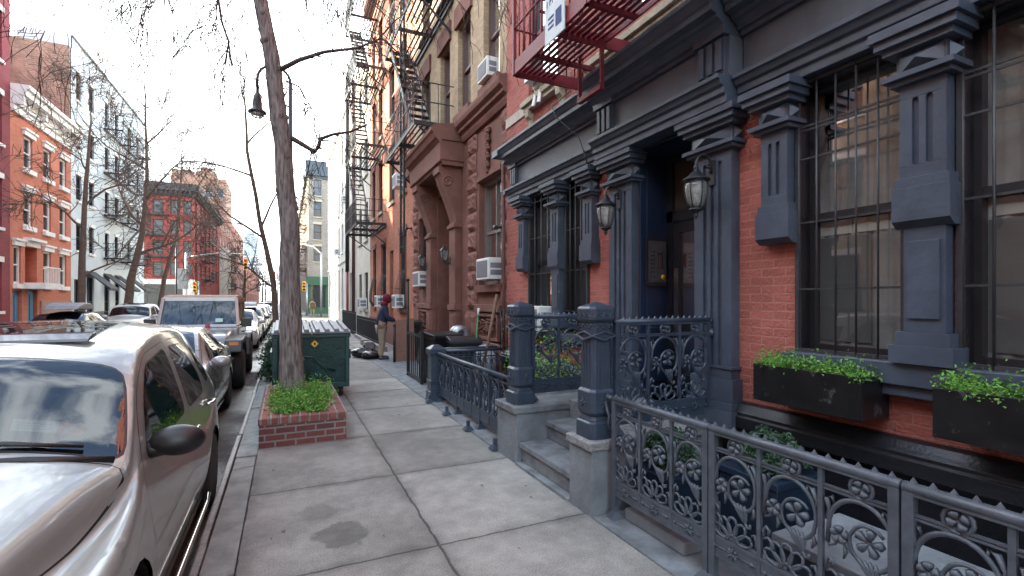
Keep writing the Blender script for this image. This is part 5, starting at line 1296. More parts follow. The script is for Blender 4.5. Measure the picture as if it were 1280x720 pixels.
# ------------------------------------------------------------------ the left-hand row, the crossing, the far end
LX = -10.5
fl = Fac('+x', LX)
def row_house(label, a0, a1, h, m, cols, floors, frame=BLACK, glass=DGLASS, lint=WHITE, sill=WHITE, depth=9, name='town_house', cat='house', fac=fl, cap=False, corn=None, lh=.22, mull=0, extra=None):
    t = thing(name, label, cat, fac.P(0,(a0+a1)/2,0))
    holes = [(p,q,z0,z1,.18) for p,q in cols for z0,z1 in floors]
    b = MB(); fac.wall(b,a0,a1,-.2,h,holes+(extra or []),depth=depth); obj('wall', b, m, t, recalc=False)
    for x in holes: trim_window(fac,t,*x[:4],frame,glass,lint,sill,lh=lh,cap=cap,mull=mull)
    if corn:
        b = MB(); fac.box(b,-.45,.1,a0,a1,h-.25,h+.05); fac.box(b,-.25,.02,a0,a1,h-.55,h-.251); fac.box(b,-.08,.02,a0,a1,h-1.1,h-.551)
        n = int((a1-a0)/1.4)
        for i in range(n+1): a = a0+.1+(a1-a0-.3)*i/n; fac.box(b,-.36,-.09,a,a+.16,h-.95,h-.552)
        obj('cornice', b, corn, t)
    return t
# plum house at the left edge (tall) and its unseen neighbours towards the camera
t = row_house('plum painted brick building cut by the left edge of the photo', 14.0, 27.45, 15.6, MAROON, [(a,a+1.1) for a in (15.2,18.0,20.8,23.6,25.7)], [(1.2,3.2),(4.6,6.6),(8,10),(11.4,13.4)])
t = row_house('tall tan building across the street beside the camera', -2.0, 13.95, 13.6, TANB, [(a,a+1.2) for a in (-.8,1.9,4.6,7.3,10.0,12.2)], [(1.2,3.2),(4.6,6.6),(8,10),(11.4,13.4),(14.8,16.6)], name='apartment_house')
t = row_house('orange brick building across the street behind the camera', -22.0, -2.05, 12.5, ORANGE, [(a,a+1.2) for a in (-20.5,-17.5,-14.5,-11.5,-8.5,-5.5)], [(1.2,3.2),(4.6,6.6),(8,10)], name='apartment_house')
t = row_house('brick tenement on the near side of the street behind the camera', -24.0, -6.05, 22, ORANGE, [(a,a+1.2) for a in (-22.5,-20,-17.5,-15,-12.5,-10,-7.8)], [(1.2,3.4),(4.6,6.8),(8,10.2),(11.4,13.6)], name='apartment_house', fac=Fac('-x',3.6), lint=CREAMS, sill=CREAMS)
fire_escape('black fire escape on the brick tenement behind the camera', Fac('-x',3.6), -13.0, -9.2, [4.2,7.6,11.0], 1.1, BLACK)
# orange house with white trim and blue doors
t = thing('town_house', 'salmon orange brick house with white cornice, white window caps and blue doors across the street', 'house', (LX,30.6,0))
cols3 = [(28.62,29.45),(30.55,31.4),(32.4,33.25)]
holes = [(p,q,z0,z1,.18) for p,q in cols3 for z0,z1 in ((7.5,8.95),(4.95,6.45))] + [(30.55,31.4,2.35,4.0,.18),(32.4,33.25,2.35,4.0,.18),(27.75,28.4,2.35,4.0,.18),(28.75,29.9,2.35,4.05,.5),(27.65,28.5,0,2.05,.3),(29.0,29.95,0,2.1,.3)]
b = MB(); fl.wall(b,27.46,33.85,-.2,10.7,holes,depth=9); obj('wall', b, ORANGEL, t, recalc=False)
for h in holes[:9]: trim_window(fl,t,*h[:4],WHITE,DGLASS,WHITE,WHITE,lh=.2,sh=.2,lo=.12,proud=.1,cap=True,t=.1)
for h in holes[10:]:
    b = MB(); fl.box(b,.15,.2,h[0]+.01,h[1]-.01,h[2],h[3]-.01); fl.box(b,.11,.149,h[0]+.1,(h[0]+h[1])/2-.04,h[2]+.2,h[3]-.2); fl.box(b,.11,.149,(h[0]+h[1])/2+.04,h[1]-.1,h[2]+.2,h[3]-.2); obj('blue_door', b, TEAL, t)
b = MB(); fl.box(b,.35,.4,28.8,29.3,2.4,4.0); fl.box(b,-.1,.02,28.65,30.0,4.06,4.3); fl.box(b,-.3,.02,28.55,30.1,4.301,4.42); fl.box(b,-.75,-.0,28.6,30.3,2.15,2.42)
for i in range(10): a = 28.65+i*.175; fl.box(b,-.72,-.69,a,a+.03,2.421,3.1)
fl.box(b,-.74,-.67,28.62,30.28,3.1,3.16); obj('entrance_balcony', b, WHITE, t)
b = MB(); fl.box(b,-.06,.02,30.2,33.84,-.2,1.6); obj('base_course', b, mat('pink_stone',(.36,.22,.17),.85,0,.15), t)
b = MB()
fl.box(b,-.12,.02,27.47,33.84,9.65,9.95); fl.box(b,-.2,.02,27.47,33.84,9.951,10.35); fl.box(b,-.5,.1,27.47,33.84,10.351,10.62); fl.box(b,-.62,.1,27.47,33.84,10.621,10.8)
for a in (27.5,29.6,31.7,33.6): fl.box(b,-.42,-.2,a,a+.2,9.96,10.35)
obj('cornice', b, WHITE, t)
b = MB()
for i in range(50): a = 27.5+i*.127; fl.box(b,-1.6,-1.58,a,a+.02,0,1.05)
fl.box(b,-1.61,-1.57,27.5,33.8,1.0,1.04); tag(obj('iron_fence', b, BLACK), 'dark iron fence before the salmon orange house across the street', 'fence')
# pale blue corner house, brown party wall, chimney
t = thing('corner_building', 'tall pale blue painted building with black fire escapes and dark awnings', 'building', (LX,41,0))
bc = [(34.55,35.35),(36.5,37.35),(39.3,40.05),(41.3,42.05),(44.2,44.95),(46.6,47.3)]
holes = [(p,q,z0,z1,.16) for p,q in bc for z0,z1 in ((12.75,14.3),(10.0,11.45),(7.2,8.6),(4.4,5.95))]
gh = [(36.2,37.3,.1,3.0,.25),(39.2,40.2,.1,3.0,.25),(41.4,42.3,.1,3.0,.25),(44.2,45.2,.1,3.0,.25),(34.3,35.2,0,2.8,.25)]
b = MB(); fl.wall(b,33.86,48.8,-.2,15.9,holes+gh,depth=11,sides=False)
d = 11; q = fl
q.quad(b,(0,48.8,-.2),(d,48.8,-.2),(d,48.8,15.9),(0,48.8,15.9)); q.quad(b,(0,33.86,15.3),(0,48.8,15.3),(d,48.8,15.3),(d,33.86,15.3)); q.quad(b,(d,33.86,-.2),(d,33.86,15.9),(d,48.8,15.9),(d,48.8,-.2))
fl.box(b,0,2.2,33.86,34.0,15.25,15.95)
obj('wall', b, PALEBLUE, t, recalc=False)
b = MB(); fl.box(b,.03,11,33.7,33.859,-.2,15.3); obj('party_wall', b, PARTY, t)
b = MB(); fl.box(b,2.9,5.2,33.0,33.69,8,17.2); obj('chimney', b, PARTY, t)
b = MB(); fl.box(b,3.3,3.6,33.2,33.5,17.2,17.9); fl.box(b,3.15,3.75,33.05,33.65,17.9,18.0); obj('chimney_pot', b, mat('terracotta',(.4,.12,.08),.8,0,.2), t)
for h in holes: trim_window(fl,t,*h[:4],BLACK,DGLASS,WHITE,WHITE,lh=.2,sh=.14,lo=.1)
for h in gh: trim_window(fl,t,*h[:4],BLACK,DGLASS)
for h in gh[:4]:
    b = MB(); b.add([fl.P(-.02,h[0]-.2,3.35),fl.P(-.02,h[1]+.25,3.35),fl.P(-1.15,h[1]+.25,2.35),fl.P(-1.15,h[0]-.2,2.35),fl.P(-.02,h[0]-.2,3.31),fl.P(-.02,h[1]+.25,3.31),fl.P(-1.15,h[1]+.25,2.2),fl.P(-1.15,h[0]-.2,2.2)],[(0,1,2,3),(7,6,5,4),(0,4,5,1),(1,5,6,2),(2,6,7,3),(3,7,4,0)])
    obj('awning', b, AWN, t)
b = MB(); fl.box(b,-.1,.3,33.87,48.79,15.901,16.0); fl.box(b,1,1.8,43.5,44.5,15.3,17); obj('parapet_coping', b, mat('lead_grey',(.2,.22,.24),.7,0,.2), t)
fire_escape('black fire escape in four balconies on the pale blue building', fl, 39.0, 46.3, [4.3,7.05,9.75,12.55], 1.0, BLACK, None, True, pick=.25, thick=.018)
# crimson corner building beyond the crossing: one face looks at us, the other runs up the street
QX = -8.85
t = thing('corner_building', 'crimson brick corner building with black cornice and white shopfront beyond the crossing', 'building', (QX,61,0))
ff = Fac('-y',61.0); fs = Fac('+x',QX)
fcols = [(-18.0,-17.1),(-16.2,-15.3),(-14.3,-13.4),(-12.4,-11.5),(-10.9,-10.15),(-9.75,-9.05)]; flr = [(10.55,12.1),(8.9,10.35-.0),(6.3,7.85),(4.2,5.6)]
flr = [(10.6,12.1),(8.5,10.0),(6.35,7.85),(4.2,5.6)]
b = MB(); ff.wall(b,-19,QX,-.2,13.6,[(p,q,z0,z1,.15) for p,q in fcols for z0,z1 in flr],depth=22,sides=False)
scols = [(62.2+i*3.4,63.3+i*3.4) for i in range(6)]
fs.wall(b,61,83,-.2,13.6,[(p,q,z0,z1,.15) for p,q in scols for z0,z1 in flr],sides=False)
b.add([(QX,61,13.6),(QX,83,13.6),(-19,83,13.6),(-19,61,13.6)],[(0,1,2,3)]); b.add([(QX,83,-.2),(QX,83,13.6),(-19,83,13.6),(-19,83,-.2)],[(0,1,2,3)])
obj('wall', b, CRIM, t, recalc=False)
for p,q in fcols:
    for z0,z1 in flr: trim_window(ff,t,p,q,z0,z1,BLACK,BGLASS,CRIM,CRIM,lh=.2,proud=.12)
for p,q in scols:
    for z0,z1 in flr: trim_window(fs,t,p,q,z0,z1,BLACK,BGLASS,CRIM,CRIM,lh=.2,proud=.12)
b = MB(); b.box(-19.2,QX+.6,60.4,60.99,13.0,13.7); b.box(QX+.001,QX+.6,60.991,83,13.0,13.7); b.box(-19,QX+.3,60.7,60.99,12.5,12.999); b.box(QX+.001,QX+.3,60.991,83,12.5,12.999)
for i in range(24): b.box(-18.8+i*.42,-18.65+i*.42,60.5,60.7,12.6,13.0)
b.box(-19,QX+.2,61,83,13.701,13.9)
for i in range(40): b.box(QX+.3,QX+.5,61+i*.55,61.2+i*.55,12.6,12.999)
obj('cornice', b, mat('black_cornice_paint',(.035,.035,.04),.7,0,.3), t)
b = MB(); b.box(-19,QX+.15,60.75,60.99,3.3,3.8); b.box(QX-.9,QX+.1,60.7,60.99,-.1,3.3); b.box(-19,-18.5,60.8,60.99,0,3.3)
obj('shopfront_frame', b, WHITE, t)
b = MB(); b.box(-18.4,QX-.91,60.85,60.99,.1,3.29); obj('shop_window', b, DGLASS, t)
fire_escape('black fire escape on the long side of the crimson building', fs, 66, 71, [4.0,6.2,8.4,10.5], 1.0, BLACK, None, False, pick=.4, thick=.02)
fire_escape('black fire escape on the crossing side of the crimson building', ff, -15.0, -11.0, [6.1,8.3,10.4], .9, BLACK, None, False, pick=.4, thick=.02)
t = row_house('long brown red brick apartment building farther up the left side', 83.1, 128, 15.6, BROWNB, [(84.5+i*3.9,86+i*3.9) for i in range(11)], [(1.2,3.2),(4.2,5.8),(7,8.6),(9.8,11.4),(12.5,14)], frame=WHITE, glass=BGLASS, lint=None, sill=CREAMS, depth=6, name='apartment_house', fac=fs)
b = MB(); fs.box(b,-1.1,-.01,83.3,87.5,-.1,9.3); o = thing('pale_annex', 'narrow pale rendered house front squeezed beside the crimson building', 'house', (QX,85,0)); obj('wall', b, CREAMW, o)
fire_escape('black fire escape on the narrow pale house front', Fac('+x',QX+1.1), 83.6, 87, [3.2,5.8,8.2], .8, BLACK, None, False, pick=.4, thick=.025)
t = thing('apartment_tower', 'tall brick tower with a stepped gable rising behind the crimson building', 'building', (-18,135,0))
ft = Fac('-y',135.0); b = MB(); tc_ = [(p,p+1.6,z0,z0+2.2,.2) for p in (-22.5,-20,-17.3,-15) for z0 in (14,18,22,26)]
ft.wall(b,-24,-13.0,-.2,30.5,tc_,depth=14); obj('wall', b, mat('tan_red_tower_brick',(.36,.21,.15),.85,0,.15), t, recalc=False)
b = MB(); b.prism([(-19.5,30.5),(-14.5,30.5),(-15.2,32),(-16,32),(-16,33),(-18.2,33),(-18.2,32.2),(-19,32.2)],'y',135.2,139); b.box(-24,-20,136,140,30.5,32.2); obj('gable', b, mat('tower_gable_brick',(.37,.22,.16),.85,0,.15), t)
for h in tc_: trim_window(ft,t,*h[:4],WHITE,BGLASS)
t = thing('glass_tower', 'pale blue glass office tower far up the street', 'building', (-12.5,220,0)); ft = Fac('-y',220.)
b = MB(); b.box(-15,-10.2,220,240,-.2,27); b.box(-14.2,-11.5,224,236,27,29.5); obj('wall', b, mat('pale_curtain_wall',(.30,.40,.46),.35,.1,.1), t)
b = MB()
for i in range(9): b.box(-15.02,-10.18,219.9,219.99,2+i*2.8,2.4+i*2.8)
for i in range(5): b.box(-15+i*1.15,-14.85+i*1.15,219.85,219.95,0,27)
obj('mullion_grid', b, WHITE, t)
t = row_house('distant brown brick building closing the left side', 129, 218, 11, BROWNB, [(131+i*6,133+i*6) for i in range(14)], [(1.5,3.5),(4.8,6.6),(7.8,9.6)], lint=None, sill=None, depth=8, name='apartment_house', fac=Fac('+x',-9.4))
# slender corner tower house beyond the crossing on the right, green shopfront
t = thing('corner_building', 'slender grey brick corner building with dark cornice and green shopfront beyond the crossing', 'building', (3.4,62,0))
fr_ = Fac('-y',62.); fz = Fac('-x',2.42); zz = ((14.0,15.9),(11.5,13.3),(8.8,10.6),(6.2,8.0))
b = MB(); fr_.wall(b,2.42,10,-.2,17.5,[(p,p+.85,z0,z1,.15) for p in (3.0,4.9,7) for z0,z1 in zz],depth=20,sides=False)
fz.wall(b,62,113,-.2,17.5,[(p,p+1.2,z0,z1,.15) for p in [64+i*4.4 for i in range(11)] for z0,z1 in zz],depth=7.5,sides=False)
b.add([(2.42,62,17.5),(2.42,113,17.5),(10,113,17.5),(10,62,17.5)],[(0,1,2,3)]); obj('wall', b, GREYB, t, recalc=False)
for p in (3.0,4.9,7):
    for z0,z1 in zz: trim_window(fr_,t,p,p+.85,z0,z1,BLACK,BGLASS,CREAMS,CREAMS,lh=.25)
for p in [64+i*4.4 for i in range(11)]:
    for z0,z1 in zz: trim_window(fz,t,p,p+1.2,z0,z1,BLACK,BGLASS,CREAMS,CREAMS,lh=.25)
b = MB(); b.box(2.1,10,61.6,61.99,16.3,18.0); b.box(2.1,2.419,61.991,113,16.3,17.6); b.box(2.3,10,61.8,61.99,16.0,16.299); obj('cornice', b, mat('slate_cornice',(.06,.08,.10),.6,0,.2), t)
b = MB(); b.box(2.2,10,61.5,61.99,3.4,4.4); b.box(2.3,2.7,61.7,61.99,0,3.4); b.box(4.3,4.6,61.7,61.99,0,3.4); b.box(2.71,4.29,61.7,61.99,0,.8); obj('shopfront', b, SHOPG, t)
b = MB(); b.box(2.71,4.29,61.85,61.98,.81,3.39); obj('shop_window', b, DGLASS, t)
fire_escape('rusty fire escape on the street side of the slender corner building', fz, 66, 74, [5.6,8.3,11,13.6], 1.1, mat('rusty_iron',(.16,.09,.06),.8,0,.3), None, True, pick=.5, thick=.03)
t = row_house('pale distant building on the right far up the street', 114, 215, 10, GREYB, [(118+i*8,120+i*8) for i in range(12)], [(1.5,3.5),(4.8,6.6)], lint=None, sill=None, depth=8, name='apartment_house', fac=Fac('-x',4.2))
# traffic lights and poles at the crossing
def signal(label, x, y, pole_h, arm, hz, facing=1, extra=True):
    t = thing('traffic_light', label, 'traffic light', (x,y,0), 'traffic lights at the crossing')
    b = MB(); b.cyl((x,y,-.1),(x,y,pole_h),.11,.08,n=10); obj('pole', b, STEEL, t)
    if arm: b = MB(); b.tube([(x,y,pole_h-.4),(x+arm*.5,y,pole_h+.05),(x+arm,y,pole_h+.1)],[.06,.05,.04],7); obj('mast_arm', b, STEEL, t)
    for i,(sx,sz) in enumerate(((x+arm,hz),) if arm else ((x-.3,hz),)):
        b = MB(); b.box(sx-.18,sx+.18,y-.2,y+.1,sz-.55,sz+.55); hd = obj('signal_head', b, YELLOW, t, .03)
        for k,c in enumerate((REDST,YELLOW,SHOPG)):
            b = MB(); b.lathe([(0,-.03),(.13,-.03),(.15,0),(0,0)],(sx,y-.21,sz+.34-k*.34),12,'y'); obj('lens', b, PLASTIC if k else c, hd)
            b = MB(); b.prism([(sx-.15,sz+.34-k*.34),(sx-.11,sz+.45-k*.34),(sx+.11,sz+.45-k*.34),(sx+.15,sz+.34-k*.34),(sx+.13,sz+.34-k*.34),(sx+.09,sz+.42-k*.34),(sx-.09,sz+.42-k*.34),(sx-.13,sz+.34-k*.34)],'y',y-.40,y-.23); obj('visor', b, YELLOW, hd)
    return t
signal('traffic light with a long mast arm reaching over the road from the left', -8.1, 52, 5.9, 4.7, 5.0)
signal('yellow traffic light on a plain pole in front of the white shopfront', -8.3, 60.2, 3.6, 0, 3.0)
signal('yellow traffic light on a plain pole before the green shopfront', 2.2, 60.3, 3.6, 0, 3.2)
signal('distant yellow traffic light hung over the road from the right', 1.6, 85, 6.4, -3.2, 5.6)
t = thing('street_lamp', 'white curved arm street lamp near the green shopfront', 'street lamp', (3.0,59,0))
b = MB(); b.tube([(3.1,50.3,0),(3.1,50.3,6.2)],.09,8); obj('pole', b, STEEL, t)
b = MB(); b.tube([(3.1,50.3,6.1),(2.4,50.3,6.75),(1.2,50.3,7.0),(.2,50.3,7.0)],.07,7); b.box(-.5,.25,50.15,50.45,6.92,7.05); obj('lamp_arm', b, WHITE, t)
t = thing('street_sign', 'tall pole with small signs in front of the crimson building', 'sign', (-8.6,50.6,0)); b = MB(); b.cyl((-8.6,50.6,0),(-8.6,50.6,6.3),.07,n=8); obj('pole', b, BLACK, t)
b = MB(); b.box(-8.5,-7.7,50.5,50.53,2.6,4.4); obj('sign_plate', b, STEEL, t)
# far pedestrian at the sunny corner
p = thing('person', 'distant pedestrian in a tan coat at the sunny crossing', 'person', (2.35,50.6,0))
J2 = [(0,0,.95,.13,.16),(0,0,1.3,.14,.19),(0,0,1.5,.06),(0,-.02,1.62,.09),(.2,0,1.4,.06),(.26,.02,1.1,.05),(.24,-.05,.85,.04),(-.2,0,1.4,.06),(-.26,.02,1.1,.05),(-.24,-.05,.85,.04),(.1,0,.9,.09),(.11,-.1,.5,.07),(.1,-.02,.08,.05),(.1,-.14,.04,.04),(-.1,0,.9,.09),(-.11,.05,.5,.07),(-.1,.15,.1,.05),(-.1,.05,.05,.04)]
skin_body('body', mat('tan_coat_cloth',(.35,.24,.13),.9,0,.2), J2, [(0,1),(1,2),(2,3),(1,4),(4,5),(5,6),(1,7),(7,8),(8,9),(0,10),(10,11),(11,12),(12,13),(0,14),(14,15),(15,16),(16,17)], 0, p, 1)
b = MB(); b.ball((0,0,1.68),.105,.105,.11,n=10,k=7); obj('hair', b, TWIG, p, local=True)
b = MB(); b.taper(0,0,.85,.2,.17,1.42,.19,.14); obj('coat', b, mat('tan_coat',(.16,.11,.065),.9,0,.2), p, .04, local=True)
# ------------------------------------------------------------------ cars
from bisect import bisect_right
RZ = -.155
def pchip(xs, ys, x):
    n = len(xs); h = [xs[i+1]-xs[i] for i in range(n-1)]; dl = [(ys[i+1]-ys[i])/h[i] for i in range(n-1)]
    m = [dl[0]] + [0 if dl[i-1]*dl[i] <= 0 else 3*(h[i-1]+h[i])/((2*h[i]+h[i-1])/dl[i-1]+(h[i]+2*h[i-1])/dl[i]) for i in range(1,n-1)] + [dl[-1]]
    i = min(max(bisect_right(xs,x)-1,0),n-2); t = (x-xs[i])/h[i]
    return (1+2*t)*(1-t)**2*ys[i] + t*(1-t)**2*h[i]*m[i] + t*t*(3-2*t)*ys[i+1] + t*t*(t-1)*h[i]*m[i+1]
def catmull(P, k):
    out = []; n = len(P)
    for i in range(n-1):
        p0 = P[i-1] if i else (-P[1][0],P[1][1]); p1, p2 = P[i], P[i+1]; p3 = P[i+2] if i+2 < n else (-P[n-2][0],P[n-2][1])
        for j in range(k):
            t = j/k; t2 = t*t; t3 = t2*t
            out.append(tuple(.5*(2*p1[a]+(p2[a]-p0[a])*t+(2*p0[a]-5*p1[a]+4*p2[a]-p3[a])*t2+(3*p1[a]-p0[a]-3*p2[a]+p3[a])*t3) for a in (0,1)))
    out.append(P[-1]); return out
def loft(stations, ny=84, k=5):
    """body shell from cross-sections (y, zb, wb, wm, zm, w4, z4, w5, z5, w6, z6, z8)"""
    ys = [s[0] for s in stations]; L_ = ys[-1]-ys[0]; bm = bmesh.new(); rings = []
    Y = [ys[0]+L_*(.5-.5*math.cos(PI*i/ny))*.35+.65*L_*i/ny for i in range(ny+1)]
    for y in Y:
        q = [pchip(ys,[s[j] for s in stations],y) for j in range(1,12)]
        zb,wb,wm,zm,w4,z4,w5,z5,w6,z6,z8 = q
        half = catmull([(0,zb),(wb*.9,zb),(wb,zb+.06),(wm,zm),(w4,z4),(w5,z5),(w6,z6),(w6*.5,z6+(z8-z6)*.8),(0,z8)],k)
        ring = half + [(-x,z) for x,z in half[-2:0:-1]]
        rings.append([bm.verts.new((x,y,z)) for x,z in ring])
    n = len(rings[0])
    for a,b_ in zip(rings,rings[1:]):
        for j in range(n): bm.faces.new((a[j],a[(j+1)%n],b_[(j+1)%n],b_[j]))
    bm.faces.new(list(reversed(rings[0]))); bm.faces.new(rings[-1])
    bmesh.ops.recalc_face_normals(bm, faces=bm.faces)
    return bm
def cut(bm, lay, poly, ax, flt, tagv):
    """cut a convex outline through the shell along the third axis and tag what lies inside"""
    i,j = ax; n = len(poly); c = (sum(p[0] for p in poly)/n, sum(p[1] for p in poly)/n)
    lo = [min(p[a] for p in poly)-.12 for a in (0,1)]; hi = [max(p[a] for p in poly)+.12 for a in (0,1)]
    def near():
        fs = []
        for f in bm.faces:
            q = f.calc_center_median()
            if lo[0] < q[i] < hi[0] and lo[1] < q[j] < hi[1] and flt(q, f.normal): fs.append(f)
        return fs
    fs = near(); g = set(fs)
    for f in fs: g.update(f.edges); g.update(f.verts)
    g = list(g)
    for a in range(n):
        p, q = poly[a], poly[(a+1)%n]; nx, ny = q[1]-p[1], p[0]-q[0]
        co = Vector((0,0,0)); no = Vector((0,0,0)); co[i],co[j] = p; no[i],no[j] = nx,ny
        g = bmesh.ops.bisect_plane(bm, geom=g, plane_co=co, plane_no=no, dist=1e-5)['geom']
    out = []
    for f in (e for e in g if isinstance(e, bmesh.types.BMFace)):
        q = f.calc_center_median(); ins = True
        for a in range(n):
            p, r = poly[a], poly[(a+1)%n]
            s = (r[0]-p[0])*(q[j]-p[1])-(r[1]-p[1])*(q[i]-p[0]); s2 = (r[0]-p[0])*(c[1]-p[1])-(r[1]-p[1])*(c[0]-p[0])
            if s*s2 < 0: ins = False; break
        if ins: f[lay] = tagv; out.append(f)
    return out
def rounded(poly, r, k=3):
    out = []; n = len(poly)
    for a in range(n):
        p, v, q = (Vector(poly[(a+d)%n]) for d in (-1,0,1))
        d0 = (p-v); d1 = (q-v); r_ = min(r, d0.length*.45, d1.length*.45); s, e = v+d0.normalized()*r_, v+d1.normalized()*r_
        for t in range(k+1):
            f = t/k; out.append(tuple(s.lerp(v,f).lerp(v.lerp(e,f),f)))
    return out
def grown(poly, d):
    n = len(poly); c = Vector((sum(p[0] for p in poly)/n, sum(p[1] for p in poly)/n)); out = []
    ar = sum(poly[a][0]*poly[(a+1)%n][1]-poly[(a+1)%n][0]*poly[a][1] for a in range(n)); sg = 1 if ar > 0 else -1
    for a in range(n):
        p, v, q = (Vector(poly[(a+e)%n]) for e in (-1,0,1)); e0 = (v-p).normalized(); e1 = (q-v).normalized()
        n0 = Vector((e0.y,-e0.x))*sg; n1 = Vector((e1.y,-e1.x))*sg; m = (n0+n1); m = m/max(m.length_squared,.3)*2
        out.append(tuple(v+m*d*.5*1.0 if m.length < 6 else v))
    return out
def wheel(parent, x, y, r, w, side, spokes=5, rim=.62, rimm=None):
    c = (0,0,0); t = MB(); s = side
    t.lathe([(r*rim,-w/2),(r*.90,-w/2),(r*.97,-w*.42),(r,-w*.3),(r,w*.3),(r*.97,w*.42),(r*.90,w/2),(r*rim,w/2)],c,28,'x')
    o = obj('wheel', t, RUBBER, parent, local=True); o.location = (x,y,r)
    t = MB(); R_ = r*rim*1.03; f = s*w*.40
    t.lathe([(R_*.0,f-s*.05),(R_*.9,f-s*.06),(R_*.9,f),(R_,f+s*.012),(R_,f-s*.02)],c,28,'x')
    t.lathe([(0,f+s*.0),(R_*.2,f),(R_*.22,f-s*.05)],c,14,'x')
    for k in range(spokes):
        a = 2*PI*k/spokes; p = (f-s*.012, math.cos(a)*R_*.15, math.sin(a)*R_*.15); q = (f-s*.012, math.cos(a)*R_*.95, math.sin(a)*R_*.95); t.bar(p,q,R_*.26,.03,(1,0,0))
    obj('rim', t, rimm or ALU, o, local=True)
def make_car(name, label, loc, st, paint, P, group=None, detail=True):
    t = thing(name, label, 'car', (loc[0],loc[1],RZ), group)
    bm = loft(st, 96 if detail else 56, 5 if detail else 4); lay = bm.faces.layers.int.new('tag')
    L_ = st[-1][0]; sides = lambda q,n: abs(q.x) > .35 and abs(n.x) > .28
    tags = {}; nid = [10]
    def new(nm, m, par='body'): nid[0] += 1; tags[nid[0]] = (nm, m, par); return nid[0]
    def sidecut(poly, tr, tl):
        for sgn, tg in ((1,tr),(-1,tl)): cut(bm,lay,poly,(1,2),lambda q,n,sgn=sgn: sgn*q.x > .35 and sgn*n.x > .28,tg)
    # panel gaps, doors
    if detail:
        for poly in P.get('doors',()):
            pr = rounded(poly,.10); sidecut(pr,1,1); dr, dl = new('door',paint), new('door',paint)
            sidecut(grown(pr,-.011),dr,dl)
        for poly in P.get('hood',()):
            pr = rounded(poly,.08); top = lambda q,n: n.z > .25
            cut(bm,lay,pr,(0,1),top,1); cut(bm,lay,grown(pr,-.011),(0,1),top,new('bonnet',paint))
    wz = P['wr']
    for y in P['wy']:
        R_ = wz+.055; poly = [(y+R_*math.cos(2*PI*k/22), wz+R_*math.sin(2*PI*k/22)) for k in range(22)]
        fs = cut(bm,lay,poly,(1,2),lambda q,n: abs(q.x) > .42,2)
        bmesh.ops.delete(bm, geom=fs, context='FACES')
    gl = []
    for poly in P['side'][:(9 if detail else 2)]:
        pr = rounded(poly,P.get('sr',.05)); sidecut(grown(pr,.016),1,1); gr, gl_ = new('side_window',CARGLASS), new('side_window',CARGLASS); sidecut(pr,gr,gl_)
    for nm, poly, m in P['top']:
        pr = rounded(poly,P.get('tr',.09)); f_ = (lambda q,n: n.z > .12)
        cut(bm,lay,grown(pr,.022),(0,1),f_,1); cut(bm,lay,pr,(0,1),f_,new(nm,m))
    # hand the tagged faces out to their own meshes
    def extract(sel, nm, mats, par):
        idx = {}; vs = []; fs = []; mi = []
        for f in bm.faces:
            if not sel(f[lay]): continue
            row = []
            for v in f.verts:
                if v.index not in idx: idx[v.index] = len(vs); vs.append(tuple(v.co))
                row.append(idx[v.index])
            fs.append(row); mi.append(1 if f[lay] in (1,2) else 0)
        if not fs: return None
        me = bpy.data.meshes.new(nm); me.from_pydata(vs,[],fs)
        for p,k in zip(me.polygons,mi): p.use_smooth = True; p.material_index = k if len(mats) > 1 else 0
        for m in mats: me.materials.append(m)
        o = bpy.data.objects.new(nm,me); COL.objects.link(o); o.parent = par; return o
    bm.verts.index_update()
    body = extract(lambda g: g < 10,'body',[paint,PLASTIC],t)
    for k,(nm,m,par) in tags.items(): extract(lambda g,k=k: g == k, nm, [m], t)
    bm.free()
    # arch liners, wheels, cabin
    b = MB()
    for y in P['wy']:
        for s in (-1,1):
            R_ = wz+.058; W = P['ww']; k = 12
            vs = [(s*x,y+R_*math.cos(PI*q/k*1.2-.3),wz+R_*math.sin(PI*q/k*1.2-.3)) for q in range(k+1) for x in (W-.03,.42)]
            b.add(vs,[(2*q,2*q+2,2*q+3,2*q+1) for q in range(k)]); b.add([(s*.43,y-R_,.15),(s*.43,y+R_,.15),(s*.43,y+R_,wz+R_),(s*.43,y-R_,wz+R_)],[(0,1,2,3)])
    obj('arch_liner', b, RUBBER, t, local=True, recalc=False)
    for y in P['wy']:
        for s in (-1,1): wheel(t, s*(P['ww']-.115), y, wz, .20, s, P.get('spokes',5))
    if detail:
        y0 = P['seat']; b = MB()
        for s in (-.37,.37):
            for yy in (y0,y0+.95):
                q = MB(); q.box(s-.24,s+.24,yy,yy+.5,.38,.55); q.bar((s,yy+.47,.5),(s,yy+.66,1.08),.46,.13,(0,1,0)); q.box(s-.13,s+.13,yy+.62,yy+.71,1.11,1.30)
                obj('seat', q, CABIN, t, .04, local=True)
        b.box(-.68,.68,P['dash'],P['dash']+.42,.55,P['dz']); obj('dashboard', b, CABIN, t, .05, local=True)
        b = MB(); b.tube([(.37+.18*math.cos(k*PI/8),P['dash']+.5+.06*math.sin(k*PI/8),P['dz']-.02+.17*math.sin(k*PI/8)) for k in range(17)],.016,6); obj('steering_wheel', b, PLASTIC, t, local=True)
        b = MB(); b.box(-.66,.66,.5,L_-.3,.30,.34); obj('floor_pan', b, CABIN, t, local=True)
        b = MB(); b.box(-.12,.12,P['mir'][1]+.28,P['mir'][1]+.31,P['rear'][0],P['rear'][1]); obj('rear_mirror', b, PLASTIC, t, local=True)
    mx, my, mz = P['mir']; mm = P.get('mirm',PLASTIC)
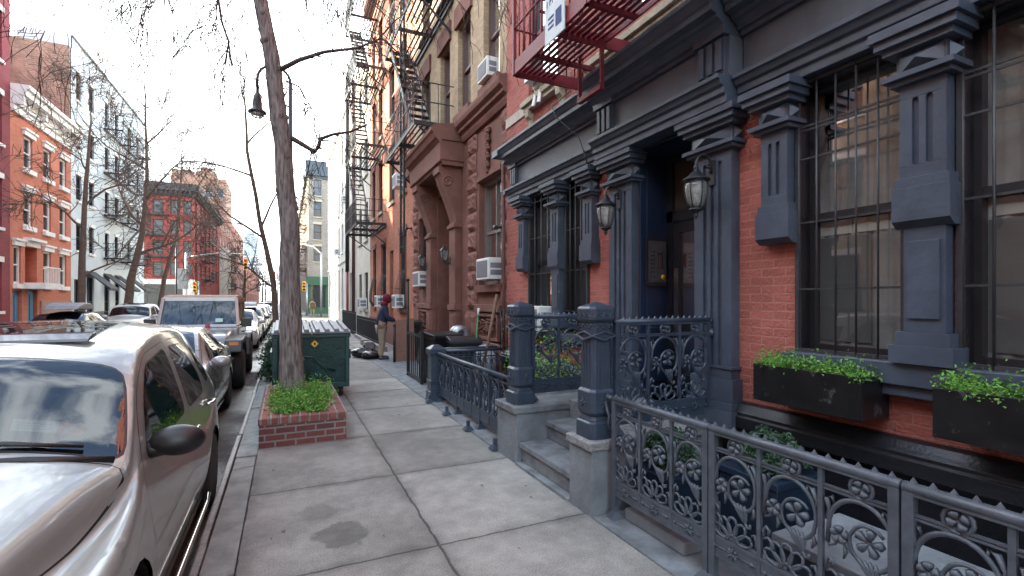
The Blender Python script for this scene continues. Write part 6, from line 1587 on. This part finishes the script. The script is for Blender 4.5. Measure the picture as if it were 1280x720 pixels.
    for s in (-1,1):
        b = MB(); b.ball((s*(mx+.105),my,mz),.125,.075,.078,n=16,k=10,fn=lambda q: -.12 if q.y > .5 else 0); b.tube([(s*(mx-.06),my+.03,mz-.05),(s*(mx+.05),my,mz-.02)],[.045,.05],8)
        o = obj('wing_mirror', b, mm, t, local=True)
        b = MB(); b.ball((s*(mx+.105),my+.066,mz),.105,.012,.062,n=14,k=6); obj('mirror_glass', b, CHROME, o, local=True)
    for (y,z,x) in P.get('handles',()):
        for s in (-1,1): b = MB(); b.tube([(s*(x-.012),y-.09,z),(s*(x+.022),y-.06,z+.004),(s*(x+.022),y+.06,z+.004),(s*(x-.012),y+.09,z)],[.013,.015,.015,.013],8); obj('door_handle', b, P.get('handm',CHROME), t, local=True)
    for (x,y,z,rx,rz) in P['lamps']:
        for s in (-1,1): b = MB(); b.ball((s*x,y,z),rx,.07,rz,n=14,k=8); obj('headlight', b, P.get('lampm',BGLASS), t, local=True)
    b = MB(); b.box(-P['gw'],P['gw'],P['gy'],P['gy']+.06,P['gz0'],P['gz1']); obj('grille', b, PLASTIC, t, .02, local=True)
    b = MB(); b.box(-.16,.16,P['gy']-.025,P['gy']-.01,P['gz0']-.16,P['gz0']-.01); obj('number_plate', b, YELLOW if P.get('plate') else WHITE, t, local=True)
    if P.get('rocker'):
        for s in (-1,1):
            b = MB(); b.tube([(s*(P['ww']-.005),P['wy'][0]+.42,.25),(s*(P['ww']+.004),P['wy'][0]+.6,.245),(s*(P['ww']+.004),P['wy'][1]-.6,.245),(s*(P['ww']-.005),P['wy'][1]-.42,.26)],.017,8); obj('sill_strip', b, CHROME, t, local=True)
    return t
wag = [(0,.27,.40,.56,.45,.52,.62,.42,.66,.33,.70,.74),(.08,.22,.62,.74,.45,.68,.66,.54,.70,.40,.78,.84),(.22,.2,.76,.82,.5,.77,.73,.56,.75,.46,.86,.93),(.5,.2,.8,.855,.55,.82,.79,.61,.80,.52,.93,1.0),(.9,.2,.8,.86,.56,.83,.83,.675,.84,.59,.985,1.055),
 (1.15,.2,.8,.85,.55,.82,.88,.735,.90,.655,1.035,1.095),(1.3,.2,.8,.845,.55,.805,.93,.765,.98,.70,1.055,1.145),(1.45,.2,.8,.84,.55,.79,.96,.745,1.11,.69,1.175,1.30),(1.66,.2,.8,.84,.55,.79,.99,.715,1.35,.645,1.435,1.525),(1.95,.2,.8,.84,.55,.795,1.0,.69,1.46,.61,1.555,1.60),(2.6,.2,.8,.84,.55,.80,1.01,.665,1.50,.58,1.62,1.67),
 (3.3,.2,.8,.855,.58,.805,1.02,.65,1.47,.56,1.585,1.64),(3.75,.22,.8,.85,.58,.79,1.03,.63,1.39,.53,1.50,1.55),(3.98,.24,.78,.82,.56,.77,1.03,.62,1.22,.53,1.30,1.35),(4.12,.27,.74,.79,.54,.74,.96,.64,1.02,.50,1.06,1.08),(4.22,.3,.62,.72,.5,.66,.76,.54,.80,.42,.83,.84),(4.26,.36,.45,.55,.5,.5,.66,.4,.7,.3,.72,.73)]
PW = dict(wy=(1.0,3.5), wr=.325, ww=.855, doors=[[(1.42,.36),(1.40,.96),(1.62,1.36),(1.88,1.50),(2.50,1.535),(2.56,1.0),(2.56,.36)],[(2.585,.36),(2.585,1.0),(2.54,1.535),(3.1,1.52),(3.42,1.2),(3.40,1.0),(3.02,.55),(3.0,.36)]],
  side=[[(1.52,1.03),(1.66,1.28),(1.86,1.44),(2.44,1.485),(2.48,1.05)],[(2.60,1.05),(2.565,1.485),(3.04,1.465),(3.26,1.20),(3.24,1.06)],[(3.36,1.10),(3.36,1.24),(3.26,1.36),(3.2,1.43),(3.55,1.39),(3.72,1.22),(3.66,1.1)]], sr=.07,
  top=[('windscreen',[(-.725,1.34),(.725,1.34),(.70,1.48),(.645,1.675),(-.645,1.675),(-.70,1.48)],WINDSH),('sunroof',[(-.42,1.97),(.42,1.97),(.42,2.58),(-.42,2.58)],DGLASS),('rear_window',[(-.5,3.83),(.5,3.83),(.55,3.99),(-.55,3.99)],CARGLASS)],
  hood=[[(-.50,.14),(.50,.14),(.67,.9),(.765,1.30),(-.765,1.30),(-.67,.9)]], seat=1.75, dash=1.42, dz=1.02, rear=(1.36,1.44), mir=(.80,1.55,1.08), handles=[(2.42,.93,.845),(3.28,.955,.84)],
  lamps=[(.60,.14,.70,.13,.15)], gw=.36, gy=-.03, gz0=.46, gz1=.70, rocker=1, spokes=5)
near = make_car('parked_car', 'warm silver retro wagon parked nearest the camera with sunroof and black wing mirror', (-1.41,1.47), wag, SILVER, PW, 'cars parked along the right kerb')
b = MB()                                                     # sunroof wind deflector
b.prism([(1.86,1.580),(1.88,1.596),(1.95,1.622),(1.985,1.628),(1.98,1.60)],'x',-.45,.45); obj('wind_deflector', b, mat('tinted_acrylic',(.03,.033,.038),.06,0,0), near, .006, local=True)
b = MB(); b.tube([(-.70,1.32,1.075),(-.4,1.30,1.118),(0,1.295,1.142),(.4,1.30,1.118),(.70,1.32,1.075)],.016,6); obj('scuttle', b, PLASTIC, near, local=True)
for (x0_,x1_) in ((-.5,.1),(.05,.58)):
    b = MB(); b.tube([(x0_,1.32,1.155),((x0_+x1_)/2,1.335,1.19),(x1_,1.35,1.20-.1*abs(x1_))],[.012,.011,.007],6); obj('wiper', b, PLASTIC, near, local=True)
def wpt(x, y, lift=.012):                                     # point just inside the windscreen
    ys = [s[0] for s in wag]; z = pchip(ys,[s[11] for s in wag],y); z6 = pchip(ys,[s[10] for s in wag],y); w6 = pchip(ys,[s[9] for s in wag],y)
    return (x, y+.015, z-(z-z6)*(abs(x)/w6)**2*.95-lift)
for (xa,xb,ya,yb_,m,nm) in ((.30,.46,1.41,1.45,MINTST,'registration_sticker'),(.465,.55,1.41,1.45,REDST,'inspection_sticker'),(-.45,.12,1.37,1.385,MINTST,'dashboard_paper'),(-.62,-.28,1.39,1.43,MINTST,'dashboard_card')):
    b = MB(); b.add([wpt(xa,ya,.006),wpt(xb,ya,.006),wpt(xb,yb_,.006),wpt(xa,yb_,.006)],[(0,1,2,3)])
    for k in range(3):
        f0 = .25+.2*k; p0 = Vector(wpt(xa,ya,.004)).lerp(Vector(wpt(xa,yb_,.004)),f0); p1 = Vector(wpt(xb,ya,.004)).lerp(Vector(wpt(xb,yb_,.004)),f0)
        b.mi = 1; b.bar(p0.lerp(p1,.12),p0.lerp(p1,.85),.006,.001)
    obj(nm, b, [m,INK], near, recalc=False, local=True)
sed = [(0,.26,.48,.62,.45,.56,.58,.46,.62,.36,.65,.67),(.15,.19,.74,.82,.45,.77,.66,.62,.71,.46,.74,.76),(.5,.18,.8,.86,.5,.80,.74,.66,.79,.5,.82,.85),(.95,.18,.8,.87,.5,.81,.80,.69,.85,.52,.90,.935),(1.4,.18,.8,.865,.5,.80,.87,.71,.92,.62,.96,.995),(1.55,.18,.8,.865,.5,.80,.89,.71,.96,.62,1.0,1.035),
 (1.85,.18,.8,.865,.5,.805,.91,.67,1.14,.59,1.20,1.24),(2.2,.18,.8,.865,.5,.81,.93,.625,1.30,.54,1.37,1.41),(2.7,.18,.8,.865,.5,.81,.94,.61,1.325,.53,1.40,1.445),(3.2,.18,.8,.865,.5,.81,.95,.605,1.29,.52,1.37,1.42),(3.6,.18,.8,.865,.5,.80,.965,.63,1.16,.54,1.23,1.27),(3.95,.2,.8,.86,.5,.79,.97,.67,1.03,.58,1.06,1.09),(4.2,.22,.78,.84,.5,.78,.95,.67,.99,.55,1.01,1.03),(4.5,.26,.68,.76,.5,.70,.85,.6,.89,.5,.92,.94),(4.62,.34,.5,.6,.5,.56,.72,.46,.76,.36,.78,.79)]
PS = dict(wy=(.9,3.6), wr=.315, ww=.865, doors=[[(1.42,.30),(1.42,.86),(1.95,1.22),(2.2,1.345),(2.62,1.36),(2.66,.9),(2.66,.30)],[(2.685,.30),(2.685,.9),(2.66,1.36),(3.2,1.33),(3.55,1.1),(3.5,.9),(3.2,.55),(3.16,.30)]],
  side=[[(1.80,.98),(1.98,1.14),(2.24,1.285),(2.58,1.31),(2.60,.985)],[(2.70,.985),(2.68,1.31),(3.15,1.27),(3.44,1.09),(3.40,1.0)]], sr=.06, top=[('windscreen',[(-.63,1.60),(.63,1.60),(.52,2.18),(-.52,2.18)],WINDSH),('rear_window',[(-.5,3.22),(.5,3.22),(.57,3.86),(-.57,3.86)],CARGLASS)],
  hood=[[(-.58,.2),(.58,.2),(.70,1.0),(.73,1.5),(-.73,1.5),(-.70,1.0)]], seat=1.95, dash=1.55, dz=.94, rear=(1.25,1.32), mir=(.80,1.78,.97), mirm=None, handles=[(2.5,.86,.85),(3.3,.88,.85)], handm=None, lamps=[(.64,.17,.63,.16,.09)], gw=.4, gy=-.03, gz0=.44, gz1=.6, spokes=9)
def sedan(label, loc, paint, detail=True, plate=False, name='parked_car'):
    P = dict(PS); P['mirm'] = paint; P['handm'] = paint; P['plate'] = plate
    return make_car(name, label, loc, sed, paint, P, 'cars parked along the right kerb', detail)
s1 = sedan('grey sedan parked between the silver wagon and the off road car', (-1.70,5.88), SEDANP)
# --- off-road car with a tan canvas roof
t = thing('parked_car', 'silver off road car with tan canvas roof and square black fenders', 'car', (-1.70,10.75,RZ), 'cars parked along the right kerb')
PA = mat('light_silver_car_paint',(.36,.355,.35),.32,.25,.06,3,coat=.9)
b = MB(); b.prism([(.32,.62),(.34,1.08),(.45,1.13),(1.62,1.20),(1.66,.62)],'x',-.66,.66); obj('bonnet', b, PA, t, .04, local=True)
b = MB(); b.prism([(1.66,.45),(1.66,1.205),(3.95,1.205),(4.02,.5)],'x',-.76,.76); obj('body', b, PA, t, .05, local=True)
b = MB()
for (xa,xb,za,zb_) in ((-.74,.74,1.205,1.27),(-.70,.70,1.78,1.86)): b.bar((0,1.70 if za < 1.5 else 1.93,(za+zb_)/2),(0,1.70 if za < 1.5 else 1.93,(za+zb_)/2+.0001),xb-xa,.07) if 0 else b.add([(xa,1.66+(za-1.2)*.42,za),(xb,1.66+(za-1.2)*.42,za),(xb,1.66+(zb_-1.2)*.42,zb_),(xa,1.66+(zb_-1.2)*.42,zb_),(xa,1.72+(za-1.2)*.42,za),(xb,1.72+(za-1.2)*.42,za),(xb,1.72+(zb_-1.2)*.42,zb_),(xa,1.72+(zb_-1.2)*.42,zb_)],[(0,1,2,3),(7,6,5,4),(0,4,5,1),(1,5,6,2),(2,6,7,3),(3,7,4,0)])
for s in (-1,1): b.bar((s*.735,1.69,1.22),(s*.685,1.945,1.84),.07,.07)
obj('windscreen_frame', b, PA, t, .012, local=True)
b = MB(); b.add([(-.70,1.71,1.265),(.70,1.71,1.265),(.66,1.925,1.79),(-.66,1.925,1.79)],[(0,1,2,3)]); obj('windscreen', b, glassmat('blue_windscreen_glass',(.22,.34,.42),(.01,.02,.03),.6,.02,1.9), t, recalc=False, local=True)
b = MB(); b.prism([(1.93,1.845),(2.0,1.90),(2.6,1.925),(3.6,1.90),(3.93,1.84),(3.99,1.25),(3.93,1.22),(3.86,1.80),(2.0,1.82)],'x',-.69,.69)
for s in (-1,1): b.box(s*.69,s*.72,2.75,2.95,1.215,1.86); b.box(s*.69,s*.72,1.96,3.9,1.74,1.86); b.box(s*.69,s*.72,3.7,3.93,1.215,1.8)
obj('canvas_roof', b, TANTOP, t, .02, local=True)
for s in (-1,1):
    b = MB(); b.add([(s*.715,1.98,1.24),(s*.715,2.75,1.24),(s*.695,2.75,1.75),(s*.695,2.05,1.75)],[(0,1,2,3)]); obj('side_window', b, CARGLASS, t, recalc=False, local=True)
    b = MB(); b.add([(s*.715,2.95,1.24),(s*.715,3.7,1.24),(s*.695,3.7,1.75),(s*.695,2.95,1.75)],[(0,1,2,3)]); obj('side_window', b, CARGLASS, t, recalc=False, local=True)
    b = MB(); b.prism([(.18,.98),(.22,1.02),(1.18,1.06),(1.36,.80),(1.52,.52),(1.46,.50),(1.26,.74),(1.10,.94),(.36,.92),(.20,.76),(.14,.78)],'x',s*.62,s*.93); obj('front_fender', b, PLASTIC, t, .02, local=True)
    b = MB(); b.box(s*.70,s*.86,.168,.185,.90,.985);  obj('turn_signal', b, mat('amber_lens',(.7,.25,.08),.3,0,0) if s > 0 else bpy.data.materials['amber_lens'], t, local=True) if s > 0 else None
    b = MB(); b.prism([(2.55,.5),(2.75,.9),(3.0,1.0),(3.6,1.0),(3.8,.85),(3.95,.6),(3.9,.55),(3.55,.93),(3.05,.93),(2.8,.8),(2.62,.48)],'x',s*.70,s*.92); obj('rear_fender', b, PLASTIC, t, .02, local=True)
    b = MB(); b.lathe([(0,.29),(.10,.29),(.115,.32),(.115,.36)],(s*.43,0,.93),18,'y'); obj('headlight', b, BGLASS, t, local=True)
    b = MB(); b.box(s*.80,s*1.0,1.76,1.84,1.20,1.40); b.tube([(s*.72,1.82,1.24),(s*.86,1.80,1.26)],.025,6); obj('wing_mirror', b, PLASTIC, t, .02, local=True)
    b = MB(); b.tube([(s*.76,2.6,1.05),(s*.79,2.63,1.055),(s*.79,2.73,1.055),(s*.76,2.76,1.05)],.015,6); obj('door_handle', b, PLASTIC, t, local=True)
    for y in (.75,3.2): wheel(t, s*.80, y, .40, .25, s, 5, .56)
b = MB()
for i in range(7): b.box(-.3+i*.1-.03,-.3+i*.1+.03,.30,.335,.74,1.04)
obj('grille_slots', b, PLASTIC, t, .01, local=True)
b = MB(); b.box(-.82,.82,.0,.16,.52,.70); obj('bumper', b, PLASTIC, t, .04, local=True)
for s in (-.35,.35):
    q = MB(); q.box(s-.24,s+.24,2.2,2.7,.8,1.0); q.bar((s,2.68,.95),(s,2.85,1.5),.46,.13,(0,1,0)); q.box(s-.14,s+.14,2.80,2.90,1.5,1.72); obj('seat', q, CABIN, t, .04, local=True)
b = MB(); b.box(-.68,.68,1.76,2.0,.9,1.24); obj('dashboard', b, CABIN, t, .03, local=True)
b = MB(); b.add([(.30,1.722,1.32),(.44,1.722,1.32),(.44,1.752,1.40),(.30,1.752,1.40)],[(0,1,2,3)]); obj('registration_sticker', b, MINTST, t, recalc=False, local=True)
b = MB(); b.box(.12,.2,1.60,1.66,1.205,1.27); obj('red_tag', b, REDST, t, local=True)
b = MB(); b.box(-.6,.6,.3,3.9,.42,.6); obj('chassis', b, PLASTIC, t, local=True)
# --- the row beyond
s2 = sedan('white sedan parked behind the off road car', (-1.75,19.6), WHITEP, False, False)
s3 = sedan('dark grey sedan with a roof box behind the white sedan', (-1.72,24.9), DARKP, False)
b = MB(); b.prism([(1.9,1.50),(2.1,1.62),(2.6,1.72),(3.2,1.70),(3.4,1.55),(3.35,1.48)],'x',-.42,.42); b2 = obj('roof_box', b, LIDG, s3, .05, local=True)
s4 = sedan('pale beige sedan with a yellow plate farther up the kerb', (-1.72,30.2), mat('beige_car_paint',(.48,.44,.36),.3,.3,.05,3,coat=.9), False, True)
s5 = sedan('steel blue sedan farthest up the kerb before the crossing', (-1.75,35.6), BLUEP, False)
s6 = dup(s2, (-1.75,41.0,RZ), 'second white sedan, last one before the crossing')
s7 = dup(s3, (-2.1,70,RZ), 'dark sedan with roof box beyond the crossing'); s8 = dup(s5, (-3.2,84,RZ), 'steel blue sedan driving far up the street beyond the crossing')
PX2 = dict(PW); PX2['mirm'] = WHITEP; PX2['rocker'] = 0
suv = make_car('parked_car', 'white estate car with dark roof rails parked across the street', (-6.25,25.2), wag, WHITEP, PX2, 'cars parked across the street', False)
suv2 = dup(suv, (-6.3,38.0,RZ), 'white estate car parked across the street in front of the awnings')
suv3 = dup(s3, (-6.3,17.5,RZ), 'dark sedan with roof box parked across the street', group='cars parked across the street')
# ------------------------------------------------------------------ bare street trees
TWIGF = mat('pale_brown_twigs', (.15,.115,.095), .95, 0, .2, 6)
def grow(mb, p, d, length, r, lvl, rng, droop=.0, n=5, kids=4, spread=.9, sides=4, minr=.0045):
    pts = [Vector(p)]; d = Vector(d).normalized(); rad = [r]
    for i in range(n):
        d = (d + Vector((rng.gauss(0,.16),rng.gauss(0,.16),rng.gauss(0,.12) - droop*(i+1)/n))).normalized()
        pts.append(pts[-1] + d*length/n); rad.append(max(minr, r*(1-.75*(i+1)/n)))
    mb.tube(pts, rad, sides, caps=False)
    if lvl <= 0: return
    for k in range(kids):
        f = rng.uniform(.25,1.0); i = min(n-1,int(f*n)); q = pts[i].lerp(pts[i+1], f*n-i) if i < n else pts[-1]
        dd = (pts[i+1]-pts[i]).normalized(); o = dd.orthogonal().normalized(); o.rotate(Matrix.Rotation(rng.uniform(0,6.28),3,dd))
        nd = dd*rng.uniform(.5,1) + o*spread*rng.uniform(.6,1.2)
        grow(mb, q, nd, length*rng.uniform(.45,.7), max(minr, rad[i]*rng.uniform(.45,.65)), lvl-1, rng, droop*1.15, n, kids, spread, max(3,sides-1), minr)
def tree(label, trunk, rad, limbs, seed, twigs=3, m=BARKF, group='bare street trees', droop=.12, kids=4, name='bare_tree', base=None, minr=.006):
    rng = random.Random(seed); t = thing(name, label, 'tree', base or trunk[0], group)
    b = MB(); P = [Vector(q) for q in trunk]; pts = []; rr = []
    for i in range(len(P)-1):
        for k in range(6):
            f = k/6; q = P[i].lerp(P[i+1],f); q += Vector((noise.noise(q*1.3),noise.noise(q*1.3+Vector((9,0,0))),0))*.03; pts.append(q); rr.append((rad[i]+(rad[i+1]-rad[i])*f)*(1+.06*noise.noise(q*2.7)))
    pts.append(P[-1]); rr.append(rad[-1]); b.tube(pts, rr, 14)
    for k in range(26 if m is BARK else 0):
        i = rng.randrange(4, len(pts)-20); a = rng.uniform(0,6.28)
        b.ball((pts[i].x+math.cos(a)*rr[i]*.93, pts[i].y+math.sin(a)*rr[i]*.93, pts[i].z), .03, .03, .045, n=7, k=5, fn=lambda q: .3*noise.noise(q*4))
    obj('trunk', b, m, t)
    b = MB()
    for (q,d,l,r) in limbs: grow(b,q,d,l,r,twigs,rng,droop,6,kids,.9,6,minr)
    obj('crown', b, m if m is BARKF else TWIG if m is not BARKF else TWIGF, t)
    return t
# the street tree in the brick planter
def py_(px, py, Y=7.65):
    return None
tr = [(.09,7.65,.28),(.075,7.65,.9),(.05,7.65,2.5),(-.04,7.65,3.9),(-.17,7.65,4.9),(-.33,7.65,6.0),(-.55,7.6,7.4),(-.8,7.5,9.2),(-1.0,7.4,11)]
rad = [.20,.150,.132,.116,.105,.092,.082,.065,.045]
rng = random.Random(4)
limbs = []
t = tree('leaning bare street tree with grey ridged bark growing in the brick planter', tr, rad, [
   ((-.30,7.65,5.85),(-1,-.1,.45),1.6,.035), ((-.5,7.6,7.0),(-.8,.7,.5),3.0,.05), ((-.5,7.6,7.2),(.9,-.4,.6),3.0,.05), ((-.7,7.5,8.4),(.6,.8,.7),2.6,.045), ((-.75,7.5,8.8),(-.9,-.3,.6),2.6,.045),
   ((-.85,7.45,9.6),(.7,-.2,.9),2.2,.035), ((-.95,7.4,10.6),(-.2,.3,1),2.2,.035), ((-.4,7.6,6.5),(.2,1,.4),2.8,.045), ((-.45,7.6,6.8),(-1,.2,.3),2.8,.045)], 17, 3, BARK, 'bare street trees', .28, 4, minr=.0045)
b = MB(); rng = random.Random(8)
def spur(pts, r, hang=9, l=.8):
    """a drawn limb with drooping twigs along it"""
    V = [Vector(p) for p in pts]; b.tube(V,[r*(1-.65*i/(len(V)-1)) for i in range(len(V))],6)
    for k in range(hang):
        f = rng.uniform(.15,1)*(len(V)-1); i = min(int(f),len(V)-2); q = V[i].lerp(V[i+1],f-i); d = (V[i+1]-V[i]).normalized()
        grow(b,q,d*.6+Vector((rng.gauss(0,.5),rng.gauss(0,.5),-.3)),l*rng.uniform(.5,1.2),r*.28,2,rng,.45,6,3,.8,4,.0048)
spur([(-.14,7.65,4.86),(.16,7.55,5.05),(.5,7.5,5.22),(.95,7.45,5.35),(1.3,7.4,5.55)],.035,8,.9)
spur([(1.3,7.4,5.55),(1.55,7.35,5.35),(1.75,7.3,5.25)],.016,3,.6); spur([(1.25,7.4,5.52),(1.5,7.5,5.9),(1.7,7.5,6.1)],.016,3,.6)
spur([(.05,7.65,3.98),(.22,7.6,3.88),(.38,7.55,3.78),(.43,7.55,3.86),(.46,7.55,3.98),(.62,7.5,4.05),(.85,7.5,4.12),(1.1,7.45,4.25)],.04,6,.55)
spur([(-.33,7.65,5.92),(-.55,7.6,5.85),(-.82,7.6,5.7),(-.78,7.6,5.4),(-.7,7.6,5.15),(-.66,7.6,4.8)],.028,9,.8)
spur([(.0,7.6,4.75),(.18,7.6,4.7),(.3,7.55,4.45),(.45,7.5,4.2)],.014,4,.5)
for k in range(40):                                       # hanging twigs from the crown overhead
    a = rng.uniform(0,6.28); q = rng.uniform(.5,3.0); p = Vector((-.4+math.cos(a)*q,7.5+math.sin(a)*q,rng.uniform(5.6,7.4)))
    grow(b,p,(math.cos(a)*.8,math.sin(a)*.8,-.15),rng.uniform(.9,1.7),.009,2,rng,.38,7,4,.7,4,.0048)
obj('crown', b, TWIG, t)
# trees farther along
tree('slim bare tree leaning left behind the street lamp', [(-.25,17.5,0),(-.35,17.5,2.2),(-.75,17.5,4.2),(-1.1,17.5,6.4),(-1.2,17.5,9)],[.10,.085,.065,.045,.012],
     [((-.3,17.5,2.0),(-.7,-.1,.5),2.4,.04),((-.6,17.5,3.6),(-.9,0,.4),2.6,.045),((-.7,17.5,4.0),(.5,.3,.9),2.5,.04),((-1,17.5,5.6),(-.7,.2,.6),2.2,.035),((-1.1,17.5,6.6),(.6,-.2,.8),2,.03),((-1.15,17.5,7.6),(-.4,.3,.9),2,.03)], 41, 3, droop=.1, kids=5, minr=.006)
tree('bare tree with an upright trunk before the joint of the salmon and pale blue houses', [(-7.75,26,0),(-7.7,26,3),(-7.6,26,6),(-7.4,26,9.2)],[.15,.12,.085,.03],
     [((-7.7,26,2.6),(.9,.2,.8),2.6,.05),((-7.65,26,4.6),(-.8,.3,.7),2.6,.05),((-7.6,26,5.6),(.8,-.2,.9),3,.05),((-7.5,26,7),(-.6,.2,.9),2.4,.04),((-7.45,26,8),(.6,.3,.9),2,.03),((-7.4,26,9),(-.1,0,1),2,.03)], 42, 3, droop=.02, kids=6, minr=.009)
tree('tall bare tree leaning right in front of the pale blue building', [(-7.7,32,0),(-7.45,32,2.6),(-6.95,32,5.2),(-6.75,32,8),(-6.8,32,11),(-6.9,32,14)],[.22,.18,.13,.09,.055,.02],
     [((-7.2,32,4),(.9,.2,.7),4,.08),((-6.9,32,5.6),(-.9,.2,.9),4.5,.08),((-6.8,32,7),(.9,-.2,.8),3.6,.06),((-6.75,32,8.6),(-.8,.1,.8),4.4,.06),((-6.8,32,10),(.7,.2,.9),3,.05),((-6.85,32,12),(-.6,.2,1),2.6,.04),((-6.9,32,13.5),(.1,0,1),2,.03)], 43, 3, droop=.02, kids=6, minr=.009)
tree('bare tree leaning right in front of the crimson building', [(-7.6,38.5,0),(-7.2,38.5,3),(-6.5,38.5,6),(-6.3,38.5,9),(-6.2,38.5,12)],[.16,.13,.1,.06,.02],
     [((-7,38.5,4),(.9,.2,.8),3.4,.06),((-6.6,38.5,5.6),(-.8,.2,.9),3.4,.06),((-6.4,38.5,7.6),(.8,-.2,.9),3,.05),((-6.3,38.5,9),(-.7,.1,.9),2.8,.04),((-6.2,38.5,11),(.3,.2,1),2.2,.03)], 44, 3, droop=.02, kids=6, minr=.010)
for i,(x,y,h,lab) in enumerate(((-6.8,100,9,'nearer brown bare tree in the row far up the left pavement'),(-5.8,150,9,'middle brown bare tree in the row far up the street'),(-6.5,195,12,'farthest brown bare tree at the end of the street'),(3.2,120,10,'brown bare tree far up the right pavement'),(0.5,205,11,'brown bare tree closing the view at the street end'),(-3,225,13,'broad brown bare tree behind the others at the street end'))):
    tree(lab,[(x,y,0),(x,y,h*.35),(x+.2,y,h*.7),(x,y,h)],[.3,.25,.16,.05],[((x,y,h*(.3+.09*k)),(math.cos(k*2.4),math.sin(k*2.4),.7),h*.42,.12) for k in range(8)], 60+i, 2, droop=0, kids=6, group='bare trees far up the street', minr=.03)
# ------------------------------------------------------------------ sky, sun, camera
SUN_EL, SUN_AZ = R(21), R(-57)      # azimuth measured from +Y (down the street) towards +X
w = bpy.data.worlds.new('World'); S.world = w; w.use_nodes = True
nt = w.node_tree; N = nt.nodes; L = nt.links; bg = N['Background']
sky = N.new('ShaderNodeTexSky'); sky.sky_type = 'NISHITA'; sky.sun_disc = False; sky.sun_elevation = SUN_EL; sky.sun_rotation = SUN_AZ
sky.air_density = 1.0; sky.dust_density = 1.4; sky.ozone_density = 1.0
# thin high cloud over the blue
tc = N.new('ShaderNodeTexCoord'); mp = N.new('ShaderNodeMapping'); mp.inputs['Scale'].default_value = (1.,1.,2.4)
n = N.new('ShaderNodeTexNoise'); n.inputs['Scale'].default_value = 2.1; n.inputs['Detail'].default_value = 9; n.inputs['Roughness'].default_value = .58; n.inputs['Distortion'].default_value = .5
L.new(tc.outputs['Generated'], mp.inputs[0]); L.new(mp.outputs[0], n.inputs['Vector'])
rg = N.new('ShaderNodeMapRange'); rg.interpolation_type = 'SMOOTHSTEP'; rg.inputs[1].default_value = .46; rg.inputs[2].default_value = .66; L.new(n.outputs['Fac'], rg.inputs[0])
mx = N.new('ShaderNodeMix'); mx.data_type = 'RGBA'; zc = N.new('ShaderNodeMapRange'); zc.interpolation_type = 'SMOOTHSTEP'; zc.inputs[1].default_value = .6; zc.inputs[2].default_value = .92; zc.inputs[3].default_value = 1; zc.inputs[4].default_value = .45
sx = N.new('ShaderNodeSeparateXYZ'); L.new(tc.outputs['Generated'], sx.inputs[0]); L.new(sx.outputs['Z'], zc.inputs[0])
mc = N.new('ShaderNodeMath'); mc.operation = 'MULTIPLY'; L.new(rg.outputs[0], mc.inputs[0]); L.new(zc.outputs[0], mc.inputs[1]); L.new(mc.outputs[0], mx.inputs[0]); L.new(sky.outputs[0], mx.inputs[6]); mx.inputs[7].default_value = (9.2,9.7,9.7,1)
hz = N.new('ShaderNodeMapRange'); hz.interpolation_type = 'SMOOTHSTEP'; hz.inputs[1].default_value = .66; hz.inputs[2].default_value = .40; L.new(sx.outputs['Z'], hz.inputs[0])
gl = N.new('ShaderNodeMapRange'); gl.interpolation_type = 'SMOOTHSTEP'; gl.inputs[1].default_value = -.25; gl.inputs[2].default_value = .3; gl.inputs[3].default_value = .12; L.new(sx.outputs['Y'], gl.inputs[0])
mu = N.new('ShaderNodeMath'); mu.operation = 'MULTIPLY'; L.new(hz.outputs[0], mu.inputs[0]); L.new(gl.outputs[0], mu.inputs[1])
m2 = N.new('ShaderNodeMix'); m2.data_type = 'RGBA'; L.new(mu.outputs[0], m2.inputs[0]); L.new(mx.outputs[2], m2.inputs[6]); m2.inputs[7].default_value = (5.9,6.4,6.4,1)
L.new(m2.outputs[2], bg.inputs['Color']); bg.inputs['Strength'].default_value = .15
sl = bpy.data.lights.new('sun', 'SUN'); sl.energy = 4.0; sl.angle = R(.5); sl.color = (1,.86,.66)
so = bpy.data.objects.new('sun', sl); COL.objects.link(so)
d = Vector((math.sin(SUN_AZ)*math.cos(SUN_EL), math.cos(SUN_AZ)*math.cos(SUN_EL), math.sin(SUN_EL)))
so.rotation_euler = d.to_track_quat('Z','Y').to_euler(); so.location = d*80
cam = bpy.data.cameras.new('camera'); co = bpy.data.objects.new('camera', cam); COL.objects.link(co)
cam.sensor_width = 36; cam.lens = 36*609/1280; cam.shift_y = -15/1280*-1
co.location = (0,0,1.65); co.rotation_euler = (PI/2, 0, -math.atan(283/609)); cam.clip_end = 4000; cam.clip_start = .05
S.camera = co
S.view_settings.view_transform = 'Standard'; S.view_settings.look = 'None'; S.view_settings.gamma = 1; S.view_settings.use_curve_mapping = False
S.view_settings.exposure = 2.7
S.cycles.max_bounces = 8; S.cycles.transparent_max_bounces = 10; S.cycles.caustics_reflective = False; S.cycles.caustics_refractive = False
